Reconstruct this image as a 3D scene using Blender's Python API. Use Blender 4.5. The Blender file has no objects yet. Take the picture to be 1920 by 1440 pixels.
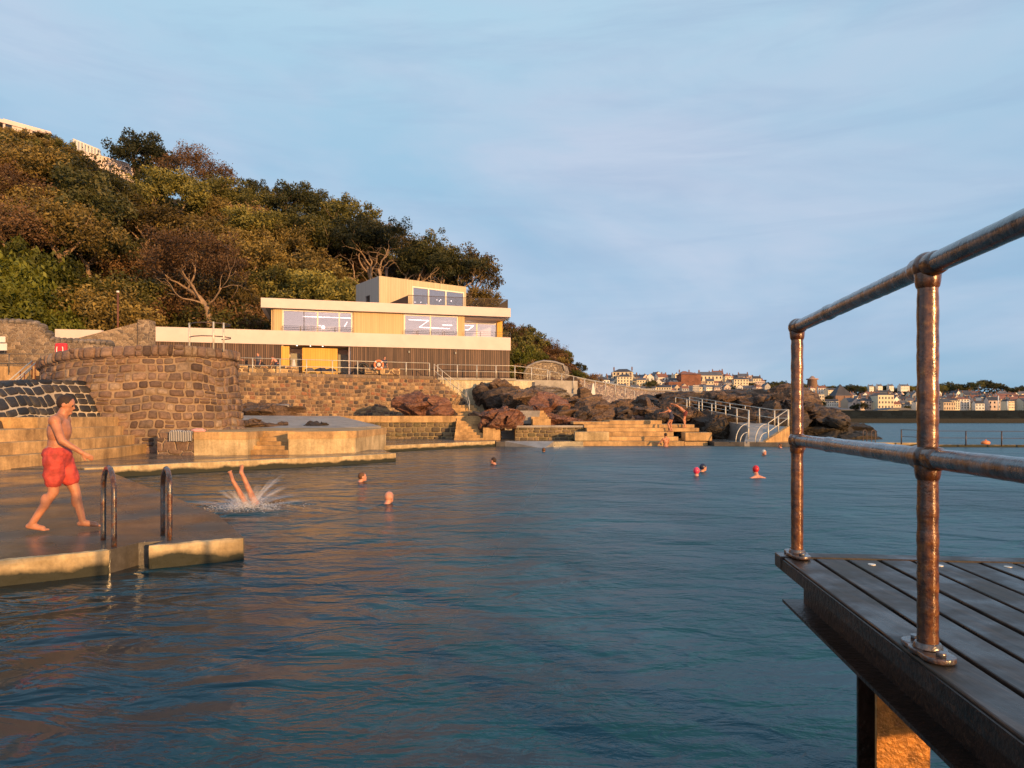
import bpy, bmesh, math, random
from mathutils import Vector, Matrix, noise
sc = bpy.context.scene
COL = sc.collection
R = math.radians
F, CX, HY, H = 1280.0, 960.0, 778.0, 1.75      # focal length in photo px, principal column, horizon row, eye height

def P(px, py, d):
    return Vector(((px-CX)/F*d, d, H+(HY-py)/F*d))
def PX(px, d): return (px-CX)/F*d
def ZY(py, d): return H+(HY-py)/F*d

def top_tag(o, label, cat, group=None, kind=None):
    if kind: o['kind'] = kind
    if kind != 'structure' or label:
        if label: o['label'] = label
        if cat: o['category'] = cat
    if group: o['group'] = group
    return o
def wloc(o):
    v = Vector((0, 0, 0))
    while o is not None:
        v += o.location; o = o.parent
    return v
def empty(name, loc, label, cat, group=None):
    o = bpy.data.objects.new(name, None); COL.objects.link(o)
    o.location = loc; o.empty_display_size = .2
    return top_tag(o, label, cat, group)

class MB:
    def __init__(s): s.v = []; s.f = []; s.uv = []; s.sm = []
    def face(s, pts, uv=None, smooth=False):
        n = len(s.v); s.v += [Vector(p) for p in pts]
        s.f.append(list(range(n, n+len(pts)))); s.uv.append(uv); s.sm.append(smooth)
    def add(s, verts, faces, uvs=None, smooth=False):
        n = len(s.v); s.v += [Vector(p) for p in verts]
        for i, f in enumerate(faces):
            s.f.append([n+k for k in f]); s.uv.append(uvs[i] if uvs else None); s.sm.append(smooth)
    def box(s, c, size, rz=0, axes=None):
        hx, hy, hz = size[0]/2, size[1]/2, size[2]/2
        if axes is None:
            ax = Vector((math.cos(rz), math.sin(rz), 0)); ay = Vector((-math.sin(rz), math.cos(rz), 0)); az = Vector((0, 0, 1))
        else: ax, ay, az = axes
        c = Vector(c)
        vs = [c+ax*(i*hx)+ay*(j*hy)+az*(k*hz) for i in (-1, 1) for j in (-1, 1) for k in (-1, 1)]
        s.add(vs, [(0, 1, 3, 2), (4, 6, 7, 5), (0, 4, 5, 1), (2, 3, 7, 6), (0, 2, 6, 4), (1, 5, 7, 3)])
        return s
    def prism(s, poly, z0, z1, ztop=None):
        """poly: list of xy counter-clockwise; z0,z1 number or lists"""
        n = len(poly)
        a = sum(poly[i][0]*poly[(i+1) % n][1]-poly[(i+1) % n][0]*poly[i][1] for i in range(n))
        L0 = z0 if isinstance(z0, (list, tuple)) else [z0]*n
        L1 = z1 if isinstance(z1, (list, tuple)) else [z1]*n
        idx = list(range(n))
        if a < 0: idx.reverse()
        vb = [Vector((poly[i][0], poly[i][1], L0[i])) for i in idx]
        vt = [Vector((poly[i][0], poly[i][1], L1[i])) for i in idx]
        s.add(vb+vt, [list(range(n-1, -1, -1)), list(range(n, 2*n))]+[(i, (i+1) % n, n+(i+1) % n, n+i) for i in range(n)])
        return s
    def tube(s, pts, r, seg=8, caps=True, closed=False):
        pts = [Vector(p) for p in pts]; n = len(pts)
        rs = r if isinstance(r, (list, tuple)) else [r]*n
        vs = []; up = None
        for i, p in enumerate(pts):
            if closed: t = pts[(i+1) % n]-pts[i-1]
            else: t = (pts[min(i+1, n-1)]-pts[max(i-1, 0)])
            t.normalize()
            if up is None:
                a = Vector((0, 0, 1)) if abs(t.z) < .9 else Vector((1, 0, 0))
                up = (a-t*a.dot(t)).normalized()
            else: up = (up-t*up.dot(t)).normalized()
            b = t.cross(up)
            for k in range(seg):
                an = 2*math.pi*k/seg
                vs.append(p+(up*math.cos(an)+b*math.sin(an))*rs[i])
        fs = []
        m = n if closed else n-1
        for i in range(m):
            j = (i+1) % n
            for k in range(seg):
                k2 = (k+1) % seg
                fs.append((i*seg+k, i*seg+k2, j*seg+k2, j*seg+k))
        s.add(vs, fs, smooth=True)
        if caps and not closed:
            base = len(s.v)-len(vs)
            s.f.append([base+k for k in range(seg-1, -1, -1)]); s.uv.append(None); s.sm.append(False)
            s.f.append([base+(n-1)*seg+k for k in range(seg)]); s.uv.append(None); s.sm.append(False)
        return s
    def ball(s, c, r, seg=12, rings=8, axes=None, squash=(1, 1, 1)):
        c = Vector(c); vs = []
        for i in range(rings+1):
            th = math.pi*i/rings
            for k in range(seg):
                ph = 2*math.pi*k/seg
                p = Vector((math.sin(th)*math.cos(ph)*squash[0], math.sin(th)*math.sin(ph)*squash[1], math.cos(th)*squash[2]))*r
                if axes: p = axes[0]*p.x+axes[1]*p.y+axes[2]*p.z
                vs.append(c+p)
        fs = []
        for i in range(rings):
            for k in range(seg):
                k2 = (k+1) % seg
                fs.append((i*seg+k, (i+1)*seg+k, (i+1)*seg+k2, i*seg+k2))
        s.add(vs, fs, smooth=True); return s
    def capsule(s, a, b, ra, rb, seg=12, flat=None):
        """rounded cone from a to b; flat=(vector, factor) squashes along a direction"""
        a = Vector(a); b = Vector(b); t = (b-a); L = t.length
        if L < 1e-6: return s.ball(a, ra, seg)
        t /= L
        q = Vector((0, 0, 1)) if abs(t.z) < .9 else Vector((1, 0, 0))
        u = (q-t*q.dot(t)).normalized(); w = t.cross(u)
        rings = []
        for i in range(5):
            an = math.pi/2*(i/4); rings.append((a-t*ra*math.cos(an), ra*math.sin(an)))
        for i in range(5):
            an = math.pi/2*(i/4); rings.append((b+t*rb*math.sin(an), rb*math.cos(an)))
        vs = []
        for c, r in rings:
            for k in range(seg):
                an = 2*math.pi*k/seg
                d = (u*math.cos(an)+w*math.sin(an))*max(r, 1e-4)
                if flat: d -= flat[0]*d.dot(flat[0])*(1-flat[1])
                vs.append(c+d)
        fs = []
        for i in range(len(rings)-1):
            for k in range(seg):
                k2 = (k+1) % seg; fs.append((i*seg+k, (i+1)*seg+k, (i+1)*seg+k2, i*seg+k2))
        # orientation: make it consistent outward
        s.add(vs, [tuple(reversed(f)) for f in fs], smooth=True); return s
    def build(s, name, mat, parent=None, label=None, cat=None, group=None, kind=None, bevel=0, origin=None, weld=False):
        me = bpy.data.meshes.new(name)
        if parent is not None: off = wloc(parent)
        elif origin is not None: off = Vector(origin)
        elif kind == 'structure': off = Vector((0, 0, 0))
        else:
            xs = [p.x for p in s.v]; ys = [p.y for p in s.v]; zs = [p.z for p in s.v]
            off = Vector(((min(xs)+max(xs))/2, (min(ys)+max(ys))/2, min(zs)))
        me.from_pydata([p-off for p in s.v], [], s.f)
        me.update()
        uvl = me.uv_layers.new(name='UVMap').data
        li = 0
        coords = [0.0]*(2*len(uvl))
        for pi, poly in enumerate(me.polygons):
            uv = s.uv[pi]
            if uv is None:
                n = poly.normal
                if abs(n.z) > .75:
                    for k, vi in enumerate(poly.vertices):
                        p = s.v[s.f[pi][k]]; coords[2*(li+k)] = p.x; coords[2*(li+k)+1] = p.y
                else:
                    t = Vector((-n.y, n.x, 0)); t.normalize()
                    for k, vi in enumerate(poly.vertices):
                        p = s.v[s.f[pi][k]]; coords[2*(li+k)] = p.dot(t); coords[2*(li+k)+1] = p.z
            else:
                for k in range(len(poly.vertices)):
                    coords[2*(li+k)], coords[2*(li+k)+1] = uv[k]
            li += len(poly.vertices)
        uvl.foreach_set('uv', coords)
        me.polygons.foreach_set('use_smooth', s.sm)
        if weld:
            b = bmesh.new(); b.from_mesh(me); bmesh.ops.remove_doubles(b, verts=b.verts, dist=.0005); b.to_mesh(me); b.free()
        if mat:
            for m in (mat if isinstance(mat, (list, tuple)) else [mat]): me.materials.append(m)
        o = bpy.data.objects.new(name, me); COL.objects.link(o)
        if parent is not None: o.parent = parent
        else: o.location = off
        if bevel:
            md = o.modifiers.new('bevel', 'BEVEL'); md.width = bevel; md.segments = 2; md.limit_method = 'ANGLE'
        if parent is None: top_tag(o, label, cat, group, kind)
        elif label: o['label'] = label
        if parent is not None and kind: o['kind'] = kind
        return o

def copy_tree(o, parent=None):
    c = o.copy(); COL.objects.link(c)
    if parent: c.parent = parent
    for ch in KIDS.get(o.name, None) or list(o.children): copy_tree(ch, c)
    return c
KIDS = {}

# ---------------------------------------------------------------- materials
def nd(nt, t, inp=None, **props):
    n = nt.nodes.new(t)
    for k, v in props.items(): setattr(n, k, v)
    if inp:
        for k, v in inp.items():
            s = n.inputs[k]
            if isinstance(v, bpy.types.NodeSocket): nt.links.new(v, s)
            else: s.default_value = v
    return n
def newmat(name):
    m = bpy.data.materials.new(name); m.use_nodes = True
    nt = m.node_tree; b = nt.nodes['Principled BSDF']
    return m, nt, b
def rgb(c): return (c[0], c[1], c[2], 1.0)
def ramp(nt, fac, stops, interp='LINEAR'):
    n = nd(nt, 'ShaderNodeValToRGB'); n.color_ramp.interpolation = interp
    el = n.color_ramp.elements
    while len(el) < len(stops): el.new(.5)
    for e, (p, c) in zip(el, stops):
        e.position = p; e.color = rgb(c) if isinstance(c, (tuple, list)) else (c, c, c, 1)
    nt.links.new(fac, n.inputs[0]); return n.outputs[0]
def mixc(nt, f, a, b, mode='MIX'):
    n = nd(nt, 'ShaderNodeMix', data_type='RGBA', blend_type=mode)
    for s, v in ((0, f), (6, a), (7, b)):
        if isinstance(v, bpy.types.NodeSocket): nt.links.new(v, n.inputs[s])
        else: n.inputs[s].default_value = v if s == 0 else rgb(v)
    return n.outputs[2]
def mth(nt, op, a, b=None, c=None):
    n = nd(nt, 'ShaderNodeMath', operation=op)
    for i, v in enumerate((a, b, c)):
        if v is None: continue
        if isinstance(v, bpy.types.NodeSocket): nt.links.new(v, n.inputs[i])
        else: n.inputs[i].default_value = v
    return n.outputs[0]
def noi(nt, vec, scale, detail=4, rough=.6, dist=0, out=0):
    n = nd(nt, 'ShaderNodeTexNoise', {'Scale': scale, 'Detail': detail, 'Roughness': rough, 'Distortion': dist})
    if vec: nt.links.new(vec, n.inputs['Vector'])
    return n.outputs[out]
def mapv(nt, vec, scale=(1, 1, 1), rot=(0, 0, 0)):
    return nd(nt, 'ShaderNodeMapping', {'Vector': vec, 'Scale': scale, 'Rotation': rot}).outputs[0]
def bump(nt, h, strength=.5, dist=.02, normal=None):
    n = nd(nt, 'ShaderNodeBump', {'Strength': strength, 'Distance': dist, 'Height': h})
    if normal: nt.links.new(normal, n.inputs['Normal'])
    return n.outputs[0]
def geo(nt): return nd(nt, 'ShaderNodeNewGeometry').outputs['Position']
def uvn(nt): return nd(nt, 'ShaderNodeUVMap').outputs[0]

def masonry(name, stone=(.6, .42), stones=((.10, .07, .055), (.17, .12, .09), (.24, .18, .13), (.13, .085, .07)), mortar=(.42, .34, .25),
            mw=.045, rand=.8, bmp=.8, course=True, dark=.0, warp=.12):
    m, nt, b = newmat(name)
    uv = uvn(nt)
    w = noi(nt, uv, 1.1/stone[0], 2, .5, out=1)
    w2 = nd(nt, 'ShaderNodeVectorMath', {0: w, 1: (.5, .5, .5)}, operation='SUBTRACT').outputs[0]
    w3 = nd(nt, 'ShaderNodeVectorMath', {0: w2, 'Scale': warp*2*stone[0]}, operation='SCALE').outputs[0]
    v = nd(nt, 'ShaderNodeVectorMath', {0: uv, 1: w3}, operation='ADD').outputs[0]
    v = mapv(nt, v, (1/stone[0], 1/stone[1], 1))
    if course:      # each course shifted along its own amount
        sx = nd(nt, 'ShaderNodeSeparateXYZ', {0: v})
        row = mth(nt, 'FLOOR', sx.outputs[1])
        sh = mth(nt, 'MULTIPLY', row, .47)
        xx = mth(nt, 'ADD', sx.outputs[0], sh)
        v = nd(nt, 'ShaderNodeCombineXYZ', {0: xx, 1: sx.outputs[1], 2: 0.0}).outputs[0]
    vo = nd(nt, 'ShaderNodeTexVoronoi', {'Vector': v, 'Scale': 1.0, 'Randomness': rand}, voronoi_dimensions='2D', feature='F1')
    ve = nd(nt, 'ShaderNodeTexVoronoi', {'Vector': v, 'Scale': 1.0, 'Randomness': rand}, voronoi_dimensions='2D', feature='DISTANCE_TO_EDGE')
    vn = nd(nt, 'ShaderNodeSeparateColor', {0: vo.outputs['Color']}).outputs[0]
    n = len(stones)
    col = ramp(nt, vn, [((i+.5)/n, c) for i, c in enumerate(stones)])
    fine = noi(nt, geo(nt), 9, 5, .65)
    col = mixc(nt, .55, col, ramp(nt, fine, [(.3, .35), (.7, 1.5)]), 'MULTIPLY')
    big = noi(nt, geo(nt), .5, 4, .6)
    mn = noi(nt, geo(nt), 5, 3, .6)
    ed = mth(nt, 'ADD', ve.outputs['Distance'], mth(nt, 'MULTIPLY', mth(nt, 'SUBTRACT', mn, .5), .05))
    mask = ramp(nt, ed, [(mw*.6, 0.0), (mw*1.3, 1.0)])
    mcol = mixc(nt, 1, mortar, ramp(nt, big, [(.35, .6), (.65, 1.1)]), 'MULTIPLY')
    col = mixc(nt, mask, mcol, col)
    col = mixc(nt, .5, col, ramp(nt, big, [(.3, .45), (.7, 1.35)]), 'MULTIPLY')
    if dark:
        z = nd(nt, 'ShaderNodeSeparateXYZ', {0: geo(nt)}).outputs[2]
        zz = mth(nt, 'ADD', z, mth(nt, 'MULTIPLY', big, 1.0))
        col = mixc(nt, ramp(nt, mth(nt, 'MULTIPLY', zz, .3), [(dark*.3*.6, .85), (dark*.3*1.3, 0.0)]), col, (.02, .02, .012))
    nt.links.new(col, b.inputs['Base Color']); b.inputs['Roughness'].default_value = .75
    hgt = mth(nt, 'ADD', ramp(nt, ed, [(0, 0.0), (mw*2, .8), (.4, 1.0)]), mth(nt, 'MULTIPLY', fine, .5))
    nt.links.new(bump(nt, hgt, bmp, .05), b.inputs['Normal'])
    return m

def concrete(name, col=(.33, .29, .23), dark=(.13, .10, .07), rough=.75, wet=False, streak=True, sc_=1.0, moss=None, bmp=.35):
    m, nt, b = newmat(name)
    g = geo(nt)
    n1 = noi(nt, g, 1.1*sc_, 6, .65); n2 = noi(nt, g, 14*sc_, 4, .7)
    c = ramp(nt, n1, [(.3, dark), (.62, col), (.8, tuple(min(1, k*1.2) for k in col))])
    if streak:
        st = noi(nt, mapv(nt, g, (5, 5, .5)), 1.0, 4, .6)
        c = mixc(nt, .6, c, ramp(nt, st, [(.3, .45), (.6, 1.1)]), 'MULTIPLY')
    c = mixc(nt, .5, c, ramp(nt, n2, [(.3, .55), (.7, 1.3)]), 'MULTIPLY')
    if moss:
        z = nd(nt, 'ShaderNodeSeparateXYZ', {0: g}).outputs[2]
        zz = mth(nt, 'SUBTRACT', z, mth(nt, 'MULTIPLY', mth(nt, 'SUBTRACT', n1, .5), .35))
        c = mixc(nt, ramp(nt, zz, [(moss*.7, 1.0), (moss*1.2, 0.0)]), c, (.02, .022, .012))
    nt.links.new(c, b.inputs['Base Color'])
    if wet:
        nt.links.new(ramp(nt, noi(nt, g, .8, 3, .5), [(.35, .10), (.7, .38)]), b.inputs['Roughness'])
        b.inputs['IOR'].default_value = 1.45
    else: b.inputs['Roughness'].default_value = rough
    h = mth(nt, 'ADD', n2, mth(nt, 'MULTIPLY', n1, .6))
    nt.links.new(bump(nt, h, .06 if wet else bmp, .02), b.inputs['Normal'])
    return m

def plain(name, col, rough=.6, metal=0, var=.25, scale=3, bmp=0.0, bscale=20, emit=None, es=1):
    m, nt, b = newmat(name)
    g = geo(nt)
    n = noi(nt, g, scale, 4, .6)
    c = mixc(nt, 1, col, ramp(nt, n, [(.3, 1-var), (.7, 1+var)]), 'MULTIPLY')
    nt.links.new(c, b.inputs['Base Color'])
    b.inputs['Roughness'].default_value = rough; b.inputs['Metallic'].default_value = metal
    if bmp: nt.links.new(bump(nt, noi(nt, g, bscale, 4, .6), bmp, .01), b.inputs['Normal'])
    if emit:
        b.inputs['Emission Color'].default_value = rgb(emit); b.inputs['Emission Strength'].default_value = es
    return m

def boards(name, c1, c2, gap_col, width=.14, gap=.12, rough=.65, var=.35, bmp=.5):
    m, nt, b = newmat(name)
    uv = uvn(nt); sx = nd(nt, 'ShaderNodeSeparateXYZ', {0: uv})
    u = mth(nt, 'DIVIDE', sx.outputs[0], width)
    fr = mth(nt, 'FRACT', u); fl = mth(nt, 'FLOOR', u)
    wn = nd(nt, 'ShaderNodeTexWhiteNoise', {'W': fl}, noise_dimensions='1D').outputs['Value']
    c = mixc(nt, wn, c1, c2)
    gr = noi(nt, mapv(nt, geo(nt), (6, 6, .35)), 1.0, 4, .6)
    c = mixc(nt, var, c, ramp(nt, gr, [(.3, .3), (.7, 1.5)]), 'MULTIPLY')
    gm = mth(nt, 'LESS_THAN', fr, gap)
    c = mixc(nt, gm, c, gap_col)
    nt.links.new(c, b.inputs['Base Color']); b.inputs['Roughness'].default_value = rough
    nt.links.new(bump(nt, mth(nt, 'SUBTRACT', 1.0, gm), bmp, .02), b.inputs['Normal'])
    return m

def leaf(name, c1, c2, c3, rough=.55):
    m, nt, b = newmat(name)
    oi = nd(nt, 'ShaderNodeObjectInfo')
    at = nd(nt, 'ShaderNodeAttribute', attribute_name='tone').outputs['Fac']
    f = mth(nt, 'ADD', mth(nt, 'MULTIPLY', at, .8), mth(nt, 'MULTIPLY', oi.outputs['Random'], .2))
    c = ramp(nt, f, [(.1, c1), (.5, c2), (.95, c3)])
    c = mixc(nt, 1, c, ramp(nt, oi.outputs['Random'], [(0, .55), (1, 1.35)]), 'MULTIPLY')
    nt.links.new(c, b.inputs['Base Color']); b.inputs['Roughness'].default_value = rough
    b.inputs['Specular IOR Level'].default_value = .25
    tr = nd(nt, 'ShaderNodeBsdfTranslucent', {'Color': c})
    mx = nd(nt, 'ShaderNodeMixShader', {0: .18})
    nt.links.new(b.outputs[0], mx.inputs[1]); nt.links.new(tr.outputs[0], mx.inputs[2])
    nt.links.new(mx.outputs[0], nt.nodes['Material Output'].inputs[0])
    return m

def rock_mat(name, cols, rough=.7, strata=(.3, .2, 1.6), weed=None):
    m, nt, b = newmat(name)
    g = geo(nt)
    s = noi(nt, mapv(nt, g, strata, (.5, .4, .3)), 2.2, 6, .65, 1.2)
    c = ramp(nt, s, [(.28, cols[0]), (.42, cols[1]), (.55, cols[2]), (.72, cols[3])])
    f = noi(nt, g, 7, 5, .7)
    c = mixc(nt, .7, c, ramp(nt, f, [(.3, .35), (.7, 1.45)]), 'MULTIPLY')
    cr = noi(nt, mapv(nt, g, (.6, .6, 2.2), (.7, .5, .2)), 1.6, 5, .6, 1.8)
    c = mixc(nt, ramp(nt, mth(nt, 'ABSOLUTE', mth(nt, 'SUBTRACT', cr, .5)), [(0.0, .8), (.03, 0.0)]), c, (.015, .012, .01))
    if weed:
        z = nd(nt, 'ShaderNodeSeparateXYZ', {0: g}).outputs[2]
        zz = mth(nt, 'SUBTRACT', z, mth(nt, 'MULTIPLY', s, 1.2))
        c = mixc(nt, ramp(nt, zz, [(max(0, weed-.9), .9), (weed, 0.0)]), c, (.03, .022, .012))
    nt.links.new(c, b.inputs['Base Color']); b.inputs['Roughness'].default_value = rough
    h = mth(nt, 'ADD', mth(nt, 'MULTIPLY', s, 1.5), mth(nt, 'ADD', f, ramp(nt, cr, [(0, 0.0), (.1, .6)])))
    nt.links.new(bump(nt, h, .6, .08), b.inputs['Normal'])
    return m

def rust_pipe(name, grey=.5, rust_amt=.5):
    m, nt, b = newmat(name)
    g = geo(nt)
    n1 = noi(nt, g, 9, 6, .7); n2 = noi(nt, g, 48, 4, .6); n3 = noi(nt, g, 200, 2, .5)
    rust = ramp(nt, n2, [(.28, (.03, .010, .006)), (.5, (.13, .042, .012)), (.75, (.30, .12, .026))])
    paint = ramp(nt, n2, [(.3, (.07*grey*2, .075*grey*2, .085*grey*2)), (.7, (.17*grey*2, .17*grey*2, .18*grey*2))])
    f = ramp(nt, n1, [(max(0, rust_amt-.07), 1.0), (rust_amt+.06, 0.0)])
    runs = noi(nt, mapv(nt, g, (22, 22, 3)), 1.0, 5, .65)
    nt.links.new(mixc(nt, .75, mixc(nt, f, paint, rust), ramp(nt, runs, [(.36, .18), (.62, 1.35)]), 'MULTIPLY'), b.inputs['Base Color'])
    b.inputs['Metallic'].default_value = .12
    nt.links.new(ramp(nt, n1, [(.3, .36), (.7, .20)]), b.inputs['Roughness'])
    b.inputs['Coat Weight'].default_value = .6; b.inputs['Coat Roughness'].default_value = .16
    h = mth(nt, 'ADD', mth(nt, 'MULTIPLY', n2, 1.0), mth(nt, 'MULTIPLY', n3, .35))
    h = mth(nt, 'ADD', h, mth(nt, 'MULTIPLY', f, .5))
    nt.links.new(bump(nt, h, .45, .004), b.inputs['Normal'])
    nt.links.new(bump(nt, h, .32, .0035), b.inputs['Coat Normal'])
    return m

M = {}
M['bastion'] = masonry('bastion_stone', (.52, .45), ((.10, .065, .05), (.20, .125, .09), (.29, .19, .13), (.13, .09, .075), (.24, .15, .10), (.17, .115, .10)), (.46, .33, .21), .045, .58, 1.0, warp=.16)
M['dark_wall'] = masonry('dark_stone', (.55, .42), ((.02, .02, .022), (.04, .036, .034), (.07, .06, .05), (.03, .028, .028)), (.58, .48, .34), .055, .55, .9, warp=.16)
M['terrace_wall'] = masonry('terrace_stone', (.46, .30), ((.13, .075, .045), (.34, .21, .10), (.46, .31, .15), (.18, .12, .08), (.07, .055, .055), (.34, .17, .08)), (.72, .50, .25), .075, .7, .8, warp=.22)
M['low_wall'] = masonry('lower_stone', (.6, .36), ((.10, .075, .045), (.22, .16, .085), (.15, .12, .06), (.08, .06, .045)), (.36, .27, .15), .05, .8, .9, dark=.55)
M['far_stone'] = masonry('far_left_stone', (.36, .22), ((.20, .14, .09), (.30, .21, .13), (.13, .10, .08), (.36, .26, .17)), (.48, .37, .25), .06, .85, .7)
M['rubble'] = masonry('rubble_stone', (.75, .42), ((.38, .24, .13), (.52, .34, .19), (.26, .16, .10), (.58, .40, .23)), (.12, .07, .045), .055, .85, 1.0)
M['gabion'] = masonry('gabion_stone', (.28, .2), ((.34, .27, .19), (.45, .36, .25), (.22, .17, .13), (.30, .23, .16)), (.12, .09, .06), .06, .9, .7)
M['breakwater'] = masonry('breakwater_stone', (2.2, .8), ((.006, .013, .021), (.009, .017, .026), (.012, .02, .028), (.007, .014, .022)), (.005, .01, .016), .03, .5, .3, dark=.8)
M['brick'] = masonry('red_brick_town', (1.2, .5), ((.22, .08, .045), (.26, .10, .06), (.19, .07, .04), (.24, .09, .05)), (.22, .12, .08), .04, .5, .3)
M['concrete'] = concrete('weathered_concrete', (.64, .40, .175), (.28, .165, .07))
M['concrete_moss'] = concrete('tidal_concrete', (.66, .50, .28), (.30, .21, .10), moss=.15)
M['wet'] = concrete('wet_concrete', (.13, .115, .10), (.055, .05, .042), wet=True, streak=False)
M['pale_concrete'] = concrete('pale_paving', (.36, .33, .30), (.20, .18, .16), streak=False, rough=.5)
M['cream_wall'] = concrete('cream_render', (.72, .62, .42), (.50, .42, .27), sc_=.6, rough=.85, bmp=.1)
M['fascia'] = plain('cast_fascia', (.70, .58, .53), .8, var=.07, scale=.8)
M['cladding'] = boards('larch_cladding', (.64, .46, .24), (.56, .39, .20), (.40, .26, .13), .15, .10, var=.1)
M['upper_clad'] = boards('pale_cladding', (.62, .50, .32), (.54, .43, .27), (.34, .26, .16), .16, .1, var=.15)
M['slats'] = boards('dark_slats', (.075, .042, .03), (.19, .11, .07), (.02, .012, .008), .17, .28, var=.6)
M['yellow_clad'] = boards('yellow_timber', (.72, .42, .08), (.64, .36, .06), (.4, .2, .03), .2, .07, var=.12)
M['white'] = plain('white_frame', (.80, .74, .62), .5, var=.05)
M['interior'] = plain('interior_wall', (.80, .66, .60), .8, var=.06)
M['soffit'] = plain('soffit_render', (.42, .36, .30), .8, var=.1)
M['grey_paint'] = plain('grey_door_paint', (.30, .29, .25), .7, var=.1)
M['roofing'] = plain('flat_roof', (.30, .28, .26), .9)
M['shade_clad'] = boards('shaded_side_cladding', (.44, .40, .36), (.40, .36, .33), (.3, .27, .25), .16, .08, var=.08)  # pale cladding greyed in its colour for the shaded side wall
M['bar_dark'] = plain('dark_bronze_rail', (.035, .02, .015), .6, 0)
M['bar_grey'] = plain('thin_grey_rail', (.12, .11, .10), .5, .3)
M['rail'] = plain('galvanised_rail', (.60, .56, .48), .45, .25, var=.2, scale=8)
M['rail_dark'] = plain('weathered_rail', (.10, .07, .06), .5, .4, var=.4, scale=20)
M['rail_rust'] = plain('brown_rail_post', (.16, .06, .035), .6, .2, var=.3, scale=15)
M['post_rust'] = rust_pipe('rusted_wet_post', .35, .74)
M['rail_wet'] = rust_pipe('grey_wet_rail', .42, .42)
M['ladder'] = rust_pipe('corroded_ladder', .4, .5)
M['sunlit_rust'] = plain('sunlit_pile_rust', (.42, .17, .03), .35, .2, var=.55, scale=25, bmp=.8, bscale=70)  # rusty pile face with the sun's orange put into its colour
M['beam'] = plain('dark_wet_steel', (.024, .012, .008), .38, .2, var=.6, scale=9, bmp=.6, bscale=40)
M['light'] = plain('lamp_tube', (1, .9, .8), .5, emit=(1, .84, .72), es=6, var=0)
M['black'] = plain('black_rubber', (.02, .02, .022), .5)
M['red_plastic'] = plain('red_plastic', (.62, .03, .035), .35, var=.06)
M['orange'] = plain('orange_ring', (.72, .20, .07), .5, var=.08)
M['orange_buoy'] = plain('orange_float', (.80, .25, .08), .4, var=.05)
M['white_paint'] = plain('white_paint', (.78, .76, .70), .5, var=.05)
M['cap_pink'] = plain('pink_cap', (.80, .06, .13), .35, var=.05)
M['cap_red'] = plain('red_cap', (.62, .02, .03), .35, var=.05)
M['cap_dark'] = plain('navy_cap', (.02, .025, .06), .35, var=.05)
M['cap_white'] = plain('white_cap', (.62, .58, .52), .4, var=.05)
M['hair'] = plain('dark_hair', (.035, .018, .010), .7, var=.4, scale=60, bmp=.5, bscale=120)
M['hair_l'] = plain('brown_hair', (.13, .06, .025), .7, var=.4, scale=60)
M['shorts'] = plain('red_shorts', (.50, .06, .045), .75, var=.45, scale=9, bmp=.4, bscale=18)
M['navy'] = plain('navy_cloth', (.03, .035, .07), .8, var=.3, scale=10)
M['dark_red'] = plain('dark_red_cloth', (.16, .03, .025), .8, var=.3, scale=10)
M['grey_cloth'] = plain('grey_cloth', (.10, .10, .12), .8, var=.3, scale=10)
M['towel'] = plain('white_towel', (.68, .62, .58), .9, var=.2, scale=8)
M['pink'] = plain('pink_cloth', (.75, .35, .32), .9, var=.2, scale=10)
def skin_mat(name, c):
    m, nt, b = newmat(name); g = geo(nt)
    n = noi(nt, g, 9, 4, .6)
    nt.links.new(ramp(nt, n, [(.3, tuple(k*.68 for k in c)), (.7, tuple(k*1.15 for k in c))]), b.inputs['Base Color'])
    b.inputs['Roughness'].default_value = .5; b.inputs['Subsurface Weight'].default_value = .12
    b.inputs['Subsurface Radius'].default_value = (.02, .008, .004)
    return m
M['skin'] = skin_mat('skin', (.52, .22, .12))
M['skin_wet'] = skin_mat('pink_skin', (.66, .30, .20))
# leaves
M['leaf_olive'] = leaf('olive_leaves', (0.023, 0.028, 0.008), (0.115, 0.106, 0.023), (0.322, 0.259, 0.057))
M['leaf_dark'] = leaf('dark_leaves', (0.016, 0.023, 0.010), (0.057, 0.060, 0.018), (0.184, 0.149, 0.052))
M['leaf_brown'] = leaf('brown_leaves', (0.052, 0.028, 0.014), (0.172, 0.094, 0.039), (0.333, 0.201, 0.083))
M['leaf_gold'] = leaf('gold_leaves', (0.040, 0.031, 0.009), (0.167, 0.117, 0.030), (0.380, 0.270, 0.075))
M['leaf_green'] = leaf('green_leaves', (0.025, 0.030, 0.004), (0.086, 0.092, 0.010), (0.171, 0.171, 0.021))
M['leaf_red'] = leaf('russet_leaves', (0.057, 0.030, 0.017), (0.161, 0.083, 0.041), (0.253, 0.149, 0.069))
M['leaf_far'] = leaf('far_leaves', (.018, .022, .014), (.035, .038, .022), (.06, .058, .03))
M['bark'] = plain('pale_bark', (.30, .20, .12), .8, var=.4, scale=3, bmp=.6, bscale=14)
M['bark_dark'] = plain('dark_bark', (.13, .09, .06), .85, var=.4, scale=3, bmp=.6, bscale=14)
M['rock_red'] = rock_mat('red_rock', ((0.044, 0.022, 0.015), (0.148, 0.059, 0.033), (0.222, 0.096, 0.056), (0.296, 0.170, 0.111)), weed=.6)
M['rock_brown'] = rock_mat('brown_rock', ((0.022, 0.015, 0.010), (0.089, 0.052, 0.030), (0.163, 0.096, 0.056), (0.266, 0.178, 0.111)), weed=.8)
M['rock_dark'] = rock_mat('dark_rock', ((0.012, 0.009, 0.007), (0.041, 0.027, 0.019), (0.089, 0.056, 0.037), (0.192, 0.133, 0.089)), weed=1.3)
M['rock_grey'] = rock_mat('grey_rock', ((.04, .035, .03), (.12, .095, .07), (.24, .19, .15), (.40, .33, .27)))

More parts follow.
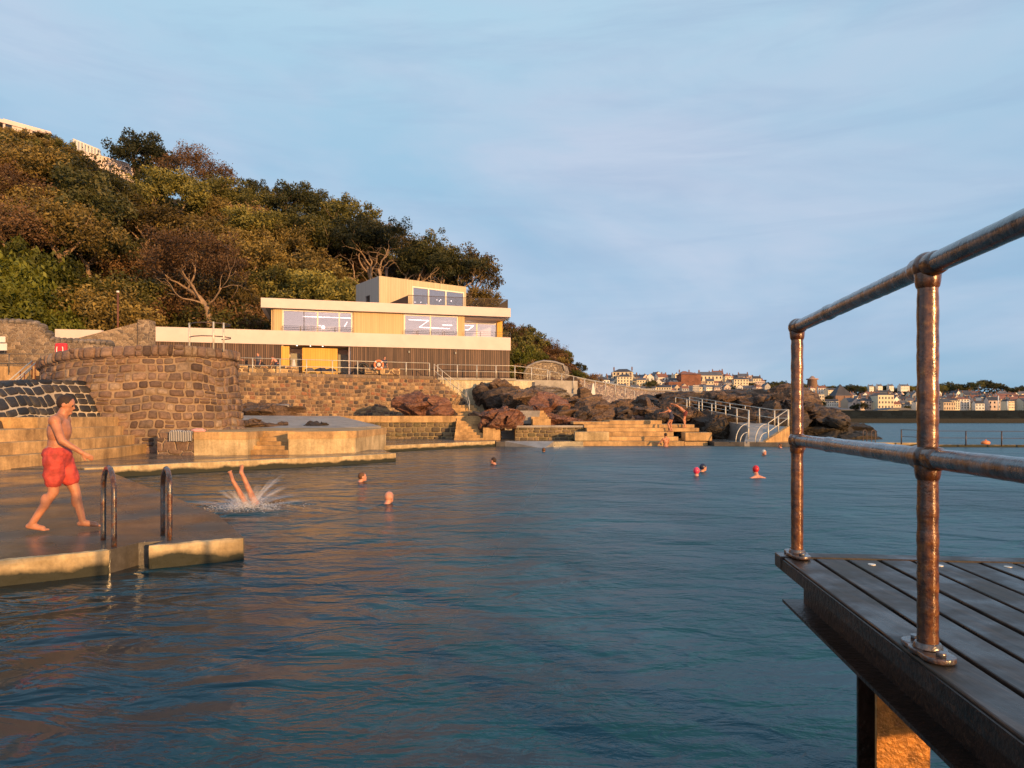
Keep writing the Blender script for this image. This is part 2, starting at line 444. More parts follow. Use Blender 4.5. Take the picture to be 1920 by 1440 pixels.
def glass(name, tint=(.9, .9, 1), refl=.35, rough=.02):
    m, nt, b = newmat(name)
    gl = nd(nt, 'ShaderNodeBsdfGlossy', {'Color': rgb(tint), 'Roughness': rough})
    tr = nd(nt, 'ShaderNodeBsdfTransparent', {'Color': (.85, .84, .88, 1)})
    fr = nd(nt, 'ShaderNodeFresnel', {'IOR': 1.5}).outputs[0]
    f = mth(nt, 'ADD', fr, refl)
    mx = nd(nt, 'ShaderNodeMixShader', {0: f})
    nt.links.new(tr.outputs[0], mx.inputs[1]); nt.links.new(gl.outputs[0], mx.inputs[2])
    nt.links.new(mx.outputs[0], nt.nodes['Material Output'].inputs[0])
    return m
M['glass'] = glass('window_glass', (1, .9, .88), .30)
M['pane_dark'] = plain('town_window_glass', (.03, .035, .05), .15, var=.1)

def water_mat():
    m, nt, b = newmat('pool_and_sea_water')
    g = geo(nt)
    big = noi(nt, g, .25, 3, .5)
    c = ramp(nt, big, [(.3, (.003, .046, .068)), (.7, (.010, .092, .122))])
    nt.links.new(c, b.inputs['Base Color'])
    b.inputs['Roughness'].default_value = .16; b.inputs['IOR'].default_value = 1.36
    v = mapv(nt, g, (1, 1.5, 1), (0, 0, R(-14)))
    a1 = noi(nt, v, .55, 2, .5, .6)
    a2 = noi(nt, mapv(nt, g, (.8, 1.6, 1), (0, 0, R(22))), 1.7, 3, .55, .8)
    a3 = noi(nt, mapv(nt, g, (.8, 1.5, 1), (0, 0, R(-8))), 5.5, 4, .6, .5)
    h = mth(nt, 'ADD', mth(nt, 'MULTIPLY', a1, 1.5), mth(nt, 'MULTIPLY', a2, .5))
    pm = ramp(nt, noi(nt, g, .35, 3, .6), [(.35, .25), (.65, 1.0)])
    px_ = nd(nt, 'ShaderNodeSeparateXYZ', {0: g}).outputs
    breeze_and_reflection = ramp(nt, mth(nt, 'MULTIPLY_ADD', mth(nt, 'ADD', px_[0], mth(nt, 'MULTIPLY', px_[1], -.10)), .05, .5), [(.20, 0.0), (.60, 1.0)], 'EASE'); breeze = mth(nt, 'MULTIPLY_ADD', breeze_and_reflection, 2.5, .35)   # sheltered left side, breezier right side
    nt.links.new(ramp(nt, breeze_and_reflection, [(0.0, .14), (1.0, .34)]), b.inputs['Roughness'])
    nt.links.new(mixc(nt, 1, c, ramp(nt, breeze_and_reflection, [(0.0, .42), (.8, 1.0)]), 'MULTIPLY'), b.inputs['Base Color'])  # left side darkened in base colour, standing in for the dark hill's reflection
    a4 = noi(nt, mapv(nt, g, (.7, 1.4, 1), (0, 0, R(12))), 13, 3, .6, .4)
    fine = mth(nt, 'ADD', mth(nt, 'MULTIPLY', a3, .12), mth(nt, 'MULTIPLY', a4, .03))
    h = mth(nt, 'ADD', h, mth(nt, 'MULTIPLY', mth(nt, 'MULTIPLY', fine, pm), breeze))
    nt.links.new(bump(nt, h, 1.0, .22), b.inputs['Normal'])
    return m
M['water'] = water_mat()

def stone_mat(name, cols, rough=.8, contrast=1.0):
    m, nt, b = newmat(name); g = geo(nt)
    at = nd(nt, 'ShaderNodeAttribute', attribute_name='tone').outputs['Fac']
    c = ramp(nt, at, [((i+.5)/len(cols), c_) for i, c_ in enumerate(cols)])
    f = noi(nt, g, 8, 5, .7); s_ = noi(nt, mapv(nt, g, (2, 2, 7), (.3, .2, 0)), 2.0, 4, .6, .8); big = noi(nt, g, .45, 3, .6)
    c = mixc(nt, .6*contrast, c, ramp(nt, f, [(.3, .4), (.7, 1.5)]), 'MULTIPLY')
    c = mixc(nt, .45*contrast, c, ramp(nt, s_, [(.3, .5), (.7, 1.4)]), 'MULTIPLY')
    c = mixc(nt, .5, c, ramp(nt, big, [(.3, .5), (.7, 1.35)]), 'MULTIPLY')
    nt.links.new(c, b.inputs['Base Color']); b.inputs['Roughness'].default_value = rough
    nt.links.new(bump(nt, mth(nt, 'ADD', f, mth(nt, 'MULTIPLY', s_, .6)), .7, .035), b.inputs['Normal'])
    return m
M['st_bastion'] = stone_mat('bastion_blocks', ((.09, .055, .042), (.19, .115, .08), (.13, .085, .07), (.28, .18, .12), (.17, .11, .09), (.24, .145, .09), (.11, .075, .065), (.31, .22, .15)))
M['st_dark'] = stone_mat('dark_blocks', ((.018, .017, .018), (.045, .037, .032), (.03, .027, .027), (.07, .055, .045), (.025, .024, .026), (.055, .045, .036)), .6)
M['st_terrace'] = stone_mat('terrace_blocks', ((.08, .055, .045), (.34, .20, .10), (.14, .09, .06), (.50, .32, .16), (.055, .045, .045), (.34, .15, .075), (.10, .075, .065), (.42, .27, .13), (.18, .11, .07), (.07, .055, .05)))
M['st_low'] = stone_mat('promenade_blocks', ((.09, .065, .04), (.22, .15, .075), (.14, .11, .05), (.07, .055, .04), (.28, .19, .10), (.12, .085, .055)), .7)
M['mortar'] = concrete('lime_mortar', (.34, .23, .14), (.14, .10, .07), streak=False)
M['mortar_dark'] = concrete('pale_joints', (.62, .50, .35), (.40, .32, .23), streak=False)
M['mortar_low'] = concrete('damp_joints', (.36, .27, .14), (.16, .12, .06), streak=False)

def stones(name, parent, mat, fn, U, V, rh, sw, relief, seed, gap=.022, irr=.10, u0=0, v0=0, ok=None, wob=.07):
    """pillow faced blocks laid in uneven courses over the surface fn(u, v) -> (point, outward normal)"""
    rn = random.Random(seed); vs = []; fs = []; tones = []; NA = 12; gap *= .30; irr *= .45; fn_ = fn
    fn = lambda u, v: fn_(u+wob*.6*noise.noise(Vector((u*.9, v*1.1, seed+9))), v+wob*noise.noise(Vector((u*.7, v*.5, seed)))*min(1, max(0, (v-v0)*3))*min(1, max(0, (v0+V-v)*3)))
    v = v0
    while v < v0+V-.04:
        h = min(rh*rn.uniform(.72, 1.3), v0+V-v)
        if v0+V-(v+h) < rh*.4: h = v0+V-v
        u = u0-rn.uniform(0, sw)
        while u < u0+U:
            w_ = sw*rn.uniform(.55, 1.5); u1_ = u+w_
            a0_, a1_ = max(u, u0), min(u1_, u0+U)
            if a1_-a0_ > .08:
                uc, vc, ha, hb_ = (a0_+a1_)/2, v+h/2, (a1_-a0_)/2-gap*rn.uniform(.5, 1.3), h/2-gap*rn.uniform(.5, 1.3)
                subs = [(uc, vc, ha, hb_)]
                if rn.random() < .07 and h > .2: subs = [(uc, v+h*.27, ha, h*.27-gap*.7), (uc, v+h*.77, ha, h*.23-gap*.7)]
                for (c_u, c_v, ca, cb) in subs:
                    if ok and not ok(c_u, c_v): continue
                    tone = rn.random(); proud = relief*rn.uniform(.55, 1.25); tx, ty = rn.uniform(-.35, .35), rn.uniform(-.35, .35); k0 = len(vs)
                    outl = [1-irr*rn.random() for _ in range(NA)]
                    for ring, (rr, hh) in enumerate(((1.0, -.6), (.93, .55), (.62, .95))):
                        for k in range(NA):
                            an = 2*math.pi*(k+.5)/NA; cx, sx_ = math.cos(an), math.sin(an)
                            x = math.copysign(abs(cx)**.36, cx)*outl[k]*rr; y = math.copysign(abs(sx_)**.36, sx_)*outl[k]*rr
                            p, n_ = fn(c_u+x*ca, c_v+y*cb); hh_ = proud*hh*(1+(tx*x+ty*y if ring else 0))
                            vs.append(p+n_*hh_); tones.append(tone)
                    p, n_ = fn(c_u, c_v); vs.append(p+n_*proud*rn.uniform(.9, 1.15)); tones.append(tone)
                    for r_ in range(2):
                        for k in range(NA):
                            k2 = (k+1) % NA; fs.append((k0+r_*NA+k, k0+r_*NA+k2, k0+(r_+1)*NA+k2, k0+(r_+1)*NA+k))
                    for k in range(NA): fs.append((k0+2*NA+k, k0+2*NA+(k+1) % NA, k0+3*NA))
            u = u1_
        v += h
    off = wloc(parent) if parent else Vector((0, 0, 0))
    me = bpy.data.meshes.new(name); me.from_pydata([p-off for p in vs], [], fs); me.update()
    at = me.attributes.new('tone', 'FLOAT', 'POINT'); at.data.foreach_set('value', tones); me.materials.append(mat)
    me.polygons.foreach_set('use_smooth', [True]*len(me.polygons))
    o = bpy.data.objects.new(name, me); COL.objects.link(o)
    if parent: o.parent = parent
    return o
def plane_fn(a, b, z0, out=0.0):
    a = Vector((a[0], a[1], 0)); b = Vector((b[0], b[1], 0)); t = (b-a).normalized(); n = Vector((t.y, -t.x, 0))
    return (lambda u, v: (a+t*u+n*out+Vector((0, 0, z0+v)), n)), (b-a).length

M['breakwater'].node_tree.nodes['Principled BSDF'].inputs['Specular IOR Level'].default_value = .1
# ---------------------------------------------------------------- camera, sun, sky
cam = bpy.data.cameras.new('camera'); cam.sensor_width = 36; cam.lens = F*36/1920
cam.shift_y = (HY-720)/1920; cam.clip_start = .05; cam.clip_end = 6000
co = bpy.data.objects.new('camera', cam); COL.objects.link(co); co.location = (0, 0, H); co.rotation_euler = (R(90), 0, 0)
sc.camera = co
SUN_AZ, SUN_EL = 38.0, 8.0      # azimuth right of straight behind the camera
sd = Vector((math.sin(R(SUN_AZ))*math.cos(R(SUN_EL)), -math.cos(R(SUN_AZ))*math.cos(R(SUN_EL)), math.sin(R(SUN_EL))))
sl = bpy.data.lights.new('sun', 'SUN'); sl.energy = 5.4; sl.angle = R(.7); sl.color = (1, .55, .20)
so = bpy.data.objects.new('sun', sl); COL.objects.link(so); so.rotation_euler = sd.to_track_quat('Z', 'Y').to_euler()
w = bpy.data.worlds.new('World'); sc.world = w; w.use_nodes = True
nt = w.node_tree; nt.nodes.clear()
sky = nd(nt, 'ShaderNodeTexSky', sky_type='NISHITA', sun_disc=False, sun_elevation=R(SUN_EL), sun_rotation=math.atan2(sd.x, sd.y), air_density=1.0, dust_density=.6, ozone_density=2.5)
tc = nd(nt, 'ShaderNodeTexCoord').outputs['Generated']
sxyz = nd(nt, 'ShaderNodeSeparateXYZ', {0: tc})
el = sxyz.outputs[2]
cl1 = noi(nt, mapv(nt, tc, (1.0, 1.0, 2.6), (.25, .15, 0)), 1.5, 5, .55, .5)
cl2 = noi(nt, mapv(nt, tc, (1.0, 1.4, 6.5), (.1, .35, .4)), 2.2, 6, .6, .6)
bg0 = nd(nt, 'ShaderNodeBackground', {0: sky.outputs[0], 1: SKY_K if 'SKY_K' in globals() else .12})
# thin high cloud veil over the clear sky, coloured by height as in the early morning
grad = ramp(nt, el, [(0.0, (.26, .47, .66)), (.10, (.27, .49, .72)), (.28, (.35, .57, .77)), (.5, (.47, .69, .85)), (.7, (.44, .65, .84)), (1.0, (.32, .48, .72))])
cloudc = mixc(nt, ramp(nt, cl1, [(.42, 0.0), (.66, .9)]), grad, (.57, .66, .82))
cloudc = mixc(nt, ramp(nt, cl2, [(.46, 0.0), (.70, .45)]), cloudc, (.33, .47, .68))
back = ramp(nt, mth(nt, 'MULTIPLY_ADD', sxyz.outputs[1], .5, .5), [(0.0, (1.15, .92, .80)), (.45, (.95, .90, .86)), (.62, (1.0, 1.0, 1.0))])   # the veil turns pink towards the sunrise
glow = mixc(nt, mth(nt, 'MULTIPLY', ramp(nt, el, [(0.0, 1.0), (.12, .8), (.32, 0.0)]), ramp(nt, mth(nt, 'MULTIPLY_ADD', sxyz.outputs[1], .5, .5), [(.05, 1.0), (.4, 0.0)])), (0, 0, 0), (1.5, .98, .74))
bg1 = nd(nt, 'ShaderNodeBackground', {0: mixc(nt, 1.0, mixc(nt, 1, cloudc, back, 'MULTIPLY'), glow, 'ADD'), 1: 1.04})
mxw = nd(nt, 'ShaderNodeMixShader', {0: .88}); nt.links.new(bg0.outputs[0], mxw.inputs[1]); nt.links.new(bg1.outputs[0], mxw.inputs[2])
nt.links.new(mxw.outputs[0], nd(nt, 'ShaderNodeOutputWorld').inputs[0])
sc.view_settings.view_transform = 'Standard'; sc.view_settings.look = 'None'
sc.view_settings.exposure = 0; sc.view_settings.gamma = 1
sc.render.engine = 'CYCLES'
sc.cycles.max_bounces = 6; sc.cycles.transparent_max_bounces = 12; sc.cycles.use_denoising = True

# ---------------------------------------------------------------- water
mb = MB()
xs = [-3000, -900, -300, -120, -60, -35, -20, -10, -4, 0, 4, 10, 20, 35, 60, 120, 300, 900, 3000]
ys = [-60, -20, -8, 0, 3, 6, 10, 15, 22, 30, 40, 60, 90, 140, 250, 600, 1500, 4000]
vs = [(x, y, 0) for y in ys for x in xs]
n = len(xs)
mb.add(vs, [(j*n+i, j*n+i+1, (j+1)*n+i+1, (j+1)*n+i) for j in range(len(ys)-1) for i in range(n-1)])
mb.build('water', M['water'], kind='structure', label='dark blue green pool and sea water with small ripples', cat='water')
mb = MB()
mb.face([(-3000, -60, -3.5), (3000, -60, -3.5), (3000, 4000, -3.5), (-3000, 4000, -3.5)])
mb.build('ground', plain('sea_bed', (.05, .05, .04)), kind='structure', label='sea bed under the water', cat='ground')

# ---------------------------------------------------------------- terrain
def lerp(a, b, t): return a+(b-a)*t
def curve(pts, x):
    if x <= pts[0][0]: return pts[0][1]
    for (a, b), (c, d) in zip(pts, pts[1:]):
        if x <= c: return lerp(b, d, (x-a)/(c-a))
    return pts[-1][1]
RIDGE = [(-500, 190), (-300, 215), (0, 256), (95, 268), (150, 298), (270, 352), (320, 372), (450, 395), (560, 405), (640, 447), (760, 490), (870, 552), (930, 606), (960, 622), (1030, 656), (1080, 694), (1118, 722), (1150, 746)]
D0 = [(-500, 38), (0, 46), (250, 60), (500, 66), (800, 73), (960, 76), (1060, 80), (1150, 88)]
D1 = [(-500, 90), (0, 98), (500, 102), (900, 98), (1000, 92), (1150, 94)]
Z0 = [(-500, 6.5), (0, 6.2), (250, 5.6), (900, 5.4), (1000, 5.4), (1150, 3.6)]
def hill(u, t, rough=1.0):
    d0, d1 = curve(D0, u), curve(D1, u)
    zr = ZY(curve(RIDGE, u), d1); z0 = curve(Z0, u)
    d = lerp(d0, d1, t); z = lerp(z0, zr, t)
    x = PX(u, lerp(d0, d1, t))
    z += rough*(noise.noise(Vector((x*.09, d*.09, 3.3)))*1.6)*math.sin(math.pi*min(1, max(0, t)))
    return Vector((x, d, z))
mb = MB(); NU, NT = 110, 34
g = []
for i in range(NU+1):
    u = -500+(1650)*i/NU
    row = [hill(u, j/NT) for j in range(NT+1)]
    top = row[-1]
    row.append(top+Vector((top.x*.15, 14, 1.0))); row.append(top+Vector((top.x*.6, 60, .5)))
    row.append(top+Vector((top.x*.7, 70, -top.z-3)))
    row.insert(0, Vector((row[0].x, row[0].y-.5, -3.4)))
    g.append(row)
m_ = len(g[0])
vs = [p for row in g for p in row]
mb.add(vs, [((i)*m_+j, (i+1)*m_+j, (i+1)*m_+j+1, i*m_+j+1) for i in range(NU) for j in range(m_-1)], smooth=True)
mm, nt, b = newmat('hillside_soil'); gg = geo(nt)
nt.links.new(ramp(nt, noi(nt, gg, .35, 6, .7), [(.3, (.02, .02, .008)), (.5, (.06, .04, .018)), (.7, (.10, .062, .03))]), b.inputs['Base Color'])
b.inputs['Roughness'].default_value = .95; nt.links.new(bump(nt, noi(nt, gg, 2.5, 5, .7), 1, .4), b.inputs['Normal'])
mb.build('hillside', mm, kind='structure', label='steep wooded headland slope behind the pool', cat='hill')

def leaf_mesh(name, quads, mat):
    """quads: (centre, normal, size, tone)"""
    rnd = random.Random(len(quads)); vs = []; fs = []; tones = []
    for c, nrm, s, tn in quads:
        a = Vector((rnd.gauss(0, 1), rnd.gauss(0, 1), rnd.gauss(0, 1))); n = nrm.normalized()
        a = (a-n*a.dot(n)).normalized(); b2 = n.cross(a); k = len(vs)
        e = s*rnd.uniform(.5, .9)
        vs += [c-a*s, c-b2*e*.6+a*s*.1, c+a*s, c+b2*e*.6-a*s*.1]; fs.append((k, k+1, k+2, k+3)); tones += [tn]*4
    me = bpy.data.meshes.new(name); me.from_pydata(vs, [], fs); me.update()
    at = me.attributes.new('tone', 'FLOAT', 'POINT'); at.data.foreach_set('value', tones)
    me.materials.append(mat); return me

def limb(mb, rnd, p, dirn, L, r, depth, ends, wiggle=.35, split=(2, 3), up=.15):
    """a wandering tapered branch that forks; collects the tips"""
    pts = [p]; rs = [r]; d = dirn.normalized(); n = 5
    for i in range(n):
        d = (d+Vector((rnd.gauss(0, wiggle), rnd.gauss(0, wiggle), rnd.gauss(0, wiggle)+up))*.45).normalized()
        pts.append(pts[-1]+d*L/n); rs.append(r*(1-.45*(i+1)/n))
    mb.tube(pts, rs, 6 if r > .06 else 4)
    if depth == 0: ends.append(pts[-1]); return
    for k in range(rnd.randint(*split)):
        nd_ = (d+Vector((rnd.gauss(0, .75), rnd.gauss(0, .75), rnd.gauss(.1, .4)))).normalized()
        limb(mb, rnd, pts[-1 if k else -2], nd_, L*rnd.uniform(.55, .8), rs[-1]*.75, depth-1, ends, wiggle, split, up)
    ends.append(pts[-1])

def crown_quads(rnd, cz, rx, rz, nclump, per, ls, shell=.55, lean=(0, 0), flat_base=.35):
    q = []
    for i in range(nclump):
        while True:
            v = Vector((rnd.gauss(0, 1), rnd.gauss(0, 1), rnd.gauss(0, 1))).normalized()
            if v.z > -flat_base: break
        rr = rnd.uniform(shell, 1.0)
        wob = 1+.28*noise.noise(v*1.7+Vector((i*.001, rx, rz)))
        c = Vector((v.x*rx*rr*wob+lean[0]*max(0, v.z), v.y*rx*rr*wob+lean[1]*max(0, v.z), cz+v.z*rz*rr*wob))
        cr = rx*rnd.uniform(.13, .26); base = rnd.random()
        for k in range(per):
            w_ = Vector((rnd.gauss(0, 1), rnd.gauss(0, 1), rnd.gauss(0, .75)))
            w_ = w_.normalized()*(rnd.random()**.4)
            pc = c+w_*cr
            nn = w_*.6+Vector((rnd.gauss(0, .5), rnd.gauss(0, .5), rnd.gauss(.25, .5)))
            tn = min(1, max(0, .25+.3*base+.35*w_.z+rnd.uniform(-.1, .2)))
            q.append((pc, nn, ls*rnd.uniform(.6, 1.25), tn))
    return q

def tree_proto(name, seed, h, rx, rz, nclump, per, ls, leafm, bark, shell=.55, trunk_r=.22, trunk_h=.4, depth=2, lean=(0, 0), flat=.35, limbs=4):
    """returns list of (part name, mesh)"""
    rnd = random.Random(seed); mb = MB(); ends = []
    base = Vector((0, 0, -.6)); top = Vector((rnd.uniform(-.5, .5)+lean[0]*.3, rnd.uniform(-.5, .5), h*trunk_h))
    mid = (base+top)/2+Vector((rnd.uniform(-.3, .3), rnd.uniform(-.3, .3), 0))
    mb.tube([base, mid, top], [trunk_r*1.25, trunk_r, trunk_r*.8], 8)
    for k in range(limbs):
        an = 2*math.pi*(k+rnd.uniform(-.25, .25))/limbs
        limb(mb, rnd, top-Vector((0, 0, rnd.uniform(0, .8))), Vector((math.cos(an), math.sin(an), rnd.uniform(.5, 1.1))), h*.3, trunk_r*.55, depth, ends)
    tmp = mb.build('trunk', bark, None, label='x', cat='x', origin=(0, 0, 0)); tm = tmp.data
    bpy.data.objects.remove(tmp)
    q = crown_quads(rnd, h-rz, rx, rz, nclump, per, ls, shell, lean, flat)
    for e in ends:
        for k in range(18):
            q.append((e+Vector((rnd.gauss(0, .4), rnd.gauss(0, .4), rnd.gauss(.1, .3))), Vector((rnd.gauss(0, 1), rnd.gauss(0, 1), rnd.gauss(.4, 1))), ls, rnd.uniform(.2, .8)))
    return {'trunk': tm, 'crown': leaf_mesh('crown', q, leafm)}

PROTO = {
    'olive': [tree_proto('a', 11, 7.4, 4.0, 3.1, 80, 95, .17, M['leaf_olive'], M['bark']), tree_proto('a', 12, 6.8, 4.4, 2.7, 85, 90, .16, M['leaf_olive'], M['bark'], lean=(.9, 0))],
    'gold': [tree_proto('b', 21, 7.0, 4.2, 3.0, 75, 95, .16, M['leaf_gold'], M['bark']), tree_proto('b', 22, 6.2, 3.7, 2.6, 62, 95, .15, M['leaf_gold'], M['bark'])],
    'dark': [tree_proto('c', 31, 7.6, 3.9, 3.4, 85, 100, .18, M['leaf_dark'], M['bark_dark']), tree_proto('c', 32, 6.5, 3.6, 2.7, 70, 100, .17, M['leaf_dark'], M['bark_dark'])],
    'brown': [tree_proto('d', 41, 6.6, 3.6, 2.9, 60, 60, .13, M['leaf_brown'], M['bark'], shell=.35, trunk_r=.16, trunk_h=.3, depth=3, limbs=5), tree_proto('d', 42, 6.0, 3.9, 2.6, 55, 60, .13, M['leaf_brown'], M['bark'], shell=.35, trunk_r=.15, trunk_h=.28, depth=3, limbs=5), tree_proto('d', 43, 6.4, 4.0, 2.7, 40, 34, .12, M['leaf_brown'], M['bark'], shell=.35, trunk_r=.2, trunk_h=.25, depth=3, limbs=6)],
}
def shrub_mesh(seed, rx, rz, n, per, ls, mat):
    rnd = random.Random(seed); return leaf_mesh('foliage', crown_quads(rnd, rz*.35, rx, rz, n, per, ls, .6, flat_base=.1), mat)
SHR = {'green': shrub_mesh(1, 2.2, 1.5, 45, 80, .12, M['leaf_green']), 'gold': shrub_mesh(2, 2.1, 1.4, 45, 80, .12, M['leaf_gold']),
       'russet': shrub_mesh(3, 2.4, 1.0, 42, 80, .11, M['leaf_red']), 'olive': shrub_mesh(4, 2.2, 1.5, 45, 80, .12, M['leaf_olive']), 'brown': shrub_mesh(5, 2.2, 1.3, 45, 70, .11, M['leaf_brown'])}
def put_tree(kind, var, loc, s, rz, label, group=None, sz=1.0, name='tree', cat='tree'):
    e = empty(name, loc, label, cat, group); e.rotation_euler = (0, 0, rz); e.scale = (s, s, s*sz)
    for pn, me in PROTO[kind][var % len(PROTO[kind])].items():
        o = bpy.data.objects.new(pn, me); COL.objects.link(o); o.parent = e
    return e
def put_shrub(kind, loc, s, rz, label, group=None, sz=1.0):
    o = bpy.data.objects.new('shrub', SHR[kind]); COL.objects.link(o); o.location = loc; o.rotation_euler = (0, 0, rz); o.scale = (s, s, s*sz)
    top_tag(o, label, 'shrub', group); return o

KLAB = {'olive': 'olive green leafy tree in the wood covering the steep hillside', 'gold': 'golden lit tree in the wood covering the steep hillside',
        'dark': 'dark green dense tree in the wood covering the steep hillside', 'brown': 'thin brown twiggy tree in the wood covering the steep hillside'}
rnd = random.Random(5)
def kind_at(u, v):
    """which kinds grow where, read off the photograph"""
    r = rnd.random()
    if u < 130 and v < 560: return 'brown' if r < .75 else 'gold'
    if 120 <= u < 290 and 380 < v < 520: return 'olive' if r < .55 else ('gold' if r < .8 else 'dark')
    if 270 < u < 470 and 430 < v: return 'brown' if r < .4 else ('gold' if r < .9 else 'olive')
    if u > 430 and v < 430: return 'dark' if r < .4 else ('brown' if r < .75 else 'olive')
    if 290 < u < 560: return 'olive' if r < .5 else ('gold' if r < .85 else 'dark')
    return 'olive' if r < .3 else ('gold' if r < .6 else ('dark' if r < .85 else 'brown'))
nrow = 9
for j in range(nrow):
    t = .0+j*.116
    u = -150+(j % 2)*34
    while u < 890:
        uu = u+rnd.uniform(-18, 18); tt = min(.97, max(0, t+rnd.uniform(-.03, .03)))
        d = lerp(curve(D0, uu), curve(D1, uu), tt)
        p = hill(uu, tt); py = HY-(p.z-H)*F/p.y
        open_scrub = (uu < 330 and tt > .62) or (uu < 300 and tt > .5 and rnd.random() < .5) or (uu < 150 and tt < .12)
        if 618 < uu < 890 and tt < .66: u += rnd.uniform(66, 92); continue
        if not open_scrub:
            k = kind_at(uu, py-40)
            s = rnd.uniform(.8, 1.28)*(1.0 if tt < .85 else .68)
            put_tree(k, rnd.randint(0, 2), p-Vector((0, 0, .6)), s, rnd.uniform(0, 6.28), KLAB[k], KLAB[k].split(' in ')[0]+'s of the hillside wood', rnd.uniform(.85, 1.1))
        u += rnd.uniform(66, 92)
# scrub on the upper left slope and small bushes that fill the slope everywhere
SL = {'green': 'low bright green bush on the steep hillside', 'gold': 'low golden bush on the steep hillside', 'russet': 'low reddish brown scrub bush on the upper left hillside',
      'olive': 'low olive green bush on the steep hillside', 'brown': 'low brown bush on the steep hillside'}
for i in range(150):
    uu = rnd.uniform(-120, 330) if i < 110 else rnd.uniform(300, 940)
    tt = rnd.uniform(.5, 1.0) if i < 110 else rnd.uniform(.02, .99)
    p = hill(uu, tt); py = HY-(p.z-H)*F/p.y
    if i < 110:
        if py < 345 and uu < 160: k = rnd.choice(['gold', 'green', 'olive', 'olive', 'gold'])
        elif uu > 200: k = rnd.choice(['olive', 'brown', 'gold', 'russet'])
        else: k = rnd.choice(['russet', 'russet', 'brown', 'brown', 'olive'])
        s = rnd.uniform(.7, 1.35)*(1.15 if py < 330 and uu < 130 else 1)
        if 135 < uu < 262 and tt > .80: continue
    else: k = rnd.choice(['olive', 'brown', 'gold', 'olive']); s = rnd.uniform(.8, 1.2)
    put_shrub(k, p-Vector((0, 0, .2)), s, rnd.uniform(0, 6.28), SL[k], SL[k].split(' on the')[0].replace('bush', 'bushes'), rnd.uniform(.7, 1.1))
for i in range(46):
    p = hill(rnd.uniform(610, 900), rnd.uniform(.12, .66)); k = rnd.choice(['brown', 'russet', 'gold', 'olive', 'brown'])
    put_shrub(k, p-Vector((0, 0, .1)), rnd.uniform(.7, 1.05), rnd.uniform(0, 6.28), {'brown': 'low brown bush under the big spreading trees', 'russet': 'low russet bush under the big spreading trees', 'gold': 'low golden bush under the big spreading trees', 'olive': 'low olive bush under the big spreading trees'}[k], k+' bushes under the big spreading trees', .8)
# slope to the right of the building
for i in range(64):
    uu = rnd.uniform(905, 1128); tt = rnd.uniform(.0, 1.0); p = hill(uu, tt)
    k = 'green' if (tt < .45 and rnd.random() < .55) else rnd.choice(['olive', 'brown', 'gold', 'olive'])
    put_shrub(k, p-Vector((0, 0, .1)), rnd.uniform(.55, 1.0)*(1.25 if uu < 1000 else .8), rnd.uniform(0, 6.28),
              {'green': 'bright green bush on the slope right of the clubhouse', 'olive': 'olive green bush on the slope right of the clubhouse', 'brown': 'brown bush on the slope right of the clubhouse', 'gold': 'golden bush on the slope right of the clubhouse'}[k],
              k+' bushes right of the clubhouse')
for i, uu in enumerate((968, 985, 1006, 1030)):
    put_tree('brown', i, hill(uu, .72)-Vector((0, 0, 1.5)), .5+.05*(i % 2), i*1.3, 'small twiggy brown tree on the slope right of the clubhouse', 'small twiggy trees right of the clubhouse')
# bright green mass at the lower left
for i in range(16):
    uu = -60+i*13+rnd.uniform(-6, 6); tt = (.02, .09, .16)[i % 3]
    put_shrub('green', hill(uu, tt)+Vector((0, -1.5, .2)), rnd.uniform(1.2, 1.7), rnd.uniform(0, 6.28), 'large bright green bush above the left stone wall', 'bright green bushes above the left wall', 1.2)
for i in range(9):
    put_shrub('gold' if i % 2 else 'olive', hill(150+i*14, .03)+Vector((0, -1, .4)), 1.0, i, 'dense bush behind the white parapet at the foot of the wood', 'bushes behind the white parapet', 1.1)
for i in range(8):   # garden bushes behind the lower terrace roof
    put_shrub('green' if i % 2 else 'dark' if False else 'olive', Vector((-23.5+i*1.1-i*.1, 60.5+i*.2, 7.9)), .42, i*1.1, 'small garden bush on the lower roof of the clubhouse', 'garden bushes on the lower roof', 1.0)

# distinct trees on the skyline --------------------------------------------------
t_ = put_tree('dark', 0, hill(232, .99)+Vector((0, 5, -1.3)), 1.3, .4, 'large dark rounded tree on the skyline beside the white balustrade', name='evergreen_tree')
t_ = put_tree('dark', 1, hill(270, .98)+Vector((0, 4, -1.5)), .95, 2.4, 'smaller dark tree leaning right beside the large skyline tree', name='evergreen_tree')
put_tree('brown', 0, hill(348, .98)+Vector((0, 0, 1.6)), 1.1, 1.0, 'wispy purple brown tree on the skyline, left of its pair', name='bare_tree')
put_tree('brown', 1, hill(402, .97)+Vector((0, 0, 1.0)), 1.02, 2.0, 'wispy purple brown tree on the skyline, right of its pair', name='bare_tree')
put_tree('dark', 0, hill(478, .95), .72, 3.0, 'dark skyline tree right of the wispy brown pair', name='tree')
put_tree('brown', 1, hill(540, .97), .75, 4.0, 'thin brown skyline tree above the middle of the wood', name='tree')
put_tree('dark', 1, hill(600, .97), .85, 5.0, 'dense dark skyline tree with a rounded reddish top', name='tree')

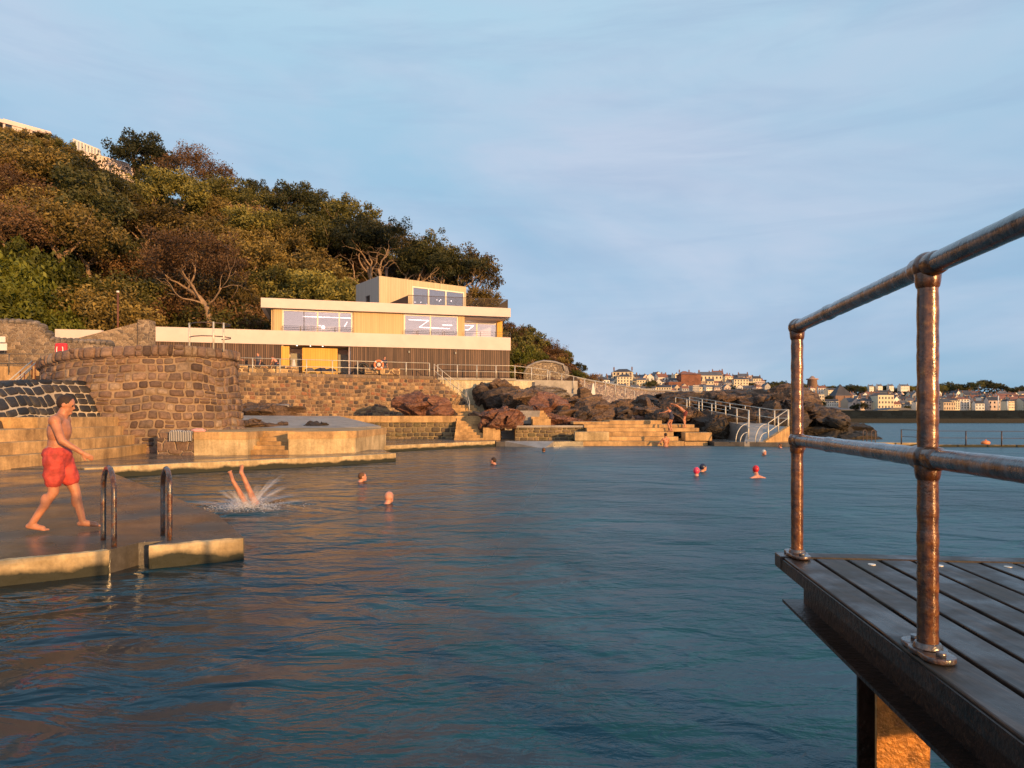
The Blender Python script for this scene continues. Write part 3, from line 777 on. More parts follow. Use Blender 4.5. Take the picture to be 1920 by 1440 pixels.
# the big spreading tree behind the upper block, limbs showing under its canopy
def big_tree(loc, seed, label, spread, h, tilt):
    e = empty('oak_tree', loc, label, 'tree')
    rn = random.Random(seed); mb = MB(); ends = []
    L0 = Vector(loc)
    for k in range(5):
        bx = L0+Vector((rn.uniform(-1.6, 1.6)*spread/7, rn.uniform(-1, 1), -.8))
        dr = Vector(((k-2)*.55+tilt, rn.uniform(-.3, .3), 1.1))
        limb(mb, rn, bx, dr, h*.36, .27, 3, ends, .6, (2, 3), .10)
    mb.build('trunk', M['bark'], e)
    q = []
    for c0 in ends:
        if c0.z < L0.z+h*.46: continue
        for k in range(rn.randint(3, 5)):
            c = c0+Vector((rn.gauss(0, .8), rn.gauss(0, .9), rn.gauss(.45, .4))); base = rn.random(); cr = rn.uniform(.45, .9)
            for j in range(75):
                w_ = Vector((rn.gauss(0, 1), rn.gauss(0, 1), rn.gauss(0, .6))).normalized()*(rn.random()**.4)
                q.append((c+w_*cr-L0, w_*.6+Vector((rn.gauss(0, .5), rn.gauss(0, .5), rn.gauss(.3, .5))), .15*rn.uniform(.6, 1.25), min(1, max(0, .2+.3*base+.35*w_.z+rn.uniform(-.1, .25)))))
    o = bpy.data.objects.new('crown', leaf_mesh('crown', q, M['leaf_dark'])); COL.objects.link(o); o.parent = e
big_tree(P(705, 545, 84), 3, 'big spreading tree with bare twisting limbs above the upper block, left one', 7, 11.0, -.35)
big_tree(P(775, 552, 85), 8, 'big spreading tree with bare twisting limbs above the upper block, middle one', 6, 10.0, .0)
big_tree(P(812, 566, 85), 14, 'big spreading tree with bare twisting limbs above the upper block, right one', 6, 8.0, .35)
# tree with a lit bent trunk at the foot of the wood
def leaning_tree():
    loc = P(392, 612, 60); e = empty('leaning_tree', loc, 'brown tree with a pale bent trunk rising behind the lower roof', 'tree')
    rn = random.Random(77); mb = MB(); ends = []
    pts = [loc+Vector(v) for v in ((.1, 0, -1.5), (0, 0, .6), (-.25, 0, 1.8), (-.9, .1, 2.6), (-1.9, .1, 3.3))]
    mb.tube(pts, [.28, .24, .22, .18, .14], 8)
    for k in range(7):
        limb(mb, rn, pts[2+(k % 3)], Vector((rn.uniform(-1.2, 1), rn.uniform(-.4, .4), rn.uniform(.4, 1))), 2.6, .10, 2, ends, .5, (2, 3), .12)
    mb.build('trunk', M['bark'], e)
    q = [(a-Vector((1.1, 0, 0)), b_, c, d_) for a, b_, c, d_ in crown_quads(rn, 5.7, 4.4, 3.0, 125, 105, .13, .45)]
    o = bpy.data.objects.new('crown', leaf_mesh('crown', q, M['leaf_brown'])); COL.objects.link(o); o.parent = e
leaning_tree()
# undergrowth that nobody could count
q = []
for i in range(26000):
    uu = rnd.uniform(-180, 340) if i % 3 else rnd.uniform(880, 1135); tt = rnd.uniform(.5, .84) if i % 3 else rnd.random()*.86; p = hill(uu, tt)+Vector((rnd.uniform(-.3, .3), rnd.uniform(-.3, .3), rnd.uniform(0, .55)))
    q.append((p, Vector((rnd.gauss(0, .6), rnd.gauss(-.3, .6), rnd.gauss(.4, .6))), rnd.uniform(.1, .26), rnd.random()))
o = bpy.data.objects.new('undergrowth', leaf_mesh('undergrowth', q, M['leaf_red'])); COL.objects.link(o)
top_tag(o, 'brown undergrowth and ground cover on the steep hillside', 'undergrowth', kind='stuff')

# ---------------------------------------------------------------- rocks
def rock_old(c, size, seed, mat, label, group=None, rough=1.0, sub=5, rot=0, name='rock', tilt=(0, 0)):
    bm = bmesh.new(); bmesh.ops.create_icosphere(bm, subdivisions=sub, radius=1)
    off = Vector((seed*3.7, seed*1.3, seed*.7)); Rm = Matrix.Rotation(rot, 3, 'Z') @ Matrix.Rotation(tilt[0], 3, 'X') @ Matrix.Rotation(tilt[1], 3, 'Y')
    sc3 = max(size)
    for v in bm.verts:
        p = v.co.copy(); q_ = Vector((p.x*size[0], p.y*size[1], p.z*size[2]))/sc3
        big = noise.noise(q_*1.5+off)*.42
        # angular facets: cell distance gives broken planes
        cells = noise.voronoi(q_*2.1+off)[0]; cell = (cells[1]-cells[0])*.40
        cells2 = noise.voronoi(q_*5.5+off)[0]; cell2 = (cells2[1]-cells2[0])*.15
        rid = (1-abs(noise.noise(q_*4.5+off)))*.14+noise.fractal(q_*8+off, .6, 2.1, 4)*.05
        s = 1+rough*(big+cell+cell2+rid-.28)
        r_ = Vector((p.x*size[0], p.y*size[1], p.z*size[2]))*s
        v.co = Rm @ r_
    me = bpy.data.meshes.new(name); bm.to_mesh(me); bm.free(); me.materials.append(mat)
    o = bpy.data.objects.new(name, me); COL.objects.link(o); o.location = c
    top_tag(o, label, 'rock', group); return o

q = []
for i in range(26000):
    uu = rnd.uniform(-180, 940); tt = rnd.random(); p = hill(uu, tt)+Vector((rnd.uniform(-.3, .3), rnd.uniform(-.3, .3), rnd.uniform(0, .55)))
    q.append((p, Vector((rnd.gauss(0, .6), rnd.gauss(-.3, .6), rnd.gauss(.4, .6))), rnd.uniform(.1, .26), rnd.random()*.4))  # tones kept low so shade in the gaps between crowns is coloured in
o = bpy.data.objects.new('ground_cover', leaf_mesh('ground_cover', q, M['leaf_dark'])); COL.objects.link(o)
top_tag(o, 'leafy ground cover coloured dark as the shade between the hillside trees', 'ground cover', kind='stuff')

def rock(c, size, seed, mat, label, group=None, rough=1.0, sub=5, rot=0, name='rock', tilt=(0, 0)):
    """a broken boulder: a sphere cut by random planes, chipped in two finer sizes and combed by tilted strata"""
    rn = random.Random(seed*17+3)
    bm = bmesh.new(); bmesh.ops.create_icosphere(bm, subdivisions=6, radius=1)
    def planes(n, lo, hi):
        out = []
        for i in range(n):
            v = Vector((rn.gauss(0, 1), rn.gauss(0, 1), rn.gauss(0, 1))).normalized(); out.append((v, rn.uniform(lo, hi)))
        return out
    lobes = [(Vector((0, 0, 0)), planes(11, .52, 1.0), 1.0)]
    for k in range(4 if sub == 5 else 9):
        a = rn.uniform(0, 6.28); lobes.append((Vector((math.cos(a)*rn.uniform(.3, .62), math.sin(a)*rn.uniform(.2, .5), rn.uniform(-.25, .22))), planes(9, .26, .55), .6))
    Rm = Matrix.Rotation(rot, 3, 'Z') @ Matrix.Rotation(tilt[0], 3, 'X') @ Matrix.Rotation(tilt[1], 3, 'Y')
    Rc = Matrix.Rotation(.6+seed, 3, 'X') @ Matrix.Rotation(.4, 3, 'Y')
    off = Vector((seed*3.7, seed*1.3, seed*.7)); sd_ = Vector((rn.uniform(-.5, .5), rn.uniform(-.3, .3), 1)).normalized(); mx = max(size)
    for v in bm.verts:
        p = v.co.normalized(); best = 0
        for c0, pls, _ in lobes:
            # ray from the centre against the convex lobe
            t1 = 9; t0 = -9
            for n_, d_ in pls:
                dn = n_.dot(p); rem = d_-n_.dot(-c0)
                rem = d_+n_.dot(c0)
                if dn > 1e-4: t1 = min(t1, rem/dn)
                elif dn < -1e-4: t0 = max(t0, rem/dn)
            if t1 > t0 and t1 < 3: best = max(best, min(t1, 1.15))
        s = best if best > 0 else .5
        q_ = Vector((p.x*size[0], p.y*size[1], p.z*size[2]))*s
        lay = q_.dot(sd_)*2.6+noise.noise(q_*.9+off)*1.2; fr = lay-math.floor(lay)
        chip = noise.cell(Rc @ q_*1.3+off)*.05*mx**.5+noise.cell(Rc @ q_*3.1+off)*.022+noise.fractal(q_*2.2+off, .7, 2.1, 4)*.04*mx**.5
        s2 = (fr-.5)*.10*rough+chip*rough
        v.co = Rm @ (q_+p*s2)
    me = bpy.data.meshes.new(name); bm.to_mesh(me); bm.free(); me.materials.append(mat)
    o = bpy.data.objects.new(name, me); COL.objects.link(o); o.location = c
    top_tag(o, label, 'rock', group); return o
# ---------------------------------------------------------------- clubhouse
E = Vector((math.cos(R(15.3)), math.sin(R(15.3)), 0)); NO = Vector((math.sin(R(15.3)), -math.cos(R(15.3)), 0)); UPV = Vector((0, 0, 1))
CR = Vector((-.12, 61.5, 0))
def BP(s, b, z): return CR-E*s-NO*b+UPV*z
def S(px, b=0):
    k = (px-CX)/F; c = CR-NO*b
    return (c.x-c.y*k)/(E.x-E.y*k)
def BZ(py, px, b=0): return ZY(py, BP(S(px, b), b, 0).y)
def bbox(mb, s0, s1, b0, b1, z0, z1):
    c = BP((s0+s1)/2, (b0+b1)/2, (z0+z1)/2); return mb.box(c, (abs(s1-s0), abs(b1-b0), abs(z1-z0)), axes=(E, -NO, UPV))
house = empty('clubhouse', BP(15, 4, 5.0), 'modern pale clubhouse with stacked flat roof slabs, timber cladding and large windows', 'building')
def hb(name, mat, dims, parent=None, label=None, bevel=0):
    mb = MB()
    for d in dims: bbox(mb, *d)
    return mb.build(name, mat, parent or house, label=label, bevel=bevel)
Z0F, Z1, Z2, Z3, Z4 = 5.0, 7.56, 8.72, 10.57, 11.36
hb('lower_fascia', M['fascia'], [(0, 30.6, 0, .3, Z1, Z2)], label='long pale lower roof slab edge')
hb('side_fascia', M['fascia'], [(0, .3, .303, 9, Z1, Z2), (30.3, 30.6, .303, 7, Z1, Z2)])
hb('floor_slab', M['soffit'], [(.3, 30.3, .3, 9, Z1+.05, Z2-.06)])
hb('upper_fascia', M['fascia'], [(0, 21.2, 0, .3, Z3, Z4)], label='pale upper roof slab edge')
hb('upper_side_fascia', M['fascia'], [(0, .3, .303, 9, Z3, Z4), (20.9, 21.2, .303, 9, Z3, Z4)])
hb('roof', M['roofing'], [(.3, 20.9, .3, 9, Z3+.04, Z4-.25)])
# ground storey
a, b_ = S(528, .6), S(657, .6)
hb('slatted_wall', M['slats'], [(.05, b_, .12, .3, Z0F-.05, Z1), (.05, .2, .3, 8.5, Z0F-.05, Z1)], label='dark vertical timber slats right of the opening')
hb('slatted_wall', M['slats'], [(a, 30.4, .12, .3, Z0F-.05, Z1)], label='dark vertical timber slats left of the opening')
hb('yellow_panel', M['yellow_clad'], [(S(543, .6), a, .14, .32, Z0F-.05, Z1-.12)])
hb('yellow_panel', M['yellow_clad'], [(S(633, .9), S(567, .9), .8, 1.0, Z0F-.02, Z1-.15)], label='wide yellow timber panel')
hb('lobby_wall', M['interior'], [(b_-.1, a+.1, 3.4, 3.6, Z0F, Z1)])
hb('lobby_door', M['grey_paint'], [(S(563, 2), S(545, 2), 1.9, 2.0, Z0F, Z1-.55), (S(652, 2), S(634, 2), 1.9, 2.0, Z0F, Z1-.55)])
hb('lobby_side', M['interior'], [(a-.15, a-.02, .35, 3.4, Z0F, Z1), (b_, b_+.14, .35, 3.4, Z0F, Z1)])
for k in (557, 582, 605):
    mb = MB(); p = BP(S(k, .5), .5, Z1-.03); mb.tube([p-UPV*.0, p+UPV*.03], .05, 10); mb.build('downlight', M['light'], house)
# upper storey walls
W2 = .45
def clad(x0, x1, name='cladding', mat='cladding', b=W2, z0=Z2-.02, z1=Z3+.02, th=.2):
    return hb(name, M[mat], [(S(x1, b), S(x0, b), b, b+th, z0, z1)])
clad(512.5, 528.5); clad(662.5, 757); clad(859.5, 871)
hb('end_wall', M['cladding'], [(S(512.5, W2)-.02, S(512.5, W2)+.18, W2+.2, 8.5, Z2, Z3)])
def window(x0, x1, mull, b, z0, z1, fw=.12, lights=True, dark_m=(), label=None):
    s1, s0 = S(x0, b), S(x1, b)
    mb = MB()
    bbox(mb, s0, s1, b-.03, b+.09, z1-fw, z1); bbox(mb, s0, s1, b-.03, b+.09, z0, z0+fw*.8)
    bbox(mb, s0, s0+fw, b-.028, b+.088, z0+fw*.8, z1-fw); bbox(mb, s1-fw, s1, b-.028, b+.088, z0+fw*.8, z1-fw)
    for m_ in mull:
        sm = S(m_, b); bbox(mb, sm-fw*.45, sm+fw*.45, b-.025, b+.085, z0+fw*.8, z1-fw)
    fr = mb.build('window', M['white'], house, label=label)
    xs_ = [s0+fw]+sorted([S(m_, b) for m_ in list(mull)+list(dark_m)])+[s1-fw]
    for a0, a1 in zip(xs_, xs_[1:]):
        mb = MB(); bbox(mb, a0, a1, b+.02, b+.035, z0+fw*.8, z1-fw); mb.build('pane', M['glass'], fr)
    if dark_m:
        mb = MB()
        for m_ in dark_m: sm = S(m_, b); bbox(mb, sm-.03, sm+.03, b-.01, b+.07, z0+fw*.8, z1-fw)
        mb.build('dark_mullion', M['bar_dark'], fr)
    return s0, s1
window(529, 661, (595.5, 636), W2+.08, Z2-.02, Z3-.02, dark_m=(570,), label='wide left window of the first floor')
window(757, 859, (807,), W2+.08, Z2-.02, Z3-.02, label='two pane middle window of the first floor')
window(868, 932, (894,), 2.4, Z2-.02, Z3-.28, label='right window set back behind the corner balcony')
hb('yellow_end_wall', M['yellow_clad'], [(S(942, 2.2), S(932, 2.2), 2.2, 2.45, Z2, Z3)])
hb('cladding', M['cladding'], [(S(871, W2), S(871, W2)+.16, W2+.2, 2.5, Z2, Z3)])
hb('room', M['interior'], [(S(942, 2.2), S(514, W2), 6.8, 6.95, Z2-.03, Z3), (S(662, W2)-.05, S(662, W2)+.05, .8, 6.8, Z2, Z3), (S(757, W2)-.0, S(757, W2)+.1, .8, 6.8, Z2, Z3)])
hb('ceiling', M['interior'], [(S(942, 2.5), S(514, W2), .8, 6.8, Z3-.06, Z3+.02)])
hb('kitchen_unit', M['white'], [(S(640, 3), S(560, 3), 3, 3.6, Z2, Z2+.85)])
# lit tube lamps inside
def tubes(pts_list):
    for pl in pts_list:
        mb = MB(); mb.tube([BP(S(x, b), b, z) for x, z, b in pl], .028, 6)
        mb.build('tube_light', M['light'], house)
tubes([[(766, Z3-.30, 2.0), (804, Z3-.30, 2.0), (786, Z3-.62, 4.5), (843, Z3-.66, 4.5)], [(829, Z3-.42, 3.8), (848, Z3-.42, 3.8)],
       [(872, Z3-.45, 3.4), (888, Z3-.45, 3.4), (878, Z3-.72, 4.5), (872, Z3-.72, 4.5)], [(568, Z3-.35, 2.0), (658, Z3-.35, 2.0)], [(564, Z3-.85, 4.5), (600, Z3-.85, 4.5)], [(651, Z3-.55, 3.0), (646, Z3-.95, 3.2)]])
for x, z, b in ((606, Z3-1.1, 3), (600, Z3-.95, 4)):
    mb = MB(); mb.ball(BP(S(x, b), b, z), .15, 10, 8); mb.build('pendant_light', M['light'], house)
# thin rails in front of windows
def thin_rail(x0, x1, b, z0, z1, n, nm='balcony_rail'):
    s1, s0 = S(x0, b), S(x1, b); mb = MB()
    for z in (z1, z0+(z1-z0)*.62, z0+(z1-z0)*.3): mb.tube([BP(s0, b, z), BP(s1, b, z)], .014, 5)
    for i in range(n):
        s = lerp(s0, s1, i/(n-1)); mb.tube([BP(s, b, z0-.05), BP(s, b, z1)], .022, 5)
    return mb.build(nm, M['bar_grey'], house)
thin_rail(530, 660, .12, Z2, Z2+.42, 5); thin_rail(759, 857, .12, Z2, Z2+.4, 5); thin_rail(872, 957, .12, Z2, Z2+.45, 4)
mb = MB()
for z in (Z2+.45, Z2+.28, Z2+.13): mb.tube([BP(.1, .12, z), BP(.1, 4, z)], .014, 5)
mb.build('balcony_rail', M['bar_grey'], house)
# roof terrace balustrade with vertical bars
bal = hb('balustrade', M['bar_dark'], [(S(952, .35), S(765, .35), .33, .37, Z4+.80, Z4+.84), (S(952, .35), S(765, .35), .33, .37, Z4+.02, Z4+.05)])
mb = MB(); s0, s1 = S(952, .35), S(765, .35); nb = 86
for i in range(nb+1): bbox(mb, lerp(s0, s1, i/nb)-.011, lerp(s0, s1, i/nb)+.011, .325, .375, Z4+.02, Z4+.81)
for i in range(30):
    bb = .4+i*.13; bbox(mb, s0-.012, s0+.012, bb-.02, bb+.02, Z4, Z4+.81)
bbox(mb, s0-.015, s0+.015, .38, 4.3, Z4+.812, Z4+.84)
mb.build('bars', M['bar_dark'], bal)
# upper block turned towards the sea
A0 = P(711, 517, 60.1); A1 = P(874, 538, 65.3); A1.z = A0.z = 14.0; A2 = P(656, 533, 64.0); A2.z = 14.0
EX = (A1-A0).normalized(); NX = Vector((EX.y, -EX.x, 0)); WL = (A1-A0).length; A2 = A0-NX*5.0
def xbox(mb, u0, u1, b0, b1, z0, z1):
    c = A0+EX*((u0+u1)/2)-NX*((b0+b1)/2); c.z = (z0+z1)/2
    return mb.box(c, (u1-u0, abs(b1-b0), z1-z0), axes=(EX, -NX, UPV))
def U(px, b=0):
    k = (px-CX)/F; c = A0-NX*b; return (c.y*k-c.x)/(EX.x-EX.y*k)
def xb(name, mat, dims, parent=None, label=None):
    mb = MB()
    for d in dims: xbox(mb, *d)
    return mb.build(name, mat, parent or house, label=label)
zb = Z4-.3; u0, u1 = U(773), U(870); zt = 13.45
blk = xb('upper_block', M['upper_clad'], [(0, u0, 0, .2, zb, 14), (u0, WL, 0, .2, zt, 14), (u1, WL, .0, .2, zb, zt)], label='pale timber clad upper block')
xb('side_wall', M['shade_clad'], [(0, .2, .203, 2.0, zb, 14), (0, .2, 3.0, 5.2, zb, 14), (0, .2, 2.0, 3.0, 12.6, 14), (0, .2, 2.0, 3.0, zb, 11.6), (WL-.2, WL, .203, 5.2, zb, 14)], label='shaded side wall of the upper block')
xb('side_window', M['pane_dark'], [(.1, .13, 2.0, 3.0, 11.6, 12.6)])
xb('back_wall', M['interior'], [(0.2, WL-.2, 5.0, 5.2, zb, 13.9)]); xb('block_roof', M['roofing'], [(.2, WL-.2, .2, 5.0, 13.75, 13.9)])
wn = xb('window', M['white'], [(u0, u1, -.02, .1, zt-.12, zt), (u0, u0+.1, -.018, .098, zb, zt-.12), (u1-.1, u1, -.018, .098, zb, zt-.12)]+[(U(x)-.07, U(x)+.07, -.015, .095, zb, zt-.12) for x in (803.5, 836)], label='three pane window of the upper block')
for x0_, x1_ in ((u0+.1, U(803.5)-.07), (U(803.5)+.07, U(836)-.07), (U(836)+.07, u1-.1)):
    xb('pane', M['glass'], [(x0_, x1_, .04, .055, zb, zt-.12)], wn)
rn = random.Random(9)
for i in range(9):
    mb = MB(); p = A0+EX*rn.uniform(u0+.3, u1-.3)-NX*rn.uniform(.8, 3.8); p.z = rn.uniform(12.2, 13.1); mb.ball(p, .055, 8, 6); mb.build('pendant_light', M['light'], house)
mb = MB(); p = BP(S(765, .5), .5, 0)
q0 = A0+EX*.25+NX*.08; q1 = p.copy(); q1.z = 0
mb.add([(q0.x, q0.y, Z4-.02), (q1.x, q1.y, Z4-.02), (q1.x, q1.y, Z4+.82), (q0.x+NX.x*.05, q0.y+NX.y*.05, Z4-.02), (q1.x+.02, q1.y-.06, Z4-.02), (q1.x+.02, q1.y-.06, Z4+.82)], [(0, 2, 1), (3, 4, 5), (0, 1, 4, 3), (1, 2, 5, 4), (0, 3, 5, 2)])
mb.build('sloping_screen', M['bar_dark'], house)
fp = A0-NX*2.6+EX*1.9
mb = MB(); mb.tube([(fp.x, fp.y, 13.8), (fp.x, fp.y, 15.3)], .12, 10); mb.tube([(fp.x, fp.y, 15.3), (fp.x, fp.y, 15.42)], .2, 10)
mb.build('flue', M['bar_dark'], house)
for x_ in (767, 854): 
    mb = MB(); p = BP(S(x_, .1), .05, Z1-.35); mb.box(p, (.12, .12, .18), axes=(E, NO, UPV)); mb.build('wall_lamp', M['grey_paint'], house)

# ---------------------------------------------------------------- terrace and its retaining wall
WA, WB, WE = Vector((-24, 50.1, 0)), Vector((-6.45, 57.0, 0)), Vector((0.3, 59.6, 0))
mb = MB()
mb.prism([(-40, 47), (WA.x, WA.y+.4), (WB.x-.3, WB.y+.3), (-6.7, 58.45), (2.0, 60.45), (6.0, 62.4), (6, 76), (-45, 76)], 1.0, 4.86)
mb.build('terrace_paving', M['pale_concrete'], kind='structure', label='paved terrace in front of the clubhouse', cat='paving')
def wall_seg(mb, a, b, z0, z1, th, z1b=None, z0b=None):
    """a vertical sided wall between xy points a and b, optional different heights at b"""
    a = Vector((a[0], a[1], 0)); b = Vector((b[0], b[1], 0)); t = (b-a).normalized(); n = Vector((t.y, -t.x, 0))  # n faces the viewer side
    z1b = z1 if z1b is None else z1b; z0b = z0 if z0b is None else z0b
    v = [a+UPV*z0, b+UPV*z0b, b+UPV*z1b, a+UPV*z1]; w_ = [p-n*th for p in v]
    L = (b-a).length; o = a.dot(t)
    mb.add(v+w_, [(0, 1, 2, 3), (5, 4, 7, 6), (3, 2, 6, 7), (1, 0, 4, 5), (4, 0, 3, 7), (1, 5, 6, 2)],
           [[(o, z0), (o+L, z0b), (o+L, z1b), (o, z1)], [(o+L, z0b), (o, z0), (o, z1), (o+L, z1b)], [(o, 0), (o+L, 0), (o+L, th), (o, th)], None, None, None])
tw = empty('terrace_retaining_wall', (-14, 54, 1.2), 'long rubble stone retaining wall below the clubhouse terrace', 'wall')
mb = MB(); wall_seg(mb, WA, WB, .9, 4.72, .8)
sB = WB+(WB-WA).normalized()*2.9
wall_seg(mb, WB+Vector((.001, 0, 0)), sB, .9, 4.74, .75, z1b=2.9)
mb.build('stone_face', M['mortar'], tw)
LW = (WB-WA).length
fnT, LT = plane_fn(WA, sB, .9)
stones('blocks', tw, M['st_terrace'], fnT, LT, 3.8, .25, .37, .045, 7, gap=.024, irr=.34, wob=.14, ok=lambda u, v: u < LW or v < 3.8-(u-LW)*.64)
fnC, _ = plane_fn(WA, WB, 4.72, .02)
stones('coping_stones', tw, M['st_terrace'], fnC, LW, .27, .27, .45, .05, 8, gap=.018)
mb = MB(); wall_seg(mb, WA+Vector((.03, -.07, 0)), WB+Vector((.03, -.07, 0)), 4.72, 4.98, .6)
mb.build('coping', masonry('coping_stone', (.55, .6), ((.13, .09, .07), (.20, .14, .10), (.26, .18, .12), (.16, .12, .10)), (.45, .32, .18), .05, .4, .8, course=False), tw)
# descending stair beside the wall, seen from its side
st = empty('terrace_stairs', (WB.x, WB.y, 1.6), 'stone stairs going down to the right from the terrace', 'stairs')
mb = MB(); tdir = (WB-WA).normalized(); tn = Vector((tdir.y, -tdir.x, 0))
for i in range(13):
    c = WB+tdir*(.1+i*.26)-tn*.62; zt_ = 4.9-i*.185; mb.box(c+UPV*((zt_+1.0)/2), (.262, .95, zt_-1.0), axes=(tdir, -tn, UPV))
mb.build('steps', M['terrace_wall'], st)
mb = MB()
for i in range(4):
    c = Vector((-4.6+.1*i, 56.3-.42*i, 0)); zt_ = 2.55-i*.22; mb.box(c+UPV*((zt_+.6)/2), (3.0+.3*i, .5, zt_-.6))
mb.build('bottom_steps', M['concrete'], st)
cw = empty('cream_retaining_wall', (-2, 60, 1.5), 'cream rendered retaining wall right of the stone stairs', 'wall')
mb = MB(); wall_seg(mb, (-6.6, 58.0), (2.0, 60.0), 1.2, 4.72, .5); mb.build('render_face', M['cream_wall'], cw)
mb = MB(); wall_seg(mb, (-7.3, 57.72), (.35, 59.5), 4.74, 4.93, .8); mb.build('coping', M['pale_concrete'], cw)
mb = MB(); wall_seg(mb, (2.0, 59.6), (5.8, 62.0), 2.0, 4.65, .5, z1b=3.6); mb.build('ramp_face', M['pale_concrete'], cw)

# ---------------------------------------------------------------- railings
def railing(name, label, pts, height, mids, spacing, r, mat, group=None, pr=None, post_mat=None, skip=(), cat='railing'):
    pts = [Vector(p) for p in pts]; e = empty(name, pts[0], label, cat, group)
    for fr_ in [1.0]+list(mids):
        mb = MB(); mb.tube([p+UPV*(height*fr_) for p in pts], r, 6); mb.build('rail', mat, e)
    for a, b in zip(pts, pts[1:]):
        L = (b-a).length; n = max(1, round(L/spacing))
        for i in range(n+(1 if b is pts[-1] else 0)):
            p = a.lerp(b, i/n); mb = MB(); mb.tube([p-UPV*.05, p+UPV*(height+.01)], pr or r*1.4, 6); mb.build('post', post_mat or mat, e)
    return e
zc = 4.98
fr0 = WA.lerp(WB, .0)
railing('terrace_railing', 'galvanised two rail railing along the top of the terrace wall', [(-21.6, 51.3, zc), (-6.9, 57.05, zc)], 1.1, (.5,), 1.98, .026, M['rail'], pr=.045)
railing('terrace_railing', 'galvanised railing on the cream wall in front of the dark slats', [(-6.3, 57.9, 4.93), (.25, 59.5, 4.93), (3.2, 61.3, 4.7)], 1.1, (.5,), 1.85, .026, M['rail'], pr=.045)
railing('stair_railing', 'railing sloping down beside the stone stairs', [(-6.5, 57.05, 4.9), (-3.9, 58.0, 2.75)], 1.1, (.5,), 1.0, .024, M['rail'], pr=.032)
railing('stair_railing', 'short railing post pair at the foot of the stone stairs', [(-3.85, 57.2, 2.7), (-3.45, 55.2, 1.75)], 1.1, (.5,), 1.6, .022, M['rail'], pr=.03)
railing('path_railing', 'railing along the path descending right of the domed wall', [(3.4, 61.4, 4.55), (5.6, 62, 4.1), (10.0, 66, 3.5), (12.2, 68, 3.0)], 1.15, (), 1.45, .018, M['rail'], pr=.036)

# lifebuoy on the railing
def ring(name, c, R0, r0, nx, label):
    e = empty(name, c, label, 'lifebuoy'); c = Vector(c); nx = nx.normalized(); ux = UPV.cross(nx).normalized()
    mb = MB(); mb.tube([c+(ux*math.cos(a)+UPV*math.sin(a))*R0 for a in [2*math.pi*i/32 for i in range(32)]], r0, 10, closed=True); mb.build('ring', M['orange'], e)
    for k in range(4):
        a0 = math.pi/4+k*math.pi/2; mb = MB(); mb.tube([c+(ux*math.cos(a)+UPV*math.sin(a))*R0 for a in (a0-.13, a0, a0+.13)], r0*1.09, 10); mb.build('band', M['white_paint'], e)
    mb = MB(); mb.ball(c+nx*.05, .17, 10, 8, squash=(1, .6, 1)); mb.build('rope_coil', M['towel'], e)
ring('lifebuoy', P(710, 684, 54.6), .33, .085, NO, 'orange lifebuoy hanging on the terrace railing')
# things on the terrace
mb = MB(); c = P(681, 690, 57.5); mb.tube([c+(E*math.cos(a)+UPV*math.sin(a))*.38 for a in [2*math.pi*i/28 for i in range(28)]], .11, 8, closed=True)
mb.tube([c+UPV*-.45, c-UPV*.9], .06, 6)
mb.build('rubber_ring', M['black'], label='dark round hose reel standing left of the lifebuoy', cat='hose reel')
def bench(c, L, label):
    e = empty('bench', c, label, 'bench', None); c = Vector(c)
    mb = MB(); mb.box(c+UPV*.42, (L, .45, .07), axes=(E, -NO, UPV)); mb.build('seat', M['cladding'], e)
    for k in (-1, 0, 1):
        mb = MB(); mb.box(c+E*(k*(L/2-.15))+UPV*.19, (.1, .4, .385), axes=(E, -NO, UPV)); mb.build('leg', M['bar_dark'], e)
bench(BP(S(603, -1.0), -1.0, 4.87), 3.0, 'long low bench in front of the yellow timber panel')
def sack(c, sx, sy, sz, mat, name, label, cat, seed):
    bm = bmesh.new(); bmesh.ops.create_icosphere(bm, subdivisions=3, radius=1)
    for v in bm.verts:
        q_ = v.co; s_ = 1+.3*noise.noise(q_*1.8+Vector((seed, 0, 0)))+.12*noise.noise(q_*5+Vector((seed, 2, 0)))
        v.co = Vector((q_.x*sx, q_.y*sy, max(-.25, q_.z)*sz))*s_
    me = bpy.data.meshes.new(name); bm.to_mesh(me); bm.free(); me.polygons.foreach_set('use_smooth', [True]*len(me.polygons)); me.materials.append(mat)
    o = bpy.data.objects.new(name, me); COL.objects.link(o); o.location = c; o.rotation_euler = (0, 0, seed); top_tag(o, label, cat); return o
sack(BP(S(581, -1), -1, 5.40), .38, .2, .2, M['grey_cloth'], 'bag', 'small grey bag at the left end of the bench', 'bag', .3)
sack(BP(S(603, -1), -1, 5.40), .5, .22, .22, M['navy'], 'bag', 'wide navy bag in the middle of the bench', 'bag', .25)
sack(BP(S(621, -1), -1, 5.40), .4, .22, .2, M['navy'], 'bag', 'navy bag at the right end of the bench', 'bag', .2)
sack(BP(S(560, -.6), -.6, 5.0), .4, .3, .28, M['black'], 'bag', 'black bag on the ground left of the bench', 'bag', 1.3)
sack(BP(S(643, -.6), -.6, 5.0), .42, .3, .35, M['black'], 'bag', 'black bag on the ground right of the bench', 'bag', 2.3)
sack(BP(S(533, -.8), -.8, 5.55), .28, .2, .24, M['dark_red'], 'backpack', 'dark red backpack on a stool before the narrow yellow panel', 'backpack', 2.3)
mb = MB(); p = BP(S(534, -.8), -.8, 4.87)
mb.box(p+UPV*.6, (.5, .4, .06)); 
for dx in (-.2, .2):
    for dy in (-.15, .15): mb.box(p+Vector((dx, dy, .28)), (.05, .05, .58))
mb.build('stool', M['grey_paint'], label='small grey stool carrying the dark red backpack', cat='stool')
bm_ = MB(); c = BP(S(551, .1), -.1, 5.0)
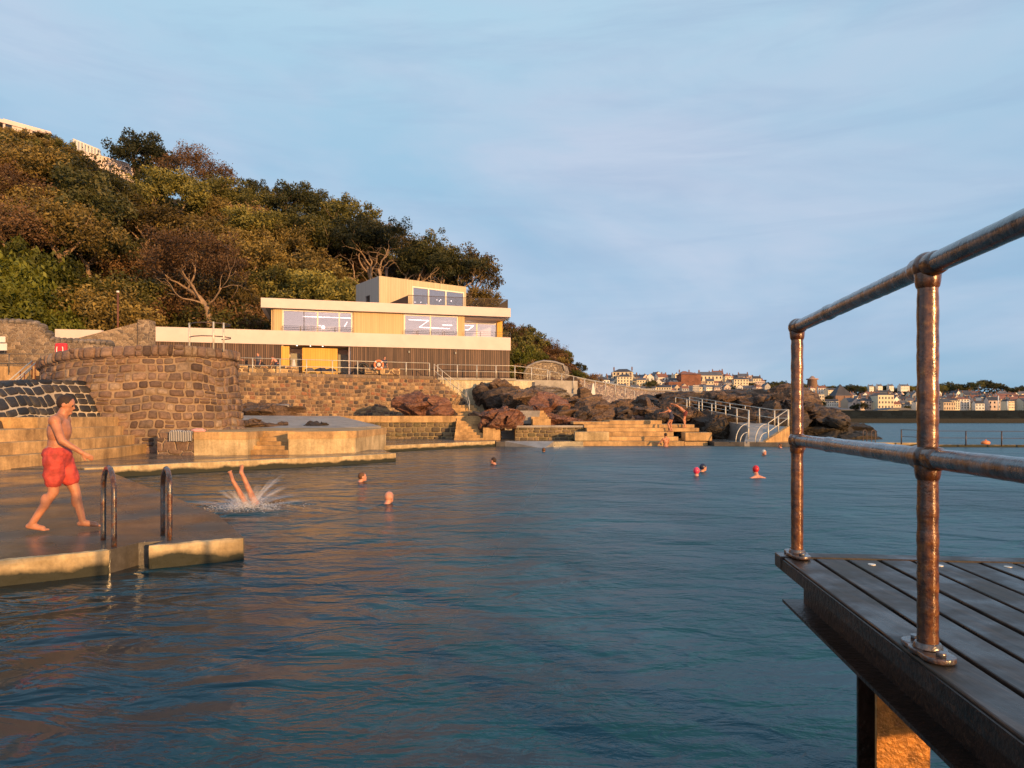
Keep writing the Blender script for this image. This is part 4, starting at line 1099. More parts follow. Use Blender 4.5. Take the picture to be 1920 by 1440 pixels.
for i in range(7):
    a = 2*math.pi*i/7; bm_.capsule(c+Vector((math.cos(a)*.22, math.sin(a)*.12, 0)), c+UPV*1.35+Vector((math.cos(a)*.04, 0, 0)), .10, .04, 8)
bm_.build('towel', M['towel'], label='white towel hanging in front of the left grey door', cat='towel')
mb = MB()
for i, (px_, w_, h_) in enumerate(((707, 2.0, .45), (730, 1.6, .5))):
    mb.box(P(px_, 697, 55.6)+UPV*.0, (w_, .8, h_), rz=R(20))
mb.build('stone_bench', M['terrace_wall'], label='low stone block behind the lifebuoy', cat='block')
mb = MB(); mb.box(P(478, 693, 53.2), (6.5, .5, .55), rz=R(20)); mb.build('low_parapet', M['terrace_wall'], label='low rubble parapet behind the railing at the left of the terrace', cat='wall')

# ---------------------------------------------------------------- mid promenade, ledges, plinth
mb = MB(); mb.prism([(-20, 40.5), (-11.6, 42.0), (-1.75, 42.6), (1.2, 44), (1.2, 60), (-22, 60)], -1, 1.66)
mb.build('promenade', M['pale_concrete'], kind='structure', label='concrete promenade below the terrace wall', cat='path')
pw = empty('promenade_wall', (-6.5, 42.2, .2), 'low mossy stone wall with a concrete band holding up the promenade', 'wall')
mb = MB(); wall_seg(mb, (-13.2, 41.6), (-1.75, 42.3), -1, 1.30, .5); mb.build('stone_face', M['mortar_low'], pw)
fnP, LP = plane_fn((-13.2, 41.6), (-3.4, 42.2), .15); stones('blocks', pw, M['st_low'], fnP, LP, 1.14, .27, .42, .04, 9, irr=.16)
mb = MB(); wall_seg(mb, (-13.2, 41.52), (-1.7, 42.22), 1.30, 1.69, .6); mb.build('coping', M['concrete'], pw)
sp = empty('promenade_steps', (-2.6, 41.4, .2), 'concrete steps going down from the promenade to the water ledge', 'stairs')
mb = MB()
for i in range(8):
    y1 = 42.3-i*.28; zt_ = 1.55-i*.165; mb.box((-2.52+.0*i, y1-.14, (zt_-.5)/2), (1.75, .279, zt_+.5))
mb.build('steps', M['concrete'], sp)
mb = MB(); mb.box((-1.2, 41.0, .35), (1.0, 1.8, 1.3)); mb.build('side_block', M['concrete'], sp)
mb = MB(); mb.prism([(-6.6, 31.5), (-.95, 38.0), (-.9, 43), (-12, 43), (-9, 36)], -1, .28)
mb.build('ledge', M['wet'], kind='structure', label='low wet concrete ledge at the back of the pool', cat='ledge')
mb = MB(); wall_seg(mb, (-6.62, 31.45), (-.95, 37.95), -1, .30, .25); mb.build('pool_kerb', M['concrete_moss'], kind='structure', label='sunlit edge of the back ledge', cat='kerb')
mb = MB(); mb.prism([(-.9, 38.0), (.9, 37.6), (5.9, 39.2), (5.9, 44), (-.9, 44)], -1, .26)
mb.build('ledge', M['wet'], kind='structure', label='low wet ledge before the dark stone wall', cat='ledge')
mb = MB(); mb.prism([(-.4, 37.9), (1.7, 36.3), (2.3, 37.7)], -1, [.30, -.05, .30]); mb.build('slipway', M['pale_concrete'], kind='structure', label='small pale slipway into the pool', cat='slipway')
lw = empty('low_stone_wall', (2.5, 41, 0), 'low dark stone wall left of the concrete bathing tiers', 'wall')
mb = MB(); wall_seg(mb, (.2, 40.6), (5.6, 41.2), -.5, 1.0, .6); mb.build('stone_face', M['mortar_low'], lw)
fnP, LP = plane_fn((.2, 40.6), (5.6, 41.2), .2); stones('blocks', lw, M['st_low'], fnP, LP, .79, .22, .38, .05, 10, irr=.2)
mb = MB(); wall_seg(mb, (.05, 40.52), (5.5, 41.12), 1.003, 1.12, .8); mb.build('coping', M['pale_concrete'], lw)
# plinth with five steps and the striped towel
pl = empty('concrete_plinth', (-8, 27, .3), 'raised concrete platform with five small steps beside the stone bastion', 'platform')
k0, k1, k2, k3 = Vector((-11.6, 24.9, 0)), Vector((-9.65, 24.95, 0)), Vector((-8.25, 25.2, 0)), Vector((-6.1, 26.6, 0))
mb = MB(); mb.prism([(k0.x, k0.y), (k1.x, k1.y), (k1.x, k1.y+1.55), (k2.x, k2.y+1.55), (k2.x, k2.y), (k2.x+1.3, k2.y+.55), (k3.x, k3.y), (-6.0, 32.5), (-13, 33)], .0, .86)
mb.build('body', M['concrete_moss'], pl, label='pale scaly lower face')
mb = MB(); mb.prism([(k0.x, k0.y-.03), (k1.x+.02, k1.y-.03), (k1.x+.02, k1.y+1.55), (k2.x-.02, k2.y+1.55), (k2.x-.02, k2.y-.03), (k2.x+1.3, k2.y+.52), (k3.x+.03, k3.y), (-5.97, 32.5), (-13, 33)], .86, 1.13)
mb.build('cap', M['concrete'], pl)
mb = MB()
for i in range(5): mb.box(((k1.x+k2.x)/2, 25.22+.15+i*.3, (.3+.15*(i+1))/2), (k2.x-k1.x-.01, .299, .15*(i+1)+.0+.3))
mb.build('steps', M['concrete'], pl)
# ledge in front of the plinth
mb = MB(); mb.prism([(-11.6, 18.7), (-9.9, 20.6), (-5.9, 23.9), (-4.45, 25.9), (-5.6, 29), (-15, 30), (-15, 18.7)], -1, .285)
mb.build('ledge', M['wet'], kind='structure', label='wet concrete ledge before the plinth and bastion', cat='ledge')
mb = MB(); wall_seg(mb, (-11.65, 18.6), (-9.9, 20.5), -1, .30, .3); wall_seg(mb, (-9.9, 20.5), (-5.9, 23.8), -1, .30, .3); wall_seg(mb, (-5.9, 23.8), (-4.4, 25.85), -1, .30, .3)
mb.build('pool_kerb', M['concrete_moss'], kind='structure', label='sunlit edge of the plinth ledge', cat='kerb')
# left terrace of seats
stc = empty('concrete_tiers', (-14.6, 22, .28), 'wide concrete seating tiers below the dark curved wall', 'steps')
base_line = [(-13.2, 10.0), (-13.7, 15.0), (-13.75, 18.4), (-13.55, 20.9), (-13.6, 23.6), (-14.3, 26.9)]
for k in range(4):
    off = -.42*k; ln = [(x+off, y) for x, y in base_line]
    if k == 3: ln = [(x+off, y) for x, y in [(-13.55, 21.3), (-13.6, 23.6), (-14.1, 27.2)]]
    mb = MB(); mb.prism(ln+[(-18, ln[-1][1]+2), (-18, ln[0][1])], .0 if k == 0 else .26+.35*k, .28+.35*(k+1))
    mb.build('tier', M['concrete'], stc, bevel=.02)
# near platform with its ladder recess
pf = MB()
poly = [(-5.9, 6.55), (-4.44, 7.55), (-4.35, 7.95), (-4.12, 8.08), (-4.118, 7.78), (-3.25, 8.28), (-4.4, 10.2), (-11.6, 19.2), (-16, 22), (-16, 4), (-8.5, 4)]
pf.prism(poly, -1.2, .262)
pf.build('platform', M['wet'], kind='structure', label='wet concrete bathing platform in the left foreground', cat='platform')
mb = MB()
def kerb_blk(a, b, th=.09, top=.268):
    wall_seg(mb, a, b, -1.2, top, th)
kerb_blk((-9.5, 4.0), (-5.9, 6.50)); kerb_blk((-5.9, 6.50), (-4.42, 7.50))
o = kb1 = mb.build('pool_kerb', M['concrete_moss'], kind='structure', label='chipped sunlit kerb left of the ladder', cat='kerb')
mb = MB(); kerb_blk((-4.12, 7.74), (-3.24, 8.25), .09)
kb2 = mb.build('pool_kerb', M['concrete_moss'], kind='structure', label='chipped sunlit kerb right of the ladder', cat='kerb')
for kb in (kb1, kb2):      # broken arrises: finely divided and roughened in the mesh itself
    bm = bmesh.new(); bm.from_mesh(kb.data); bmesh.ops.remove_doubles(bm, verts=bm.verts, dist=.001)
    for it in range(6): bmesh.ops.subdivide_edges(bm, edges=[e_ for e_ in bm.edges if e_.calc_length() > .05], cuts=1, use_grid_fill=True)
    bm.normal_update()
    for v in bm.verts:
        nf = {tuple(round(c_) for c_ in f.normal*1.4) for f in v.link_faces}
        n1_ = noise.noise(v.co*5); n2_ = noise.noise(v.co*16+Vector((3, 1, 2)))
        d_ = .006*n2_+.006*n1_
        if len(nf) > 1: d_ -= .008+.03*max(0, noise.noise(v.co*4.5+Vector((7, 2, 9))))+.012*max(0, n2_)
        v.co += v.normal*d_
    bm.to_mesh(kb.data); bm.free()
hb('dining_table', M['cladding'], [(S(590, 2), S(575, 2), 1.9, 2.6, Z2, Z2+.75), (S(640, 2.5), S(628, 2.5), 2.4, 3.0, Z2, Z2+.75), (S(845, 2), S(830, 2), 2.2, 2.8, Z2, Z2+.75), (S(790, 2), S(775, 2), 2.2, 2.8, Z2, Z2+.75)])
hb('inner_partition', M['soffit'], [(S(585, 4.2), S(575, 4.2), 4.0, 4.2, Z2, Z3-.1), (S(852, 4.2), S(848, 4.2), 4.0, 4.2, Z2, Z3-.1), (S(648, 4.2), S(638, 4.2), 4.0, 4.2, Z2, Z3-.1)])
# handrail hoops of the ladder
def hoop(a, b, h, r, mat, label, name='ladder_handrail', cat='handrail', group=None):
    a, b = Vector(a), Vector(b); m_ = (a+b)/2; hv = (b-a)/2; rr = hv.length; pts = [a-UPV*.1]
    pts += [a+UPV*(h-rr)*k/6 for k in range(1, 7)]
    for i in range(1, 10):
        an = math.pi-math.pi*i/10; pts.append(m_+hv*math.cos(an)+UPV*(h-rr+rr*1.0*math.sin(an)))
    pts += [b+UPV*(h-rr)*k/6 for k in range(6, 0, -1)]+[b-UPV*.1]
    mb = MB(); mb.tube(pts, r, 10); return mb.build(name, mat, label=label, cat=cat, group=group)
hoop((-4.86, 8.12, .28), (-4.50, 7.72, .28), .86, .030, M['ladder'], 'rusty hooped ladder handrail, the left one of the two')
hoop((-4.32, 8.45, .28), (-4.06, 8.10, .28), .82, .030, M['ladder'], 'rusty hooped ladder handrail, the right one of the two')

# ---------------------------------------------------------------- stone bastion and left walls
def bastion():
    e = empty('stone_bastion', (-14.0, 29.6, .3), 'round battered stone bastion with a hooped railing on top', 'bastion')
    c = Vector((-16.45, 30.0, 0)); NA, NZ = 72, 14
    def pt(a, f):
        # a: 0 = to the right (+x), increasing towards the viewer (-y)
        ex, ey = lerp(4.55, 4.1, f**.8), lerp(4.0, 3.1, f**.8)
        if a > 1.4: ex -= .38*(a-1.4); ey -= .25*(a-1.4)
        zt_ = 4.30-.18*max(0, min(1, (a-.8)/.8))-.75*max(0, min(1, (a-1.6)/1.6))**1.3; zb_ = .2
        x = c.x+math.cos(a)*ex; y = c.y-math.sin(a)*ey
        return Vector((x, y, lerp(zb_, zt_, f)))
    rows = [[pt(-.9+(4.6)*i/NA, j/NZ) for i in range(NA+1)] for j in range(NZ+1)]
    mb = MB(); vs = [p for row in rows for p in row]; fs = []; uvs = []
    for j in range(NZ):
        for i in range(NA):
            fs.append((j*(NA+1)+i+1, j*(NA+1)+i, (j+1)*(NA+1)+i, (j+1)*(NA+1)+i+1))
            ua, ub = -3.9*(-.9+4.6*i/NA), -3.9*(-.9+4.6*(i+1)/NA)
            z_ = lambda jj: jj/NZ*4.3
            uvs.append([(ub, z_(j)), (ua, z_(j)), (ua, z_(j+1)), (ub, z_(j+1))])
    rn_ = noise
    vs = [p+Vector((p.x-c.x, p.y-c.y, 0)).normalized()*(.10*noise.noise(p*1.6)) for p in vs]
    mb.add(vs, fs, uvs, smooth=True); mb.build('battered_face', M['mortar'], e)
    def fn(u, v, bulge=0):
        a, f = -.9+u/4.1, v/4.15; p = pt(a, f); q1_, q2_ = pt(a+.02, f), pt(a, f+.02); n_ = (q1_-p).cross(q2_-p).normalized()
        if n_.dot(Vector((p.x-c.x, p.y-c.y, 0))) < 0: n_ = -n_
        return p+Vector((p.x-c.x, p.y-c.y, 0)).normalized()*(.10*noise.noise(p*1.6)), n_
    stones('blocks', e, M['st_bastion'], fn, 4.6*4.1, 4.1, .36, .42, .075, 5, gap=.03, irr=.34, wob=.18)
    stones('coping_stones', e, M['st_bastion'], lambda u, v: (lambda pn: (pn[0]+pn[1]*.12, pn[1]))(fn(u, v)), 4.6*4.1, .46, .46, .34, .10, 6, gap=.02, v0=3.98)
    top = rows[-1]; inn = [Vector((lerp(c.x, p.x, .84), lerp(c.y, p.y, .84), p.z+.05)) for p in top]
    mb = MB(); out = [p+Vector((p.x-c.x, p.y-c.y, 0)).normalized()*.1 for p in top]
    n = len(top); vs = [p+UPV*.22 for p in out]+[p-UPV*.12 for p in out]+[p+UPV*.17 for p in inn]
    fs = []; uvs = []
    for i in range(n-1):
        u_, u2 = -3.3*(-.9+4.6*i/NA), -3.3*(-.9+4.6*(i+1)/NA)
        fs += [(n+i+1, n+i, i, i+1), (i+1, i, 2*n+i, 2*n+i+1)]
        uvs += [[(u2, 0), (u_, 0), (u_, .3), (u2, .3)], [(u2, .3), (u_, .3), (u_, .45), (u2, .45)]]
    mb.add(vs, fs, uvs); mb.build('coping', masonry('bastion_coping', (.5, .9), ((.16, .12, .095), (.24, .17, .13), (.30, .22, .17), (.20, .15, .13)), (.30, .22, .16), .05, .5, .9, course=False), e)
    mb = MB(); cap = [p+UPV*.1 for p in inn]; mb.face([(p.x, p.y, p.z) for p in reversed(cap)]); mb.build('paved_top', M['pale_concrete'], e)
bastion()
# round railing on the bastion
e = empty('round_railing', (-12.6, 29.2, 4.5), 'galvanised curved railing on top of the stone bastion', 'railing')
cc = Vector((-13.6, 28.9, 4.32)); 
arc = [cc+Vector((math.cos(a)*1.55, -math.sin(a)*1.0, 0)) for a in [R(-75+i*(290)/24) for i in range(25)]]
arc = [Vector((x_, y_, 4.55)) for x_, y_ in ((-13.75, 29.1), (-13.4, 28.75), (-13.0, 28.6), (-12.55, 28.7), (-12.25, 29.0), (-12.12, 29.4), (-12.3, 29.8), (-12.8, 30.1))]
for hh in (1.08, .52):
    mb = MB(); mb.tube([p+UPV*hh for p in arc], .022, 6); mb.build('rail', M['rail_dark'], e)
for p in (arc[0], arc[3], arc[4]):
    mb = MB(); mb.tube([p-UPV*.1, p+UPV*1.12], .038, 8); mb.build('post', M['rail'], e)

# dark concave wall behind the seats
def curved_wall(name, label, pts, zt, zb_, batter, mat, th=1.2, ns=60, nz=8):
    """pts: plan curve at the foot; zt, zb_: lists at pts"""
    mb = MB(); vs = []; L = 0; us = []; n = len(pts)
    def at(i):
        f = i/ns*(n-1); k = min(int(f), n-2); t = f-k; t = t
        g_ = lambda l: lerp(l[k], l[k+1], t)
        return Vector((lerp(pts[k][0], pts[k+1][0], t), lerp(pts[k][1], pts[k+1][1], t), 0)), g_(zt), g_(zb_)
    P0 = [at(i) for i in range(ns+1)]
    for i in range(ns+1):
        if i: L += (P0[i][0]-P0[i-1][0]).length
        us.append(L)
    for i in range(ns+1):
        t = (P0[min(i+1, ns)][0]-P0[max(i-1, 0)][0]).normalized(); nn = Vector((-t.y, t.x, 0))
        if nn.y < 0 and abs(nn.y) > abs(nn.x): nn = -nn
        if abs(nn.x) >= abs(nn.y) and nn.x > 0: nn = -nn
        p, a, b = P0[i]
        for j in range(nz+1):
            f = j/nz; vs.append(p+nn*(batter*f**1.7)+UPV*lerp(b, a, f)+nn*(.06*noise.noise(Vector((p.x, p.y, f*3))*1.5)))
        vs.append(p+nn*(batter+.5)+UPV*(a+.06)); vs.append(p+nn*(batter+th)+UPV*(a-.05)); vs.append(p+nn*(batter+th)+UPV*(b-.3))
    m_ = nz+4; fs = []; uvs = []
    for i in range(ns):
        for j in range(m_-1):
            fs.append((i*m_+j, (i+1)*m_+j, (i+1)*m_+j+1, i*m_+j+1))
            def vv(ii, jj):
                if jj <= nz: return lerp(P0[ii][2], P0[ii][1], jj/nz)
                return P0[ii][1]+.5*(jj-nz)
            uvs.append([(us[i], vv(i, j)), (us[i+1], vv(i+1, j)), (us[i+1], vv(i+1, j+1)), (us[i], vv(i, j+1))])
    mb.add(vs, fs, uvs, smooth=True)
    e = empty(name, Vector((pts[0][0], pts[0][1], zb_[0])), label, 'wall'); mb.build('joint_bed', M['mortar_dark'], e)
    def fn(u, v):
        i = 0
        while i < ns-1 and us[i+1] < u: i += 1
        t = max(0, min(1, (u-us[i])/max(1e-6, us[i+1]-us[i]))); p = P0[i][0].lerp(P0[i+1][0], t); a, b = lerp(P0[i][1], P0[i+1][1], t), lerp(P0[i][2], P0[i+1][2], t)
        tt_ = (P0[i+1][0]-P0[i][0]).normalized(); nn = Vector((-tt_.y, tt_.x, 0)); 
        if nn.x > 0: nn = -nn
        h_ = a-b; f = v/1.75
        if f <= 1: return p+nn*(batter*f**1.7)+UPV*lerp(b, a, f), (-nn+UPV*(batter*1.7*max(f, .05)**.7/h_)).normalized()
        return p+nn*(batter+(f-1)*1.75)+UPV*(a+.05), (UPV-nn*.3).normalized()
    stones('blocks', e, mat, fn, us[-1], 2.5, .34, .44, .045, 11, gap=.026, irr=.2, wob=.14)
    return e
curved_wall('curved_wall', 'low curved wall of dark stone with pale joints behind the seating tiers',
            [(-14.9, 11.5), (-15.3, 15.5), (-15.6, 19.5), (-16.0, 22.8), (-16.2, 24.8), (-15.9, 26.5), (-15.3, 27.4)], [2.6, 2.62, 2.65, 2.75, 2.95, 3.0, 2.95], [.9, .9, .9, .95, 1.0, 1.1, 1.2], .85, M['st_dark'])
mb = MB(); mb.prism([(-16.2, 12), (-17.2, 22), (-17.4, 27), (-19, 31), (-34, 36), (-40, 30), (-30, 12)], .5, 2.55)
mb.build('upper_paving', M['pale_concrete'], kind='structure', label='paved level behind the dark curved wall', cat='paving')

# far left: stone walls, stairs, rails, signs
fw = empty('left_stone_wall', (-29, 39, 3), 'pale rubble wall with a rounded stepped top at the far left', 'wall')
fl = [(-60, 600), (-30, 598), (0, 598), (45, 599), (66, 602), (80, 611), (90, 628), (98, 634), (165, 636), (205, 640)]
mb = MB(); dl = 39.0
for (x0, y0), (x1, y1) in zip(fl, fl[1:]):
    wall_seg(mb, (PX(x0, dl), dl), (PX(x1, dl), dl), 3.6, ZY(y0, dl)-.25, .7, z1b=ZY(y1, dl)-.25)
mb.build('stone_face', M['far_stone'], fw)
rn = random.Random(4); mb = MB()
for (x0, y0), (x1, y1) in zip(fl, fl[1:]):
    n = max(1, int((x1-x0)/10))
    for i in range(n):
        t = (i+.5)/n; p = Vector((PX(lerp(x0, x1, t), dl), dl+.35, ZY(lerp(y0, y1, t), dl)-.2)); mb.ball(p, .22, 8, 6, squash=(.75, 1.8, 1.2+rn.uniform(-.1, .2)))
mb.build('coping', M['rock_grey'], fw)
gw = empty('sloping_stone_wall', (-27, 44, 4), 'pale stone wall with a top rising to the right beside the clubhouse', 'wall')
dl = 45.5; mb = MB()
wall_seg(mb, (PX(138, dl), dl), (PX(250, dl), dl+1), 4.0, ZY(636, dl), .6, z1b=ZY(603, dl+1)); mb.build('stone_face', M['far_stone'], gw)
mb = MB(); mb.box((PX(257, dl), dl+1.2, 6.2), (.75, .9, 4.0)); mb.build('end_pillar', M['far_stone'], gw)
mb = MB(); wall_seg(mb, (PX(103, 47), 47), (PX(182, 47), 47.5), 5.5, ZY(617, 47), .4); mb.build('white_parapet', M['fascia'], label='short white parapet between the left stone walls', cat='wall')
dl = 37.5
mb = MB(); mb.prism([(PX(-80, dl), dl), (PX(118, dl), dl), (PX(140, dl+4), dl+4), (PX(-80, dl+4), dl+4)], 3.0, ZY(687, dl)); mb.build('upper_landing', M['concrete'], kind='structure', label='concrete landing below the left stone wall', cat='landing')
stl = empty('left_stairs', (PX(110, 36), 36, 2.6), 'dark stairs climbing right behind the bastion', 'stairs')
mb = MB()
for i in range(10): mb.box((PX(78+i*6.5, 36.5), 36.3, (2.5+3.5+i*.16)/2-.2), (.2, 1.8, 1.0+i*.16))
mb.build('steps', M['rock_dark'], stl)
sl2 = empty('left_lower_stairs', (PX(30, 33), 33, 2.4), 'concrete steps at the far left edge below the landing', 'stairs')
mb = MB()
for i in range(7): mb.box((PX(-20, 33.2)+.0, 36.3-i*.5, 2.3+(7-i)*.17/2), (6.8, .499, (7-i)*.17+.1))
mb.build('steps', M['concrete'], sl2)
railing('landing_railing', 'thin grey railing along the far left landing', [(PX(-70, 37), 37, 4.1), (PX(104, 37), 37, 4.1)], .95, (.45,), 2.2, .02, M['bar_grey'])
railing('steps_handrail', 'sloping double handrail on the far left lower steps', [(PX(14, 33), 33, 2.5), (PX(60, 36), 36, 3.75)], .85, (.55,), 1.8, .028, M['rail'], post_mat=M['rail_rust'], pr=.035)
railing('steps_handrail', 'sloping handrail on the stairs right of the red lifebuoy box', [(PX(78, 35.2), 35.2, 2.9), (PX(142, 36.0), 36.0, 4.15)], .85, (.4,), 1.9, .026, M['rail'], post_mat=M['rail_rust'], pr=.035)
railing('steps_handrail', 'second sloping handrail parallel to the far left one', [(PX(24, 32.2), 32.2, 2.45), (PX(66, 35), 35, 3.55)], .85, (), 1.6, .024, M['rail'], post_mat=M['rail_rust'], pr=.032)
for i, (y0, y1, x1) in enumerate(((631, 642, 10), (644, 657, 13))):
    mb = MB(); a = P(-30, y0, 38.2); b = P(x1, y1, 38.2); mb.box((a+b)/2, (b.x-a.x, .04, a.z-b.z)); 
    mb.build('notice_board', M['white_paint'], label=('upper' if i == 0 else 'lower')+' blank white notice board on the left stone wall', cat='sign')
# red lifebuoy box
e = empty('lifebuoy_box', P(115, 672, 36.4), 'red lifebuoy housing with two white grips on the left landing', 'lifebuoy box')
c = P(115, 656.5, 36.4); mb = MB(); mb.box(c, (.64, .2, .76)); mb.build('housing', M['red_plastic'], e, bevel=.09)
for s_ in (-1, 1):
    mb = MB(); mb.tube([c+Vector((s_*(.13+.035*math.cos(a)), -.13, .17*math.sin(a))) for a in [R(-80+20*i) for i in range(9)]], .028, 6); mb.build('grip', M['white_paint'], e)
mb = MB(); mb.tube([c-UPV*.3+Vector((0, .05, 0)), c-UPV*1.0+Vector((0, .05, 0))], .04, 6); mb.build('post', M['rail'], e)
# rusty lamp post
e = empty('lamp_post', P(221, 614, 51), 'thin rusty red post with a pale head in front of the wood', 'lamp post')
mb = MB(); a = P(221, 614, 51); mb.tube([a-UPV*1.5, P(221, 549, 51)], .07, 8); mb.build('post', M['rail_rust'], e)
mb = MB(); mb.tube([P(221, 549, 51), P(221, 545.5, 51)], .10, 8); mb.build('head', M['white_paint'], e)

# striped towel and pink cloth on the bastion step
mb = MB(); a = Vector((-11.95, 24.95, 1.16)); nxt = 10
mb.prism([(-13.2, 25.4), (-11.62, 24.93), (-11.62, 26.5), (-13.4, 27.5)], .25, 1.08); mb.build('stone_block', M['bastion'], label='low stone block at the foot of the bastion, left of the plinth', cat='block')
bm = bmesh.new(); bmesh.ops.create_grid(bm, x_segments=26, y_segments=16, size=1)
for v in bm.verts:
    x, y = v.co.x, v.co.y; v.co = Vector((x*.48, y*.26, .05+.05*noise.noise(Vector((x*2, y*2, 1)))+.03*noise.noise(Vector((x*5, y*5, 4)))))
    if y < -.3: v.co.z -= (-.3-y)*.55; v.co.y = -.08+.02*y
me = bpy.data.meshes.new('striped_towel'); bm.to_mesh(me); bm.free()
mm, nt, b = newmat('striped_cloth'); ob = nd(nt, 'ShaderNodeTexCoord').outputs['Object']; xx = nd(nt, 'ShaderNodeSeparateXYZ', {0: ob}).outputs[0]
nt.links.new(mixc(nt, mth(nt, 'GREATER_THAN', mth(nt, 'FRACT', mth(nt, 'MULTIPLY', xx, 14)), .5), (.05, .06, .08), (.6, .56, .5)), b.inputs['Base Color'])
me.materials.append(mm); o = bpy.data.objects.new('striped_towel', me); COL.objects.link(o); o.location = (-12.1, 25.05, 1.12); o.rotation_euler = (0, 0, -.2); top_tag(o, 'black and white striped towel draped over the low stone block', 'towel')
sack((-11.55, 25.15, 1.16), .26, .14, .1, M['pink'], 'folded_cloth', 'small pink cloth beside the striped towel', 'cloth', .1)

# ---------------------------------------------------------------- bathing tiers on the right
bt = empty('bathing_tiers', (9.5, 40, 0), 'broad weathered concrete bathing tiers at the back of the pool', 'steps')
def tb(px0, px1, d0_, d1_, z0, z1, name='tier', mat='concrete'):
    mb = MB(); mb.prism([(PX(px0, d0_), d0_), (PX(px1, d0_), d0_), (PX(px1, d0_), d1_), (PX(px0, d0_), d1_)], z0, z1); return mb.build(name, M[mat], bt, bevel=.02)
tb(1075, 1283, 38.6, 44, -1, .26); tb(1283.5, 1327, 38.9, 44, -1, .22)
tb(1100, 1272, 39.3, 44, .262, .50); tb(1100, 1263, 39.8, 44, .502, .76)
tb(1100, 1311, 40.3, 44.2, .762, .98); tb(1095, 1302, 40.9, 44.4, .982, 1.18); tb(1143, 1241, 41.5, 45, 1.182, 1.42)
tb(1285, 1335, 39.25, 40.25, .262, .74, 'block'); tb(1078, 1142, 39.2, 39.78, .262, .78, 'block', 'concrete_moss'); tb(1075, 1143, 41.45, 44, 1.182, 1.34)
# ledge, ramp wedge and walkway
mb = MB(); mb.prism([(11.35, 38.3), (15.0, 37.4), (19.2, 37.0), (19.2, 38.0), (19.2, 43), (11.2, 43)], -1, .24)
mb.build('ledge', M['wet'], kind='structure', label='wet ledge at the foot of the access ramp', cat='ledge')
rp = empty('access_ramp', (14.5, 41, .2), 'pale concrete access ramp doubling back down to the pool', 'ramp')
mb = MB(); mb.prism([(12.9, 37.9), (14.0, 37.7), (15.95, 39.4), (15.7, 41.6), (14.3, 41.2)], -.2, [.27, .27, 1.08, 1.08, 1.05]); mb.build('lower_run', M['pale_concrete'], rp)
mb = MB(); wall_seg(mb, (14.0, 37.66), (16.0, 39.35), -.2, .30, .2, z1b=1.11); mb.build('sunlit_side', M['concrete'], rp)
mb = MB(); mb.prism([(14.3, 41.21), (16.2, 41.61), (15.2, 44.5), (13.1, 50.5), (11.9, 50.2), (13.7, 43.8)], .2, [1.05, 1.08, 1.35, 2.08, 2.08, 1.35]); mb.build('upper_run', M['pale_concrete'], rp)
railing('ramp_railing', 'pale railing on the near side of the upper ramp run', [(12.0, 50.1, 2.05), (13.7, 43.8, 1.32), (14.3, 41.2, 1.02)], 1.0, (.5,), 1.5, .024, M['rail'], pr=.042)
railing('ramp_railing', 'pale railing on the far side of the upper ramp run', [(13.1, 50.4, 2.08), (15.2, 44.5, 1.35), (16.0, 41.6, 1.05), (16.0, 39.5, 1.05)], 1.0, (.5,), 1.5, .024, M['rail'], pr=.042)
railing('ramp_railing', 'pale railing on the sunlit side of the lower ramp run', [(14.3, 38.1, .3), (15.95, 39.45, 1.06)], 1.0, (.5,), 1.0, .024, M['rail'], pr=.042)
railing('ramp_railing', 'pale railing on the rock side of the lower ramp run', [(13.3, 38.4, .35), (14.25, 41.1, 1.0)], 1.0, (.5,), 1.3, .024, M['rail'], pr=.042)
for i, (c, hh) in enumerate((((13.2, 38.3, .25), 1.0), ((14.15, 37.95, .25), 1.0))):
    e = empty('ramp_handrail', c, ('left' if i == 0 else 'right')+' curved pale handrail end at the foot of the ramp', 'handrail')
    c = Vector(c); dr = Vector((-.9, -.55, 0)).normalized()
    for s_, h_ in ((1.0, 1.0), (.62, .52)):
        mb = MB(); pts = [c+UPV*h_]+[c+dr*(s_*.95*math.sin(a))+UPV*(h_*math.cos(a)) for a in [R(k*11.25) for k in range(1, 9)]]; mb.tube(pts, .026, 6); mb.build('rail', M['rail'], e)
# thin outer pool wall with posts
mb = MB(); wall_seg(mb, (19.2, 37.6), (22.5, 37.3), -1, .22, .8); wall_seg(mb, (22.5, 37.2), (60, 35), -1, .13, .35)
mb.build('outer_pool_wall', M['concrete_moss'], label='thin low sea wall closing the pool on the right', cat='wall')
railing('sea_railing', 'weathered two rail railing on the outer pool wall', [(PX(1690, 37.2), 37.2, .2), (PX(1752, 37.2), 37.0, .13), (PX(1811, 36.8), 36.8, .13), (PX(1878, 36.5), 36.5, .13), (PX(1945, 36.2), 36.2, .13), (PX(2020, 36), 36, .13)], .75, (.5,), 9, .014, M['rail_dark'], pr=.035)
for i, x_ in enumerate((1618, 1634)):
    hoop((PX(x_, 37.3), 37.3, .2), (PX(x_+9, 37.3), 37.4, .2), .72, .022, M['rail_dark'], ('left' if i == 0 else 'right')+' dark ladder hoop at the end of the sea railing', cat='handrail')

